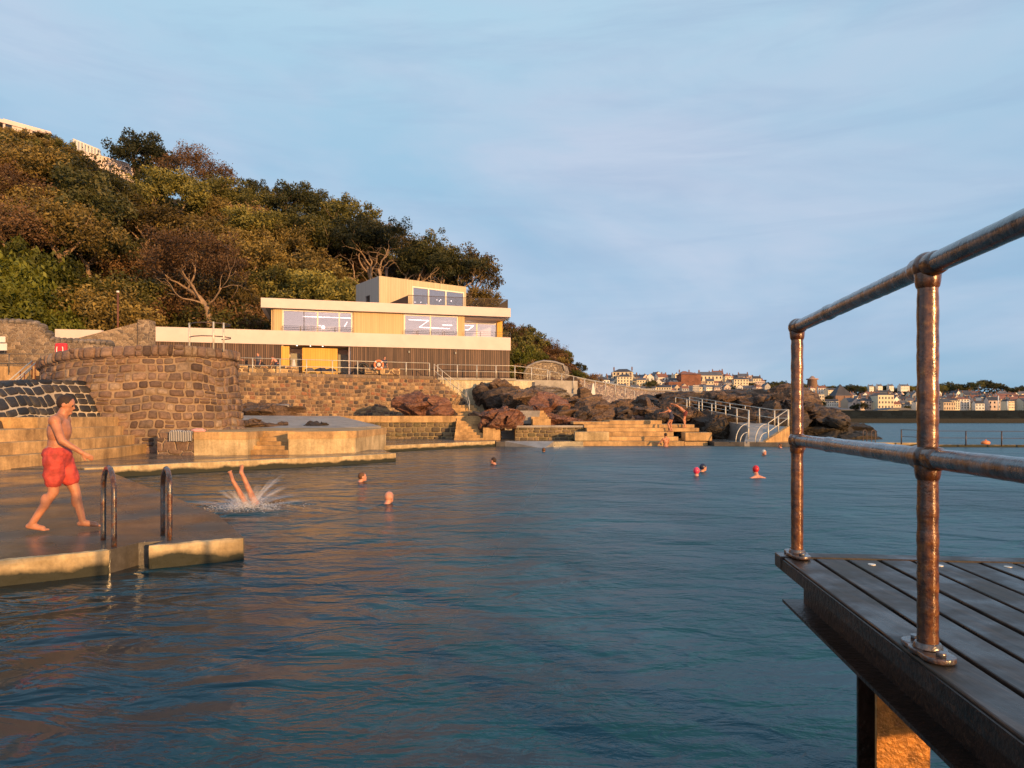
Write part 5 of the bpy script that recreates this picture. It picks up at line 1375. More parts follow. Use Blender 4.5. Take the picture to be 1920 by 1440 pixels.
# ---------------------------------------------------------------- rocks
def rk(px, py, d, sx, sy, sz, seed, mat, label, group=None, **k): return rock(P(px, py, d), (sx, sy, sz), seed, M[mat], label, group, **k)
rk(512, 772, 45, 1.9, 1.5, .75, 1, 'rock_brown', 'brown rock capped with pale cement at the foot of the terrace wall', rot=.2)
rk(775, 762, 50, 1.45, 1.0, 1.0, 2, 'rock_red', 'reddish rock against the terrace wall, left of its pair', rot=.3)
rk(818, 766, 50, 1.2, 1.0, .85, 3, 'rock_red', 'reddish rock against the terrace wall, right of its pair', rot=.9)
rk(843, 776, 51, .6, .6, .4, 30, 'rock_dark', 'small dark rock at the foot of the stone stairs')
rk(950, 786, 41.0, 1.5, 1.1, .72, 4, 'rock_red', 'large red rock standing on the ledge before the steps', rot=.2)
rk(922, 800, 41.0, .75, .7, .7, 31, 'rock_red', 'small red rock beside the promenade steps', rot=1)
rk(912, 738, 57.7, 1.0, 1.0, 1.25, 5, 'rock_dark', 'tall dark boulder before the cream wall', rot=.4)
rk(940, 730, 58.3, 1.6, 1.1, .9, 6, 'rock_brown', 'angular brown boulder with sunlit facets before the cream wall', rot=.8)
rk(945, 752, 55.5, 1.6, 1.0, 1.0, 7, 'rock_dark', 'dark flat faced rock above the red rock', rot=.1)
rk(985, 752, 53, 2.0, 1.5, .85, 8, 'rock_brown', 'brown rock mound right of the dark boulder', rot=.5)
rk(1012, 741, 58, 2.4, 1.5, .65, 9, 'rock_grey', 'rubbly pale rock slope below the path', rot=.3)
rk(1030, 768, 48, 1.6, 1.4, 1.05, 10, 'rock_red', 'pinkish red rock slab beside the small steps', rot=.6, tilt=(.3, .2))
rk(1085, 765, 52, 2.6, 1.8, 1.3, 11, 'rock_brown', 'large brown rock mass below the path railing', rot=.2)
rk(1110, 785, 48, 2.2, 1.5, 1.1, 12, 'rock_brown', 'brown rock behind the low dark wall', rot=.7)
rk(1060, 800, 45, 2.0, 1.2, .8, 13, 'rock_red', 'flat reddish rock just behind the low dark wall')
rk(1175, 782, 50, 1.9, 1.5, 1.1, 14, 'rock_brown', 'brown pointed rock behind the bathing tiers', rot=.3)
rk(1215, 778, 50, 1.7, 1.3, 1.2, 15, 'rock_brown', 'rounded brown rock behind the bathing tiers', rot=1.4)
rk(1262, 780, 51, 1.6, 1.4, 1.3, 16, 'rock_dark', 'dark tall rock behind the two bathers', rot=.9)
rk(1150, 800, 49, 2.5, 1.2, .8, 17, 'rock_dark', 'dark low rock at the left end of the tiers', rot=.4)
rk(1325, 795, 46.5, 1.6, 1.6, 1.3, 18, 'rock_dark', 'dark rock under the upper ramp run', rot=.2)
rk(1350, 806, 44, 1.5, 1.2, .9, 19, 'rock_dark', 'low dark rock between the tiers and the ramp', rot=.8)
rk(1385, 800, 44, 1.2, 1.2, 1.0, 20, 'rock_dark', 'dark rock in the bend of the ramp', rot=2)
rk(1300, 762, 62, 5.2, 4, 1.3, 21, 'rock_dark', 'broad dark rock ridge behind the ramp', rot=.15, sub=6)
rk(1390, 762, 62, 5.2, 4, 1.3, 22, 'rock_dark', 'dark rock ridge with a smooth side behind the ramp railings', rot=.1, sub=6)
rk(1462, 766, 58, 2.9, 3, 1.85, 23, 'rock_brown', 'highest rock of the headland, sunlit on its right side', rot=.4, sub=6)
rk(1418, 743, 60, 1.5, 1.5, .6, 24, 'rock_grey', 'rounded pale rock on the ridge left of the highest rock', rot=.3)
rk(1515, 800, 55, 2.9, 3, 1.6, 25, 'rock_dark', 'dark rock descending to the sea right of the near post', rot=.2, sub=6)
rk(1555, 815, 52, 2.9, 2.5, 1.15, 26, 'rock_dark', 'low dark rock at the tip of the headland', rot=.1, sub=6)
rk(1598, 826, 50, 1.9, 1.6, .55, 27, 'rock_dark', 'last low rock reaching into the sea', rot=.2)
rk(1435, 800, 52, 3.2, 2.5, 1.7, 28, 'rock_dark', 'dark rock directly behind the ramp landing', rot=.2, sub=6)
rk(1240, 806, 52, 4.5, 2, 1.1, 29, 'rock_dark', 'long dark rock behind the bathing tiers', rot=.1)
rr = random.Random(21)
for i in range(26):
    x_ = 905+i*15.2+rr.uniform(-6, 6); d_ = rr.uniform(45.5, 50); k_ = rr.uniform(.35, .75)
    if 1285 < x_: break
    rk(x_, rr.uniform(775, 792), d_, k_*1.3, k_, k_*.8, 50+i, rr.choice(['rock_brown', 'rock_dark', 'rock_dark', 'rock_brown', 'rock_red']), 'small broken rock lying among the big rocks behind the ledge', 'small broken rocks behind the ledge', rot=rr.uniform(0, 3))
for i in range(16):
    x_ = 1262+i*20+rr.uniform(-6, 6); k_ = rr.uniform(.5, 1.0)
    rk(x_, 752+max(0, (x_-1470))*.48+rr.uniform(-4, 6), 57-(x_-1262)*.02, k_*1.5, k_, k_*.75, 80+i, rr.choice(['rock_dark', 'rock_dark', 'rock_brown']), 'small jagged rock on the dark headland ridge', 'small jagged rocks on the headland ridge', rot=rr.uniform(0, 3))
mb = MB()
for i in range(5):
    mb.box((PX(1003+i*2.5, 44), 43.6-i*.4, 1.75-i*.13), (1.1, .42, .55))
mb.build('rock_steps', M['concrete'], label='small worn steps cut between the red rock and the pink slab', cat='steps')
mb = MB(); mb.prism([(-.5, 42.6), (1.7, 42.4), (1.9, 44.6), (-.2, 44.8)], 1.2, 2.02); mb.build('cement_cap', M['pale_concrete'], label='pale cement slab on top of the red rock', cat='slab')
mb = MB(); c = P(505, 757, 45.5); mb.prism([(c.x-1.6, c.y-.6), (c.x+1.5, c.y-.6), (c.x+1.0, c.y+1), (c.x-1.2, c.y+1)], 1.9, [2.45, 2.4, 2.5, 2.55]); mb.build('cement_cap', M['pale_concrete'], label='pale cement slab on the brown rock below the terrace', cat='slab')
# sloping cement apron left of the promenade
mb = MB(); mb.prism([(-14.2, 33.6), (-8.6, 33.4), (-7.0, 36.5), (-10.5, 41.6), (-17, 42)], .9, [1.12, 1.12, 1.15, 1.68, 1.72]); mb.build('apron', M['pale_concrete'], kind='structure', label='sloping pale cement apron behind the plinth', cat='paving')
rk(478, 800, 34.5, .95, .8, .35, 33, 'rock_brown', 'small brown rock embedded in the cement apron, left', rot=.2)
rk(520, 802, 34.8, .75, .6, .28, 34, 'rock_brown', 'small brown rock embedded in the cement apron, right', rot=1.2)
rk(597, 800, 35.0, .7, .5, .32, 35, 'rock_dark', 'dark gash of rock at the right of the cement apron', rot=.6)
rk(678, 836, 30.5, .6, .7, .5, 36, 'rock_brown', 'brown rock at the right corner of the plinth', rot=.6)
# domed gabion wall and the rubble sea wall
dw = empty('domed_wall', P(1018, 712, 66), 'rough pale stone wall with a rounded top beside the path', 'wall'); mb = MB()
prof = [(982, 712), (982, 700), (990, 687), (1005, 680), (1020, 677), (1040, 679), (1056, 684), (1059, 695), (1059, 712)]
pv = [P(x, y, 66) for x, y in prof]; pb = [p+Vector((.6, 2.2, 0)) for p in pv]; n = len(pv)
mb.add(pv+pb, [list(range(n-1, -1, -1)), list(range(n, 2*n))]+[(i, (i+1) % n, n+(i+1) % n, n+i) for i in range(n)])
mb.build('stone_body', M['gabion'], dw)
mb = MB(); mb.tube([p+Vector((0, -.05, .0)) for p in pv[1:-1]], .11, 6); mb.build('cement_edge', M['pale_concrete'], dw)
rk(1050, 722, 64, 1.8, 1.2, .9, 37, 'rock_brown', 'brown rock beside the domed stone wall')
mb = MB(); ra = [P(1052, 704, 76), P(1110, 716, 84), P(1160, 724, 92), P(1215, 733, 100), P(1300, 736, 104), P(1425, 738, 104)]
rb = [P(1040, 752, 66), P(1110, 760, 72), P(1160, 768, 78), P(1215, 770, 86), P(1300, 772, 90), P(1425, 772, 92)]
for i in range(5):
    mb.face([rb[i], rb[i+1], ra[i+1], ra[i]], [(i*7, 0), (i*7+7, 0), (i*7+7, 4.5), (i*7, 4.5)])
    mb.face([ra[i], ra[i+1], ra[i+1]+Vector((1, 6, -.05)), ra[i]+Vector((1, 6, -.05))])
mb.build('sea_wall', M['rubble'], label='sloping rubble sea wall curving towards the town', cat='wall')
mb = MB(); mb.tube([p+Vector((0, 0, .12)) for p in ra], .12, 5); mb.build('wall_kerb', M['pale_concrete'], label='pale kerb line along the top of the sea wall', cat='kerb')
mb = MB(); a = P(1112, 748, 60); t_ = P(1112, 719, 60); mb.add([a+Vector((-.22, 0, 0)), a+Vector((.28, 0, 0)), t_+Vector((.07, 0, 0)), t_+Vector((-.03, 0, 0)), a+Vector((-.22, .1, 0)), a+Vector((.28, .1, 0)), t_+Vector((.07, .1, 0)), t_+Vector((-.03, .1, 0))],
     [(0, 1, 2, 3), (5, 4, 7, 6), (0, 3, 7, 4), (1, 5, 6, 2), (3, 2, 6, 7)]); mb.build('marker_post', M['white_paint'], label='tall tapering cream marker at the end of the path railing', cat='marker')
# ---------------------------------------------------------------- near jetty
JO = Vector((1.303, 3.36, 0)); JA = Vector((-.119, -.993, 0)).normalized(); JQ = Vector((.993, -.119, 0)).normalized(); DZ = 1.071
def J(l, r, z): return JO+JA*l+JQ*r+UPV*z
def jbox(mb, l0, l1, r0, r1, z0, z1): return mb.box(J((l0+l1)/2, (r0+r1)/2, (z0+z1)/2), (abs(r1-r0), abs(l1-l0), z1-z0), axes=(JQ, -JA, UPV))
def deck_mat():
    m, nt, b = newmat('wet_dark_deck_board'); g = nd(nt, 'ShaderNodeTexCoord').outputs['Object']
    al = mapv(nt, geo(nt), (30, 1.6, 30), (0, 0, R(6.8)))
    gr = noi(nt, al, 1.0, 6, .7, .4); w_ = noi(nt, geo(nt), 3.5, 4, .6)
    b.inputs['Specular IOR Level'].default_value = .35
    c = ramp(nt, gr, [(.3, (.012, .008, .007)), (.55, (.042, .028, .022)), (.75, (.11, .075, .055))])
    c = mixc(nt, ramp(nt, w_, [(.5, 0.0), (.7, .35)]), c, (.08, .085, .065))
    nt.links.new(c, b.inputs['Base Color'])
    nt.links.new(ramp(nt, w_, [(.35, .22), (.6, .55)]), b.inputs['Roughness'])
    nt.links.new(bump(nt, mth(nt, 'ADD', gr, mth(nt, 'MULTIPLY', noi(nt, geo(nt), 60, 3, .6), .3)), .5, .003), b.inputs['Normal'])
    return m
MD = deck_mat()
jt = empty('jetty', J(2, .7, 0), 'dark wet timber jetty on a rusty steel beam and pile, right foreground', 'jetty')
mb = MB(); jbox(mb, 0, .105, -.01, 1.32, DZ-.06, DZ+.004); mb.build('end_board', MD, jt, bevel=.004)
for i in range(9):
    r0 = .004+i*.146
    mb = MB(); jbox(mb, .112, 7.0, r0, r0+.127, DZ-.05, DZ-.001*(i % 3)); mb.build('deck_board', MD, jt, bevel=.005)
for i in range(1, 9):
    for l in (.20, 1.72, 3.2):
        if (i+int(l*3)) % 2: continue
        r0 = .004+i*.146+.063; mb = MB(); p = J(l+.01*(i % 3), r0, DZ)
        mb.tube([p+UPV*-.002, p+UPV*.0025], .016, 14); mb.build('screw', M['white_paint'] if (i+int(l)) % 3 else M['rail'], jt)
mb = MB(); jbox(mb, .0, 7.0, -.006, .0, DZ-.062, DZ-.008); mb.build('side_board', M['beam'], jt)
for nm_, r in (('edge_beam', .085), ('inner_beam', 1.22)):
    mb = MB(); jbox(mb, .16, 7, r-.005, r+.005, .872, DZ-.064); jbox(mb, .10, 7, r-.085, r+.08, .858, .872); jbox(mb, .16, 7, r-.075, r+.08, DZ-.064, DZ-.052)
    mb.build(nm_, M['beam'], jt)
mb = MB()
for l in (.3, 1.1, 2.2): jbox(mb, l, l+.06, .1, 1.2, .95, DZ-.066)
mb.build('cross_joist', M['beam'], jt)
for (l, r) in ((.78, .10), (.78, 1.15), (5.2, .1), (5.2, 1.15)):
    mb = MB(); jbox(mb, l+.17, l+.186, r-.01, r+.165, -2.5, .857); mb.build('pile_flange', M['sunlit_rust'], jt, label='rusted pile face coloured orange like sunlight')
    mb = MB(); jbox(mb, l, l+.016, r-.01, r+.165, -2.5, .857); jbox(mb, l+.016, l+.17, r+.07, r+.084, -2.5, .857); mb.build('pile', M['beam'], jt)
# its pipe railing
rl = empty('pipe_railing', J(1.4, .08, DZ), 'thick rusty pipe railing with two rails bolted to the jetty', 'railing')
posts = [J(.075, .075, 0), J(1.425, .048, 0), J(2.95, .03, 0), J(4.5, .01, 0)]
ZT, ZM = 2.172, 1.628
for k, p in enumerate(posts):
    rr = random.Random(k)
    mb = MB(); n = 60; mb.tube([p+UPV*lerp(DZ+.01, ZT, i/n) for i in range(n+1)], [.0275*(1+rr.uniform(-.035, .05)) for i in range(n+1)], 18)
    po = mb.build('post', M['post_rust'], rl)
    mb = MB()
    for sgn in (-1, 0, 1): mb.tube([p+JA*(.062*sgn)+UPV*(DZ+.004), p+JA*(.062*sgn)+UPV*(DZ+.019)], .043 if sgn else .05, 16)
    mb.box(p+UPV*(DZ+.0115), (.084, .124, .013), axes=(JQ, -JA, UPV))
    mb.tube([p+UPV*(DZ+.018), p+UPV*(DZ+.035)], [.040, .033], 16)
    mb.build('base_plate', M['ladder'], po, bevel=.003)
    for sgn in (-1, 1):
        mb = MB(); mb.tube([p+JA*(.075*sgn)+UPV*(DZ+.019), p+JA*(.075*sgn)+UPV*(DZ+.031)], .014, 6); mb.build('bolt', M['rail_wet'], po)
for z, d_ in ((ZT, 1), (ZM, 0)):
    mb = MB(); n = 140; rr = random.Random(int(z*10)); a = posts[0]-JA*.012; b_ = J(6, -.01, 0)
    pts = []
    for i in range(n+1): 
        q_ = a.lerp(posts[1], i/40) if i <= 40 else posts[1].lerp(b_, (i-40)/(n-40)); pts.append(q_+UPV*z)
    mb.tube(pts, [.0285*(1+rr.uniform(-.025, .03)+(.10 if i in (14, 15) else 0)) for i in range(n+1)], 18)
    mb.build('rail', M['rail_wet'], rl, label='top rail' if d_ else 'middle rail')
    for k, p in enumerate(posts):
        mb = MB(); mb.ball(p+UPV*z, .041, 18, 14, squash=(1, 1, 1.0))
        mb.capsule(p+UPV*(z-.045), p+UPV*(z-.01), .033, .036, 16)
        q_ = JA if k == 0 else JA
        mb.capsule(p+JA*(.0 if k == 0 else -.05)+UPV*z, p+JA*.055+UPV*z, .036, .034, 16)
        mb.build('joint', M['post_rust'], rl)

# ---------------------------------------------------------------- people
DEF = dict(ankL=(-.10, -.02, .075), ankR=(.10, -.02, .075), toeL=(-.115, .15, .03), toeR=(.115, .15, .03), kneL=(-.10, .02, .48), kneR=(.10, .02, .48),
           hipL=(-.09, 0, .90), hipR=(.09, 0, .90), pel=(0, 0, .97), chest=(0, -.01, 1.27), neck=(0, -.02, 1.46), head=(0, .015, 1.62),
           shL=(-.185, -.02, 1.40), shR=(.185, -.02, 1.40), elL=(-.235, -.04, 1.12), elR=(.235, -.04, 1.12), wrL=(-.25, .05, .87), wrR=(.25, .05, .87))
def remesh(o, vox, it=3):
    m = o.modifiers.new('skin', 'REMESH'); m.mode = 'VOXEL'; m.voxel_size = vox; m.use_smooth_shade = True
    s = o.modifiers.new('soften', 'SMOOTH'); s.iterations = it; s.factor = .5
def figure(label, loc, rz, joints=None, hair=None, hair_long=False, clothes=(), vox=.02, k=1.0, fingers=False, rot=None, slim=1.0, look=(0, 1, 0), mat='skin', parts='all', scale=1.0):
    j = {a: Vector(b) for a, b in DEF.items()}
    for a, b in (joints or {}).items(): j[a] = Vector(b)
    e = empty('person', (0, 0, 0), label, 'person')
    mb = MB(); w = slim
    up = (j['neck']-j['pel']).normalized(); rt = (j['shR']-j['shL']).normalized(); fw_ = up.cross(rt)*1.0; rt = fw_.cross(up)*-1.0 if False else rt
    ax = (rt, fw_, up)
    if parts in ('all',):
        for s in 'LR':
            mb.capsule(j['hip'+s], j['kne'+s], .088*w, .055*w, 16); mb.capsule(j['kne'+s], j['ank'+s], .053*w, .036*w, 14)
            ca = j['kne'+s].lerp(j['ank'+s], .3)-Vector((0, .018, 0)); mb.ball(ca, .056*w, 12, 8, squash=(.9, .9, 1.7))
            heel = j['ank'+s]+(j['ank'+s]-j['toe'+s]).normalized()*.035-UPV*.03 if (j['ank'+s].z-j['toe'+s].z) < .3 else j['ank'+s]
            mb.capsule(heel, j['toe'+s].lerp(j['ank'+s], .25), .033, .036, 12); mb.capsule(j['ank'+s], j['toe'+s].lerp(j['ank'+s], .35), .036, .030, 12)
            fd = (j['toe'+s]-j['ank'+s]); fd.z = 0; fd = fd.normalized() if fd.length > .01 else Vector((0, 1, 0)); sd_ = fd.cross(UPV)
            for i in range(5):
                q_ = j['toe'+s]+sd_*(.03-.015*i)*(1 if s == 'L' else -1)-fd*.035; mb.capsule(q_, q_+fd*(.055-.006*i)-UPV*.008, .015 if i else .015, .011 if i else .014, 8)
        mb.capsule(j['hipL'], j['hipR'], .10*w, .10*w, 16)
        mb.ball(j['pel']-fw_*.02, .15*w, 18, 12, ax, (1.06, .80, .85))
        mb.ball(j['pel'].lerp(j['chest'], .45), .135*w, 18, 12, ax, (1.0, .78, 1.3))
    mb.ball(j['chest'], .165*w, 18, 12, ax, (1.0, .72, 1.05))
    mb.ball(j['chest'].lerp(j['neck'], .35), .15*w, 18, 12, ax, (1.12, .68, .75))
    mb.capsule(j['shL'], j['shR'], .066*w, .066*w, 14)
    mb.capsule(j['chest'].lerp(j['neck'], .75), j['head']-UPV*.04, .068*w, .052*w, 14)
    for s in 'LR':
        mb.capsule(j['neck'], j['sh'+s], .055*w, .06*w, 12)
        if parts == 'head': continue
        mb.ball(j['sh'+s], .066*w, 12, 8)
        mb.capsule(j['sh'+s], j['el'+s], .055*w, .040*w, 12); mb.capsule(j['el'+s], j['wr'+s], .040*w, .026*w, 12)
        d = (j['wr'+s]-j['el'+s]).normalized(); tt = d.lerp(Vector(look), .15).normalized(); pm = j['wr'+s]+d*.075
        side = d.cross(rt); side = side.normalized() if side.length > .1 else fw_
        mb.capsule(j['wr'+s], pm, .026, .030, 10, (rt.copy(), .6))
        for i in range(4):
            b0_ = pm+side*(.027-.018*i); L = (.072, .080, .074, .058)[i]; kn = b0_+d*L*.5+rt*(.006 if s == 'L' else -.006)
            mb.capsule(b0_, kn, .0095, .0088, 8); mb.capsule(kn, kn+d*L*.45+rt*(.02 if s == 'L' else -.02), .0088, .0075, 8)
        b0_ = j['wr'+s]+d*.03+side*.028; mb.capsule(b0_, b0_+d*.04+side*.026, .012, .011, 8); mb.capsule(b0_+d*.04+side*.026, b0_+d*.07+side*.030, .011, .009, 8)
    hd = j['head']; fwh = Vector(look).normalized(); rth = fwh.cross(UPV).normalized(); uph = rth.cross(fwh).normalized(); ah = (rth, fwh, uph)
    mb.ball(hd+uph*.025, .1, 20, 14, ah, (.78, .96, 1.0)); mb.ball(hd-uph*.045+fwh*.028, .072, 16, 12, ah, (.82, .85, .95))
    mb.capsule(hd+fwh*.085+uph*.01, hd+fwh*.102-uph*.018, .010, .014, 8); mb.ball(hd+fwh*.083-uph*.048, .022, 10, 8, ah, (1.3, .6, .6)); mb.ball(hd+fwh*.072-uph*.085, .026, 10, 8, ah)
    mb.capsule(hd+fwh*.083+uph*.034-rth*.035, hd+fwh*.083+uph*.034+rth*.035, .013, .013, 8)
    for s in (-1, 1): mb.ball(hd+rth*(.08*s)-fwh*.005, .03, 10, 8, ah, (.35, .65, 1.05))
    body = mb.build('body', M[mat], e); remesh(body, vox)
    if vox < .017:
        for s in (-1, 1):
            m2 = MB(); m2.ball(hd+rth*(.031*s)+fwh*.083+uph*.012, .0125, 10, 8); m2.build('eye', M['black'], e)
    if hair:
        m2 = MB()
        m2.ball(hd+uph*.034-fwh*.014, .104 if hair.startswith('hair') else .107, 20, 14, ah, (.80, .96, .98))
        if hair_long: m2.capsule(hd+uph*.0-fwh*.06, hd-uph*.13-fwh*.085, .075, .05, 12)
        # cut away everything below the hairline
        ho = m2.build('hair' if hair.startswith('hair') else 'swim_cap', M[hair], e)
        cut = bmesh.new(); cut.from_mesh(ho.data)
        pl_n = (uph*.72-fwh*.70).normalized() if hair.startswith('hair') else (uph*.82-fwh*.57).normalized()
        if not hair_long: bmesh.ops.bisect_plane(cut, geom=cut.verts[:]+cut.edges[:]+cut.faces[:], plane_co=hd+uph*.004+fwh*.012, plane_no=pl_n, clear_inner=True)
        else: bmesh.ops.bisect_plane(cut, geom=cut.verts[:]+cut.edges[:]+cut.faces[:], plane_co=hd+fwh*.045, plane_no=(-fwh+uph*.5).normalized(), clear_inner=True)
        cut.to_mesh(ho.data); cut.free()
    for kind, cm in clothes:
        m2 = MB(); x = .018
        if kind == 'shorts':
            m2.ball(j['pel']+UPV*.0, (.152+x)*w, 18, 12, ax, (1.08, .86, .62))
            for s in 'LR':
                kn = j['hip'+s].lerp(j['kne'+s], .62); m2.capsule(j['hip'+s], kn, .098*w+x, .082*w+x, 16)
            m2.capsule(j['hipL'], j['hipR'], .10*w+x, .10*w+x, 14)
        if kind in ('trunks', 'suit'):
            m2.capsule(j['hipL'], j['hipR'], .103*w+.012, .103*w+.012, 14); m2.ball(j['pel']-fw_*.015, .15*w+.012, 18, 12, ax, (1.06, .82, .72))
            if kind == 'trunks':
                for s in 'LR': m2.capsule(j['hip'+s], j['hip'+s].lerp(j['kne'+s], .25), .1*w, .1*w, 12)
        if kind == 'suit':
            m2.ball(j['pel'].lerp(j['chest'], .45), .135*w+.012, 18, 12, ax, (1.0, .80, 1.3)); m2.ball(j['chest']-up*.03, .165*w+.01, 18, 12, ax, (.96, .76, .95))
        if kind == 'top': m2.ball(j['chest']-up*.0, .165*w+.012, 18, 12, ax, (1.0, .78, .45))
        if kind == 'shirt':
            m2.ball(j['chest'], .165*w+.02, 18, 12, ax, (1.02, .8, 1.15)); m2.ball(j['pel'].lerp(j['chest'], .4), .15*w+.02, 18, 12, ax, (1.0, .8, 1.1)); m2.capsule(j['shL'], j['shR'], .085*w, .085*w, 12)
            for s in 'LR': m2.capsule(j['sh'+s], j['sh'+s].lerp(j['el'+s], .6), .075*w, .07*w, 10)
        o2 = m2.build({'shorts': 'shorts', 'trunks': 'trunks', 'suit': 'swimsuit', 'top': 'bikini_top', 'shirt': 'shirt'}[kind], M[cm], e); remesh(o2, max(.012, vox), 2)
        if kind == 'shorts':
            cb = bmesh.new(); cb.from_mesh(o2.data); cb.free()
            dm = o2.modifiers.new('creases', 'DISPLACE'); tx = bpy.data.textures.new('crease', 'CLOUDS'); tx.noise_scale = .08; dm.texture = tx; dm.strength = .03; dm.mid_level = .5
    e.location = loc; e.scale = (scale,)*3
    if rot is not None: e.rotation_mode = 'QUATERNION'; e.rotation_quaternion = rot
    else: e.rotation_euler = (0, 0, rz)
    return e

# walking man in red shorts
figure('man in red swimming shorts walking barefoot across the wet platform', (PX(108, 8.72), 8.72, .275), R(-72),
       dict(ankL=(-.08, .26, .085), toeL=(-.09, .45, .035), kneL=(-.09, .17, .50), hipL=(-.09, .02, .90),
            ankR=(.09, -.26, .10), toeR=(.10, -.10, .035), kneR=(.09, -.02, .50), hipR=(.09, -.01, .90),
            pel=(0, 0, .98), chest=(0, .02, 1.27), neck=(0, .035, 1.455), head=(0, .09, 1.60), shL=(-.19, .03, 1.40), shR=(.19, .02, 1.40),
            elR=(.26, .12, 1.15), wrR=(.24, .33, 1.00), elL=(-.26, -.10, 1.14), wrL=(-.27, -.13, .89)),
       hair='hair', clothes=(('shorts', 'shorts'),), vox=.009, slim=1.12, look=(0, .97, -.25))
# diver entering the water
Rv = Matrix.Rotation(R(-204), 4, 'Y').to_quaternion()
dv = figure('diver entering the pool head first with both legs in the air', P(442, 884, 12.65), 0,
       dict(elL=(-.16, .05, 1.66), elR=(.16, .05, 1.66), wrL=(-.08, .05, 1.9), wrR=(.08, .05, 1.9), shL=(-.15, 0, 1.42), shR=(.15, 0, 1.42), toeL=(-.12, .08, -.06), toeR=(.14, .10, -.05),
            ankL=(-.09, .0, .06), ankR=(.13, .03, .14), kneL=(-.08, .02, .48), kneR=(.10, .06, .53)),
       hair='hair', clothes=(('trunks', 'navy'),), vox=.013, rot=Rv)
# splash
rn = random.Random(3); mb = MB(); c0 = Vector((PX(462, 12.6), 12.6, 0))
def blob(p, r):
    a = Vector((r, 0, 0)); b_ = Vector((0, r, 0)); c = Vector((0, 0, r)); mb.add([p+a, p+b_, p-a, p-b_, p+c, p-c], [(0, 1, 4), (1, 2, 4), (2, 3, 4), (3, 0, 4), (1, 0, 5), (2, 1, 5), (3, 2, 5), (0, 3, 5)], smooth=True)
for i in range(150):      # thin thrown strands
    an = rn.uniform(0, 6.28); sp_ = rn.uniform(.3, 1.0); el_ = rn.uniform(.35, 1.25); v = Vector((math.cos(an)*math.cos(el_)*1.5*rn.uniform(.5, 1.2), math.sin(an)*math.cos(el_)*.6, math.sin(el_)))*sp_
    if math.cos(an) > 0: v *= 1.15
    n = 26
    for k in range(n):
        t = .12+.88*(k/n)*rn.uniform(.9, 1.05); p = c0+Vector((v.x*t*.85, v.y*t*.85, max(.0, v.z*t*.62-.45*t*t*.8)))
        if p.z > .005: blob(p+Vector((rn.gauss(0, .012), rn.gauss(0, .012), rn.gauss(0, .01))), rn.uniform(.003, .009)*(1.2-t*.6))
for i in range(1100):
    an = rn.uniform(0, 6.28); r_ = abs(rn.gauss(0, .36)); blob(c0+Vector((math.cos(an)*r_*1.35, math.sin(an)*r_*.75, abs(rn.gauss(0, .05))+.02*(1-min(1, r_)))), rn.uniform(.004, .011))
sm, nt, b = newmat('splash_water'); b.inputs['Base Color'].default_value = (.82, .84, .9, 1); b.inputs['Roughness'].default_value = .3; b.inputs['Alpha'].default_value = .38
mb.build('splash', sm, label='white splash of water thrown up around the diver', cat='splash', kind='stuff')
# thin veils of spray thrown outwards
vm, nt, b = newmat('spray_veil'); b.inputs['Base Color'].default_value = (.80, .82, .9, 1); b.inputs['Roughness'].default_value = .6
uv_ = uvn(nt); sv = nd(nt, 'ShaderNodeSeparateXYZ', {0: uv_})
st_ = noi(nt, mapv(nt, uv_, (15, 2.2, 1)), 1.0, 7, .72, 1.1)
nt.links.new(mth(nt, 'MULTIPLY', mth(nt, 'MULTIPLY', ramp(nt, st_, [(.36, 0.0), (.70, 1.0)]), ramp(nt, sv.outputs[1], [(0, 1.0), (.4, .6), (.9, 0.0)])), .6), b.inputs['Alpha'])
mb = MB()
for k, (a0, a1, r1, h1) in enumerate(((-70, 80, .95, .26), (100, 235, .85, .16), (-50, 50, .60, .52), (130, 220, .42, .30), (-90, 270, .5, .22), (-25, 30, 1.15, .16), (-90, 270, .34, .36), (-10, 70, .75, .40), (150, 200, 1.0, .12))):
    na, nr = 28, 8; vs = []; fs = []; uvs = []
    for i in range(na+1):
        a = R(lerp(a0, a1, i/na)); jag = 1+.55*noise.noise(Vector((i*.45, k*3.1, 0)))
        for j_ in range(nr+1):
            t = j_/nr; r_ = .10+r1*t*jag; z_ = h1*jag*math.sin(t*math.pi*.55)*1.0
            vs.append(c0+Vector((math.cos(a)*r_, math.sin(a)*r_*.55, z_)))
    for i in range(na):
        for j_ in range(nr):
            fs.append((i*(nr+1)+j_, (i+1)*(nr+1)+j_, (i+1)*(nr+1)+j_+1, i*(nr+1)+j_+1)); u0_, u1_ = i/na+k*1.7, (i+1)/na+k*1.7
            uvs.append([(u0_, j_/nr), (u1_, j_/nr), (u1_, (j_+1)/nr), (u0_, (j_+1)/nr)])
    mb.add(vs, fs, uvs, smooth=True)
mb.build('spray', vm, label='thin veils of spray fanning out around the diver', cat='spray', kind='stuff')
fm, nt, b = newmat('foam'); g_ = nd(nt, 'ShaderNodeTexCoord').outputs['Object']; b.inputs['Base Color'].default_value = (.6, .64, .72, 1)
ds = nd(nt, 'ShaderNodeVectorMath', {0: mapv(nt, g_, (1, 1.5, 1))}, operation='LENGTH').outputs['Value']
al = mth(nt, 'MULTIPLY', ramp(nt, ds, [(.1, .9), (.95, 0.0)]), ramp(nt, noi(nt, mapv(nt, g_, (2, 9, 1)), 2.0, 5, .7, 1.5), [(.42, 0.0), (.62, .9)]))
nt.links.new(al, b.inputs['Alpha'])
mb = MB(); vs = [(c0.x+math.cos(a)*r_*1.1, c0.y+math.sin(a)*r_*.8, .012+.06*math.exp(-((r_-.45)/.2)**2)) for r_ in (0, .2, .35, .45, .55, .7, 1.0) for a in [2*math.pi*k/40 for k in range(40)]]
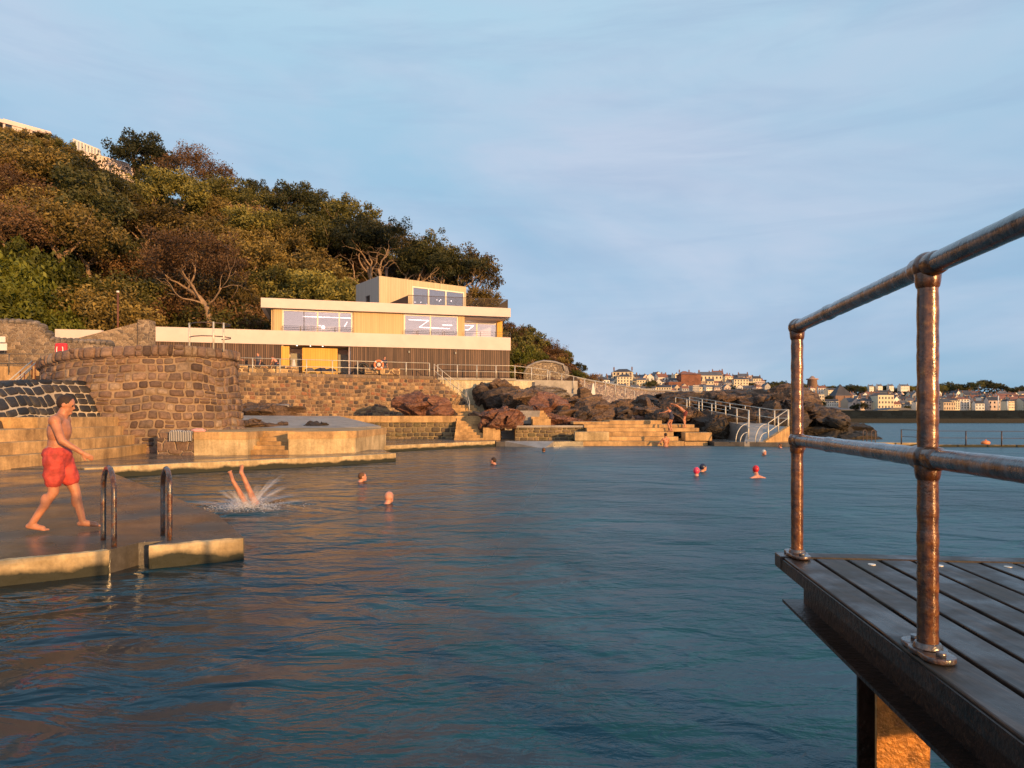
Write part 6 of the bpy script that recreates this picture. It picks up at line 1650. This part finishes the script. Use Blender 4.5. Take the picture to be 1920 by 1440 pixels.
mb.add(vs, [(i*40+k, (i+1)*40+k, (i+1)*40+(k+1) % 40, i*40+(k+1) % 40) for i in range(6) for k in range(40)], smooth=True)
mb.build('foam', fm, label='ring of foam on the water under the diver', cat='foam', kind='stuff', origin=(c0.x, c0.y, .01))

# swimmers: x px, waterline y px, facing angle (0 = away, 90 = left, -90 = right, 180 = towards camera), hair/cap, sink
def ripple(x, y, rad, amp):
    """rings of raised water around something in the pool, in the same water"""
    mb = MB(); nr, na = 34, 48; vs = []
    for i in range(nr+1):
        r_ = rad*(.04+.96*i/nr); f = 1-i/nr
        for k in range(na):
            a = 2*math.pi*k/na; w_ = 1+.5*noise.noise(Vector((math.cos(a)*1.3+x, math.sin(a)*1.3+y, r_)))
            vs.append((x+math.cos(a)*r_*1.25, y+math.sin(a)*r_, .004+max(-.003, amp*f*w_*(math.sin(r_*14/max(.6, rad)**.5+w_)*.6+.4)) if i < nr else -.002))
    mb.add(vs, [(i*na+k, (i+1)*na+k, (i+1)*na+(k+1) % na, i*na+(k+1) % na) for i in range(nr) for k in range(na)], smooth=True)
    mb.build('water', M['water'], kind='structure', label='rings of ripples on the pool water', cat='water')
ripple(c0.x+.05, c0.y, 1.6, .05)
def swimmer(px, yw, ang, hair, label, sink=1.475, **kw):
    d = F*H/(yw-HY); x = PX(px, d)
    if d < 34: ripple(x, d, 1.0, .022)
    j = dict(elL=(-.42, .12, 1.24), elR=(.42, .12, 1.24), wrL=(-.35, .36, 1.26), wrR=(.35, .36, 1.26), head=(0, .05, 1.615), chest=(0, -.16, 1.22), neck=(0, -.05, 1.45), shL=(-.18, -.09, 1.37), shR=(.18, -.09, 1.37))
    return figure(label, (x, d, -sink), R(ang), j, hair=hair, vox=.012 if d < 20 else .02, look=(0, .99, .12), parts='bust', mat='skin_wet', **kw)
swimmer(676, 905, -70, 'hair_l', 'swimmer with short brown hair, head just above water beyond the diver')
swimmer(726, 947, -35, None, 'bald swimmer in the middle of the pool, nearest to the camera')
swimmer(927, 872, 75, 'hair', 'dark haired swimmer looking left in the centre of the pool')
swimmer(1020, 848, 20, 'hair_l', 'tiny swimmer close to the small slipway', sink=1.53)
swimmer(1306, 894, -10, 'cap_pink', 'swimmer in a bright pink cap seen from behind', hair_long=False)
swimmer(1316, 886, -75, 'cap_dark', 'swimmer in a dark navy cap beside the pink cap')
swimmer(1418, 896, 5, 'cap_red', 'swimmer in a red cap with bare shoulders out of the water', sink=1.40)
swimmer(1431, 855, -150, 'cap_white', 'swimmer in a white cap facing the camera')
swimmer(1464, 840, 60, 'hair_l', 'distant swimmer just left of the far jetty post', sink=1.5)
swimmer(1508, 842.5, 0, 'hair_l', 'distant swimmer just right of the far jetty post', sink=1.55)
figure('bather with dark hair and bare back wading in at the foot of the tiers', (PX(1248, 38.0), 38.0, -1.0), R(20), dict(elL=(-.34, .1, 1.18), wrL=(-.45, .3, 1.15), elR=(.25, .12, 1.15), wrR=(.2, .3, 1.1)), hair='hair', vox=.02)
figure('bather in a dark swimsuit stepping down the tiers with arms out', (PX(1258, 40.06), 40.06, .762), R(60),
       dict(pel=(0, -.05, .86), chest=(0, .04, 1.13), neck=(0, .10, 1.30), head=(0, .17, 1.44), shL=(-.17, .10, 1.26), shR=(.17, .10, 1.26), hipL=(-.08, -.04, .80), hipR=(.08, -.04, .80), kneL=(-.1, .16, .45), kneR=(.1, .05, .44),
            elL=(-.30, .28, 1.15), wrL=(-.34, .50, 1.12), elR=(.28, .3, 1.12), wrR=(.25, .5, 1.0)), hair='hair', hair_long=True, clothes=(('suit', 'navy'),), slim=.95, look=(0, .95, -.3))
figure('bather in dark trunks leaning forward on the tiers with arms raised', (PX(1284, 40.62), 40.62, .985), R(80),
       dict(pel=(0, -.03, .90), chest=(0, .22, 1.12), neck=(0, .36, 1.24), head=(0, .46, 1.35), shL=(-.18, .32, 1.22), shR=(.18, .32, 1.22), hipL=(-.08, -.02, .84), hipR=(.08, -.02, .84), kneL=(-.1, .08, .45), kneR=(.1, .0, .45),
            elL=(-.30, .52, 1.36), wrL=(-.30, .74, 1.42), elR=(.25, .55, 1.30), wrR=(.22, .76, 1.30)), hair='hair_l', clothes=(('trunks', 'dark_red'),), look=(0, .97, -.15))
TZ = 4.87
figure('person leaning on the terrace rail in dark clothes at its left end', (PX(438, 52.6), 52.6, TZ), R(-60), dict(chest=(0, .12, 1.24), neck=(0, .20, 1.40), head=(0, .27, 1.54), shL=(-.18, .18, 1.35), shR=(.18, .18, 1.35), elL=(-.22, .35, 1.15), wrL=(-.18, .58, 1.15), elR=(.22, .35, 1.15), wrR=(.18, .58, 1.12)), hair='hair_l', clothes=(('top', 'navy'), ('trunks', 'navy')), mat='skin_wet')
figure('person in a dark top and shorts standing on the terrace, second from the left', (PX(484, 53.4), 53.4, TZ), R(150), dict(elR=(.27, .12, 1.15), wrR=(.1, .3, 1.2)), hair='hair_l', clothes=(('shirt', 'grey_cloth'), ('shorts', 'navy')), mat='skin_wet')
figure('shirtless person in dark shorts bending forward before the narrow yellow panel', (PX(519, 54.0), 54.0, TZ), R(80), dict(chest=(0, .16, 1.22), neck=(0, .28, 1.37), head=(0, .38, 1.46), shL=(-.18, .25, 1.33), shR=(.18, .25, 1.33), elL=(-.24, .3, 1.05), wrL=(-.2, .4, .85), elR=(.24, .3, 1.05), wrR=(.2, .4, .85)), hair='hair_l', clothes=(('shorts', 'navy'),), mat='skin_wet')
figure('person in a dark top standing on the terrace behind the orange lifebuoy', (PX(721, 57.0), 57.0, TZ), R(-140), dict(), hair='hair_l', clothes=(('shirt', 'navy'), ('shorts', 'grey_cloth')), mat='skin_wet')
mb = MB(); d = 41; mb.ball((PX(1848, d), d, .07), .20, 14, 10, squash=(1.3, 1, .75)); mb.tube([(PX(1848, d), d, .2), (PX(1848, d), d, .27)], .04, 8)
mb.build('buoy', M['orange_buoy'], label='small orange float near the outer pool wall', cat='buoy')

# ---------------------------------------------------------------- house and balustrade on the hilltop
hv = empty('hilltop_house', P(50, 240, 97), 'low white house on the top of the hill at the left edge', 'house')
def vwall(mb, px0, py0, d0_, px1, d1_, hgt, th=.3):
    a, b_ = P(px0, py0, d0_), P(px1, 0, d1_); wall_seg(mb, (a.x, a.y), (b_.x, b_.y), a.z-hgt, a.z, th); return a, b_
mb = MB(); vwall(mb, 6, 222, 95, 95, 99.4, 2.3); mb.build('wall', M['fascia'], hv)
mb = MB(); a = P(-12, 220.5, 94.0); b_ = P(97, 0, 99.3); wall_seg(mb, (a.x, a.y), (b_.x, b_.y), a.z-.35, a.z+.1, 3.5); mb.build('roof', M['fascia'], hv)
for (x0, x1) in ((10, 22), (42, 50), (60, 66)):
    mb = MB(); f0, f1 = (x0-6)/89, (x1-6)/89; a = P(6, 222, 95); b_ = P(95, 0, 99.4); q0, q1 = a.lerp(Vector((b_.x, b_.y, a.z)), f0), a.lerp(Vector((b_.x, b_.y, a.z)), f1)
    wall_seg(mb, (q0.x+.02, q0.y-.05), (q1.x+.02, q1.y-.05), a.z-1.7, a.z-.5, .04); mb.build('window', M['pane_dark'], hv)
bl = empty('white_balustrade', P(160, 285, 100), 'white panelled balustrade with grey panes on the hilltop', 'balustrade')
a = P(138, 260, 99); zt_ = a.z; b_ = P(187, 0, 103); dirv = Vector((b_.x-a.x, b_.y-a.y, 0)); Lb = dirv.length; dirv.normalize()
mb = MB(); wall_seg(mb, (a.x, a.y), (b_.x, b_.y), zt_-.16, zt_+.02, .2); wall_seg(mb, (a.x, a.y), (b_.x, b_.y), zt_-1.9, zt_-1.7, .2); mb.build('rail', M['white_paint'], bl)
for i in range(9):
    p = Vector((a.x, a.y, 0))+dirv*(Lb*i/8); mb = MB(); mb.box((p.x, p.y+.05, zt_-.93), (.17, .2, 1.54)); mb.build('baluster', M['white_paint'], bl)
mb = MB(); wall_seg(mb, (a.x, a.y+.2), (b_.x, b_.y+.2), zt_-1.7, zt_-.16, .05); mb.build('pane', plain('frosted_pane', (.30, .33, .42), .3), bl)
mb = MB(); a = P(150, 281, 99.5); b_ = P(238, 0, 104.5); wall_seg(mb, (a.x, a.y), (b_.x, b_.y), a.z-5.0, a.z, .4)
c = P(262, 0, 105); wall_seg(mb, (b_.x, b_.y), (c.x, c.y), a.z-4.5, a.z, .4, z1b=a.z-2.1); mb.build('hilltop_wall', M['fascia'], label='long cream wall stepping down the hilltop below the balustrade', cat='wall')

# ---------------------------------------------------------------- breakwater
bw = empty('breakwater', (100, 150, 0), 'long dark grey stone breakwater in front of the town', 'breakwater')
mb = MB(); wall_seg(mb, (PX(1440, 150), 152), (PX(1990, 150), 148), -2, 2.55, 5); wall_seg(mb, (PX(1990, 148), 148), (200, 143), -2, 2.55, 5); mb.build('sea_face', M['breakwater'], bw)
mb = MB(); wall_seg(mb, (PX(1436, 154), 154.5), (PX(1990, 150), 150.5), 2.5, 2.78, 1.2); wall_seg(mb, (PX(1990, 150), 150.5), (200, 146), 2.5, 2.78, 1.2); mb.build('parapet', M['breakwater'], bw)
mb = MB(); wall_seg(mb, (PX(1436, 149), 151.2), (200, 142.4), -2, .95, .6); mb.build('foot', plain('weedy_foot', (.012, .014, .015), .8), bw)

# ---------------------------------------------------------------- town across the bay
TR = [(1040, 716), (1110, 716), (1200, 722), (1300, 726), (1430, 728), (1500, 742), (1600, 738), (1800, 738), (1920, 742), (2150, 744)]
def shore(u, t, rough=0):
    d0_ = 205; d1_ = curve([(1040, 300), (1430, 310), (1500, 400), (2150, 420)], u)
    d = lerp(d0_, d1_, t); zr = ZY(curve(TR, u), d1_); z = lerp(2.0, zr, t**1.15); return Vector((PX(u, d), d, z))
mb = MB(); gx = [[shore(980+1240*i/60, j/14) for j in range(15)] for i in range(61)]
for row in gx: row.append(row[-1]+Vector((40, 120, 2))); row.insert(0, row[0]-UPV*5)
m_ = len(gx[0]); mb.add([p for r_ in gx for p in r_], [(i*m_+j, (i+1)*m_+j, (i+1)*m_+j+1, i*m_+j+1) for i in range(60) for j in range(m_-1)], smooth=True)
mb.build('terrain', plain('far_shore_ground', (.05, .045, .03), .95, var=.5, scale=.1), kind='structure', label='far shore rising behind the breakwater', cat='hill')
WC = {'white': (.74, .70, .62), 'cream': (.72, .62, .44), 'pink': (.66, .52, .44), 'buff': (.50, .40, .30), 'brick': (.34, .16, .10), 'grey': (.40, .38, .36)}
RC = {'grey': (.11, .11, .125), 'red': (.26, .11, .07), 'dark': (.06, .06, .07)}
WM = {k: plain('town_wall_'+k, v, .8, var=.08, scale=.3) for k, v in WC.items()}; RM = {k: plain('town_roof_'+k, v, .7, var=.25, scale=.5) for k, v in RC.items()}
CHM = plain('chimney_brick', (.20, .11, .08), .9)
meshes = {}
def hmesh(key, fn, mat):
    if (key, mat.name) not in meshes:
        mb = MB(); fn(mb); o = mb.build('tmp', mat, label='x', cat='x', origin=(0, 0, 0)); meshes[(key, mat.name)] = o.data; bpy.data.objects.remove(o)
    return meshes[(key, mat.name)]
TYPES = {}   # w, depth, eaves, roof height, kind, floors, bays
def mk(name, me, par, loc=None):
    o = bpy.data.objects.new(name, me); COL.objects.link(o); o.parent = par
    if loc is not None: o.location = loc
    return o
def house_town(tp, wc, rc, loc, rz, s, label, group):
    w_, dp, ea, rh, kind, nf, nb_ = tp
    e = empty('house', loc, label, 'house', group); e.rotation_euler = (0, 0, rz); e.scale = (s,)*3
    def wf(mb):
        mb.box((0, 0, (ea-3)/2), (w_, dp, ea+3))
        if kind == 'front':
            mb.prism([(-w_/2, 0), (w_/2, 0), (w_/2, .01)], 0, .01)
            for sy in (-dp/2, dp/2-.2): mb.add([(-w_/2, sy, ea), (w_/2, sy, ea), (0, sy, ea+rh*.96), (-w_/2, sy+.2, ea), (w_/2, sy+.2, ea), (0, sy+.2, ea+rh*.96)], [(0, 1, 2), (4, 3, 5), (0, 2, 5, 3), (1, 4, 5, 2)])
        if kind == 'gable':
            for sx in (-w_/2, w_/2-.2): mb.add([(sx, -dp/2, ea), (sx, dp/2, ea), (sx, 0, ea+rh*.96), (sx+.2, -dp/2, ea), (sx+.2, dp/2, ea), (sx+.2, 0, ea+rh*.96)], [(0, 2, 1), (3, 4, 5), (0, 3, 5, 2), (1, 2, 5, 4)])
        if kind == 'flat': mb.box((0, -dp/2+.15, ea+.3), (w_+.1, .3, .6))
    def rf(mb):
        o = .3
        if kind == 'gable':
            mb.add([(-w_/2-.05, -dp/2-o, ea-.1), (w_/2+.05, -dp/2-o, ea-.1), (w_/2+.05, 0, ea+rh), (-w_/2-.05, 0, ea+rh), (-w_/2-.05, dp/2+o, ea-.1), (w_/2+.05, dp/2+o, ea-.1)], [(0, 1, 2, 3), (3, 2, 5, 4)])
        elif kind == 'front':
            mb.add([(-w_/2-o, -dp/2-.05, ea-.1), (0, -dp/2-.05, ea+rh), (0, dp/2, ea+rh), (-w_/2-o, dp/2, ea-.1), (w_/2+o, -dp/2-.05, ea-.1), (w_/2+o, dp/2, ea-.1)], [(0, 1, 2, 3), (1, 4, 5, 2)])
        elif kind == 'hip':
            k = min(w_, dp)*.45
            mb.add([(-w_/2-o, -dp/2-o, ea), (w_/2+o, -dp/2-o, ea), (w_/2+o, dp/2+o, ea), (-w_/2-o, dp/2+o, ea), (-w_/2+k, 0, ea+rh), (w_/2-k, 0, ea+rh)], [(0, 1, 5, 4), (1, 2, 5), (2, 3, 4, 5), (3, 0, 4)])
        else: mb.box((0, .1, ea+.12), (w_-.3, dp-.4, .2))
    mk('wall', hmesh(('w', tp), wf, WM[wc]), e); r_ = mk('roof', hmesh(('r', tp), rf, RM[rc]), e)
    def cf(mb): mb.box((0, 0, .0), (.9, .7, 2.2)); mb.box((0, 0, 1.25), (1.0, .8, .3)); mb.tube([(-.2, 0, 1.3), (-.2, 0, 1.9)], .12, 6); mb.tube([(.2, 0, 1.3), (.2, 0, 1.9)], .12, 6)
    cm = hmesh('chim', cf, CHM)
    if kind != 'flat':
        for cx_ in ((-w_/2+.6, w_/2-.6) if kind != 'front' else (w_/4,)): mk('chimney', cm, r_, (cx_, 0.2, ea+rh*(.9 if kind != 'front' else .6)))
    def wi(mb): mb.box((0, 0, 0), (1.05, .1, 1.6))
    wm_ = hmesh('win', wi, M['pane_dark'])
    for f in range(nf):
        for b_ in range(nb_):
            mk('window', wm_, e, (-w_/2+w_*(b_+.5)/nb_, -dp/2-.02, ea*(f+.52)/nf))
    return e
T_ = [(11, 9, 9.0, 3.0, 'hip', 3, 4), (9, 8, 7.0, 3.0, 'gable', 2, 3), (14, 9, 10.5, 2.4, 'hip', 4, 5), (7, 9, 7.5, 3.2, 'front', 2, 2), (16, 9, 6.5, 2.8, 'gable', 2, 6), (12, 9, 10, 1, 'flat', 3, 5), (6, 8, 6.0, 2.8, 'front', 2, 2)]
rn = random.Random(12)
WN = {'white': 'white', 'cream': 'cream', 'pink': 'pale pink', 'buff': 'buff', 'brick': 'red brick', 'grey': 'grey'}
KN = {'hip': 'hipped', 'gable': 'pitched', 'front': 'front gabled', 'flat': 'flat'}
def lab(wc, rc, kind, where): return '%s house with a %s %s roof %s' % (WN[wc], rc, KN[kind], where)
def th_(u, base_y, d, tpi, wc, rc, hpx, rz=None, where='in the town above the sea wall', label=None, group='houses in the upper town'):
    tp = T_[tpi]; s = hpx*d/F/(tp[2]+tp[3]*.6); loc = P(u, base_y, d)
    return house_town(tp, wc, rc, loc, rn.uniform(-.35, .45) if rz is None else rz, s, label or lab(wc, rc, tp[4], where), group if not label else None)
# upper town, hand placed after the photograph: (x, foot y, depth, type, wall, roof, height px)
UP = [(1112, 728, 262, 1, 'cream', 'grey', 26), (1128, 732, 255, 0, 'white', 'dark', 30), (1146, 738, 250, 5, 'white', 'grey', 24), (1168, 724, 262, 2, 'cream', 'dark', 38), (1190, 728, 262, 1, 'cream', 'grey', 22),
      (1203, 728, 255, 0, 'cream', 'grey', 24), (1218, 722, 268, 3, 'white', 'dark', 24), (1230, 720, 272, 3, 'white', 'grey', 26), (1240, 722, 268, 1, 'white', 'red', 24), (1258, 724, 268, 4, 'pink', 'dark', 18),
      (1275, 716, 282, 1, 'pink', 'dark', 18), (1283, 718, 280, 0, 'brick', 'red', 26), (1312, 716, 285, 2, 'buff', 'dark', 20), (1330, 720, 275, 4, 'cream', 'grey', 26), (1345, 716, 285, 1, 'pink', 'red', 24),
      (1362, 718, 280, 0, 'cream', 'red', 20), (1300, 726, 268, 4, 'white', 'dark', 20), (1337, 716, 290, 0, 'white', 'dark', 22), (1318, 728, 262, 1, 'cream', 'dark', 16),
      (1418, 724, 285, 4, 'cream', 'red', 16), (1402, 722, 285, 0, 'buff', 'dark', 18),
      (1172, 735, 245, 4, 'cream', 'grey', 13), (1192, 735, 245, 4, 'cream', 'red', 12), (1218, 737, 243, 4, 'white', 'grey', 15), (1245, 736, 243, 4, 'cream', 'dark', 17), (1262, 737, 243, 1, 'cream', 'red', 10),
      (1282, 733, 250, 3, 'buff', 'grey', 16), (1292, 735, 248, 3, 'white', 'dark', 15), (1310, 733, 250, 4, 'buff', 'red', 14), (1330, 735, 247, 4, 'white', 'grey', 16), (1350, 734, 250, 0, 'white', 'grey', 16), (1366, 734, 250, 1, 'cream', 'grey', 14), (1235, 728, 255, 3, 'white', 'grey', 20),
      (1155, 720, 275, 1, 'grey', 'dark', 22), (1180, 716, 280, 1, 'grey', 'grey', 18), (1210, 714, 290, 4, 'grey', 'dark', 14), (1250, 713, 292, 1, 'grey', 'dark', 12), (1380, 716, 290, 1, 'cream', 'dark', 16)]
for a in UP: th_(a[0], a[1]+1.5, a[2], a[3], a[4], a[5], a[6]*.82)
for i in range(64):
    row = i % 3; u = 1116+(i//3)*15.2+rn.uniform(-6, 6); d = (246, 262, 284)[row]+rn.uniform(-5, 5); yb = (737, 729, 721)[row]+rn.uniform(-2, 2)
    th_(u, yb, d, rn.choice([0, 1, 1, 3, 4, 6, 5]), rn.choice(['white', 'white', 'cream', 'cream', 'pink', 'grey', 'buff']), rn.choice(['grey', 'dark', 'grey', 'red']), (13, 15, 16)[row]*rn.uniform(.8, 1.15))
th_(1170, 728, 258, 2, 'cream', 'dark', 24, 0, label='large square cream house with four floors of windows above the sea wall')
th_(1387, 732, 262, 2, 'cream', 'dark', 23, 0, label='large cream hotel with a flat topped front right of the upper town')
mb = MB(); a, b_ = P(1254, 736, 256), P(1305, 0, 256); wall_seg(mb, (a.x, a.y), (b_.x, b_.y), 2, ZY(716, 256), 8); mb.build('brick_hall', M['brick'], label='long low red brick building in the upper town', cat='building')
def spire(u, yb, yt, d, w_, col, label, kind='tower'):
    e = empty('church_tower' if kind != 'fort' else 'round_tower', P(u, yb, d), label, 'tower'); zb_, zt_ = ZY(yb, d)-4, ZY(yt, d); x = PX(u, d); h_ = zt_-zb_
    mb = MB()
    if kind == 'tower':
        mb.box((x, d, zb_+h_*.325), (w_, w_, h_*.65)); mb.build('tower', col, e)
        mb = MB(); k = w_*.5; z_ = zb_+h_*.65; mb.add([(x-k, d-k, z_), (x+k, d-k, z_), (x+k, d+k, z_), (x-k, d+k, z_), (x, d, zt_)], [(0, 1, 4), (1, 2, 4), (2, 3, 4), (3, 0, 4)]); mb.build('spire', RM['dark'], e)
    elif kind == 'square':
        mb.box((x, d, zb_+h_*.43), (w_, w_, h_*.86)); mb.build('tower', col, e); mb = MB()
        k = w_*.55; z_ = zb_+h_*.86; mb.add([(x-k, d-k, z_), (x+k, d-k, z_), (x+k, d+k, z_), (x-k, d+k, z_), (x, d, zt_)], [(0, 1, 4), (1, 2, 4), (2, 3, 4), (3, 0, 4)]); mb.build('roof', RM['red'], e)
    else:
        mb.tube([(x, d, zb_), (x, d, zb_+h_*.8), (x, d, zb_+h_*.8), (x, d, zb_+h_*.86), (x, d, zb_+h_*.861), (x, d, zt_)], [w_*.55, w_*.42, w_*.55, w_*.55, w_*.33, w_*.1], 16); mb.build('tower', col, e)
    return e
spire(1291, 720, 697, 262, 7.5, M['brick'], 'square red brown stone tower rising over the upper town', 'square')
spire(1268, 715, 698, 300, 2.2, WM['grey'], 'thin distant church spire left of the red tower')
for x_, l_ in ((1396, 'left'), (1403, 'middle'), (1410, 'right')): spire(x_, 722, 702+(x_ == 1403)*-1, 300, 1.6, WM['grey'], l_+' one of three thin dark spires right of the hotel')
spire(1376, 722, 703, 300, 2.4, WM['brick'], 'small brown turret just left of the three thin spires', 'square')
spire(1523, 726, 705, 360, 5.5, plain('pink_stone', (.42, .27, .2), .8), 'round pinkish stone memorial tower on the skyline', 'fort')
spire(1575, 764, 720, 262, 6.5, plain('church_stone', (.24, .15, .11), .9), 'church with a brown stone tower and pointed spire behind the breakwater')
mb = MB(); a = P(1505, 770, 205); b_ = P(1600, 0, 205); wall_seg(mb, (a.x, a.y), (b_.x, b_.y), 2, ZY(768, 205), 12)
mb.add([(a.x, a.y, ZY(768, 205)), (b_.x, b_.y, ZY(768, 205)), (b_.x-3, b_.y+5, ZY(763, 208)), (a.x+1, a.y+5, ZY(763, 208))], [(0, 1, 2, 3)]); mb.build('harbour_shed', RM['grey'], label='long low grey roofed shed just behind the breakwater', cat='shed')
mb = MB(); pts_ = [P(1662, 769, 205), P(1672, 765, 205), P(1690, 764, 205), P(1706, 766, 205), P(1714, 769, 205)]; mb.add(pts_+[p+Vector((0, 8, 0)) for p in pts_], [(0, 1, 2, 3, 4)]+[(i, 5+i, 6+i, i+1) for i in range(4)]); mb.build('curved_shed', RM['grey'], label='low curved grey roof just above the breakwater', cat='shed')
# lower town
for a in [(1478, 756, 250, 0, 'white', 'grey', 16), (1510, 763, 235, 5, 'white', 'grey', 22), (1532, 760, 240, 5, 'cream', 'grey', 20), (1558, 762, 240, 4, 'white', 'dark', 12), (1492, 764, 230, 4, 'buff', 'red', 14), (1520, 738, 300, 0, 'white', 'red', 12),
          (1540, 738, 300, 1, 'white', 'red', 13), (1560, 741, 295, 4, 'cream', 'dark', 12), (1650, 766, 225, 2, 'cream', 'dark', 27), (1626, 767, 225, 3, 'white', 'grey', 16), (1638, 768, 222, 3, 'cream', 'grey', 17), (1665, 764, 228, 3, 'cream', 'grey', 18), (1674, 764, 228, 3, 'white', 'grey', 18)]:
    th_(*a[:3], a[3], a[4], a[5], a[6], where='in the lower town behind the breakwater', group='houses in the lower town')
th_(1655, 767, 220, 5, 'cream', 'grey', 26, 0, label='tall square cream block just behind the breakwater left of the near post')
for i, x_ in enumerate((1632, 1648, 1669, 1694)): th_(x_, 731+(i == 0), 370, 4 if i == 3 else 1, 'white', 'grey', 9, 0.1, where='in a row on the wooded ridge', group='white houses in a row on the ridge')
for i in range(200):
    u = 1500+(i % 50)*9.6+rn.uniform(-6, 6); row = i//50
    if u < 1590 and row < 2: continue
    d = (228, 262, 300, 340)[row]+rn.uniform(-8, 8); yb = (769, 762, 755, 749)[row]+rn.uniform(-2.5, 2.5)
    if row == 3 and u < 1620: continue
    hp = (16, 15, 13, 11)[row]*rn.uniform(.8, 1.35)
    wc = rn.choice(['white', 'white', 'white', 'cream', 'cream', 'pink', 'buff', 'grey']); rc = rn.choice(['grey', 'grey', 'dark', 'dark', 'red'])
    if 1640 < u < 1672 and row == 0: continue
    th_(u, yb, d, rn.choice([0, 1, 1, 3, 4, 6, 6, 2 if row < 2 else 1]), wc, rc, hp, where='in the lower town behind the breakwater', group='houses in the lower town')
th_(1880, 752, 300, 4, 'white', 'grey', 14, .1, label='long white terrace house high on the right of the town')
# trees in and above the town
for i, (u, yb, d, s) in enumerate([(1219, 738, 245, .75), (1224, 728, 252, .6), (1190, 736, 244, .35), (1408, 732, 262, .6), (1373, 733, 250, .4), (1362, 735, 247, .35), (1616, 769, 222, .5), (1603, 769, 224, .45), (1540, 764, 232, .45), (1500, 752, 262, .5),
     (1555, 756, 250, .5), (1446, 740, 262, .75), (1466, 740, 270, .7), (1700, 768, 222, .35), (1790, 760, 250, .4)]):
    put_tree('dark', i, P(u, yb, d)-UPV*1, s, i*1.1, 'dark round tree standing among the houses of the town', 'dark trees among the town houses')
for i in range(74):
    u = 1428+i*7.4+rn.uniform(-3, 3); d = curve([(1425, 305), (1500, 395), (2000, 415)], u)-rn.uniform(0, 30)
    top_y = curve([(1425, 716), (1450, 715), (1490, 718), (1520, 722), (1600, 724), (1700, 722), (1750, 716), (1790, 720), (1840, 713), (1880, 720), (1900, 728), (1925, 724), (2000, 724)], u)
    h_px = rn.uniform(15, 20); s = h_px*d/F/7.2; low = rn.random() < .2
    put_tree('dark' if rn.random() < .6 else 'olive', i, P(u, top_y+h_px+(rn.uniform(4, 11) if low else rn.uniform(-2, 3)), d), s, rn.uniform(0, 6), 'dark tree in the wood along the ridge above the lower town', 'trees of the ridge wood above the town')
q = []
for i in range(9000):
    u = rn.uniform(1425, 1990); t = rn.uniform(.45, 1.0); q.append((shore(u, t)+UPV*rn.uniform(0, 4.0*t*t), Vector((rn.gauss(0, .6), rn.gauss(-.5, .5), rn.gauss(.5, .5))), rn.uniform(.6, 1.3), rn.random()))
o = bpy.data.objects.new('far_wood', leaf_mesh('far_wood', q, M['leaf_far'])); COL.objects.link(o); top_tag(o, 'far off wooded slope between and above the houses of the town', 'wood', kind='stuff')
for i, (u, yb, yt) in enumerate([(1818, 769, 750), (1872, 769, 742), (1889, 769, 752)]):
    mb = MB(); mb.tube([P(u, yb, 200), P(u, yt, 200)], .16, 5); mb.build('mast', M['white_paint'], label=('short', 'tallest', 'thin')[i]+' white mast in the harbour behind the breakwater', cat='mast')
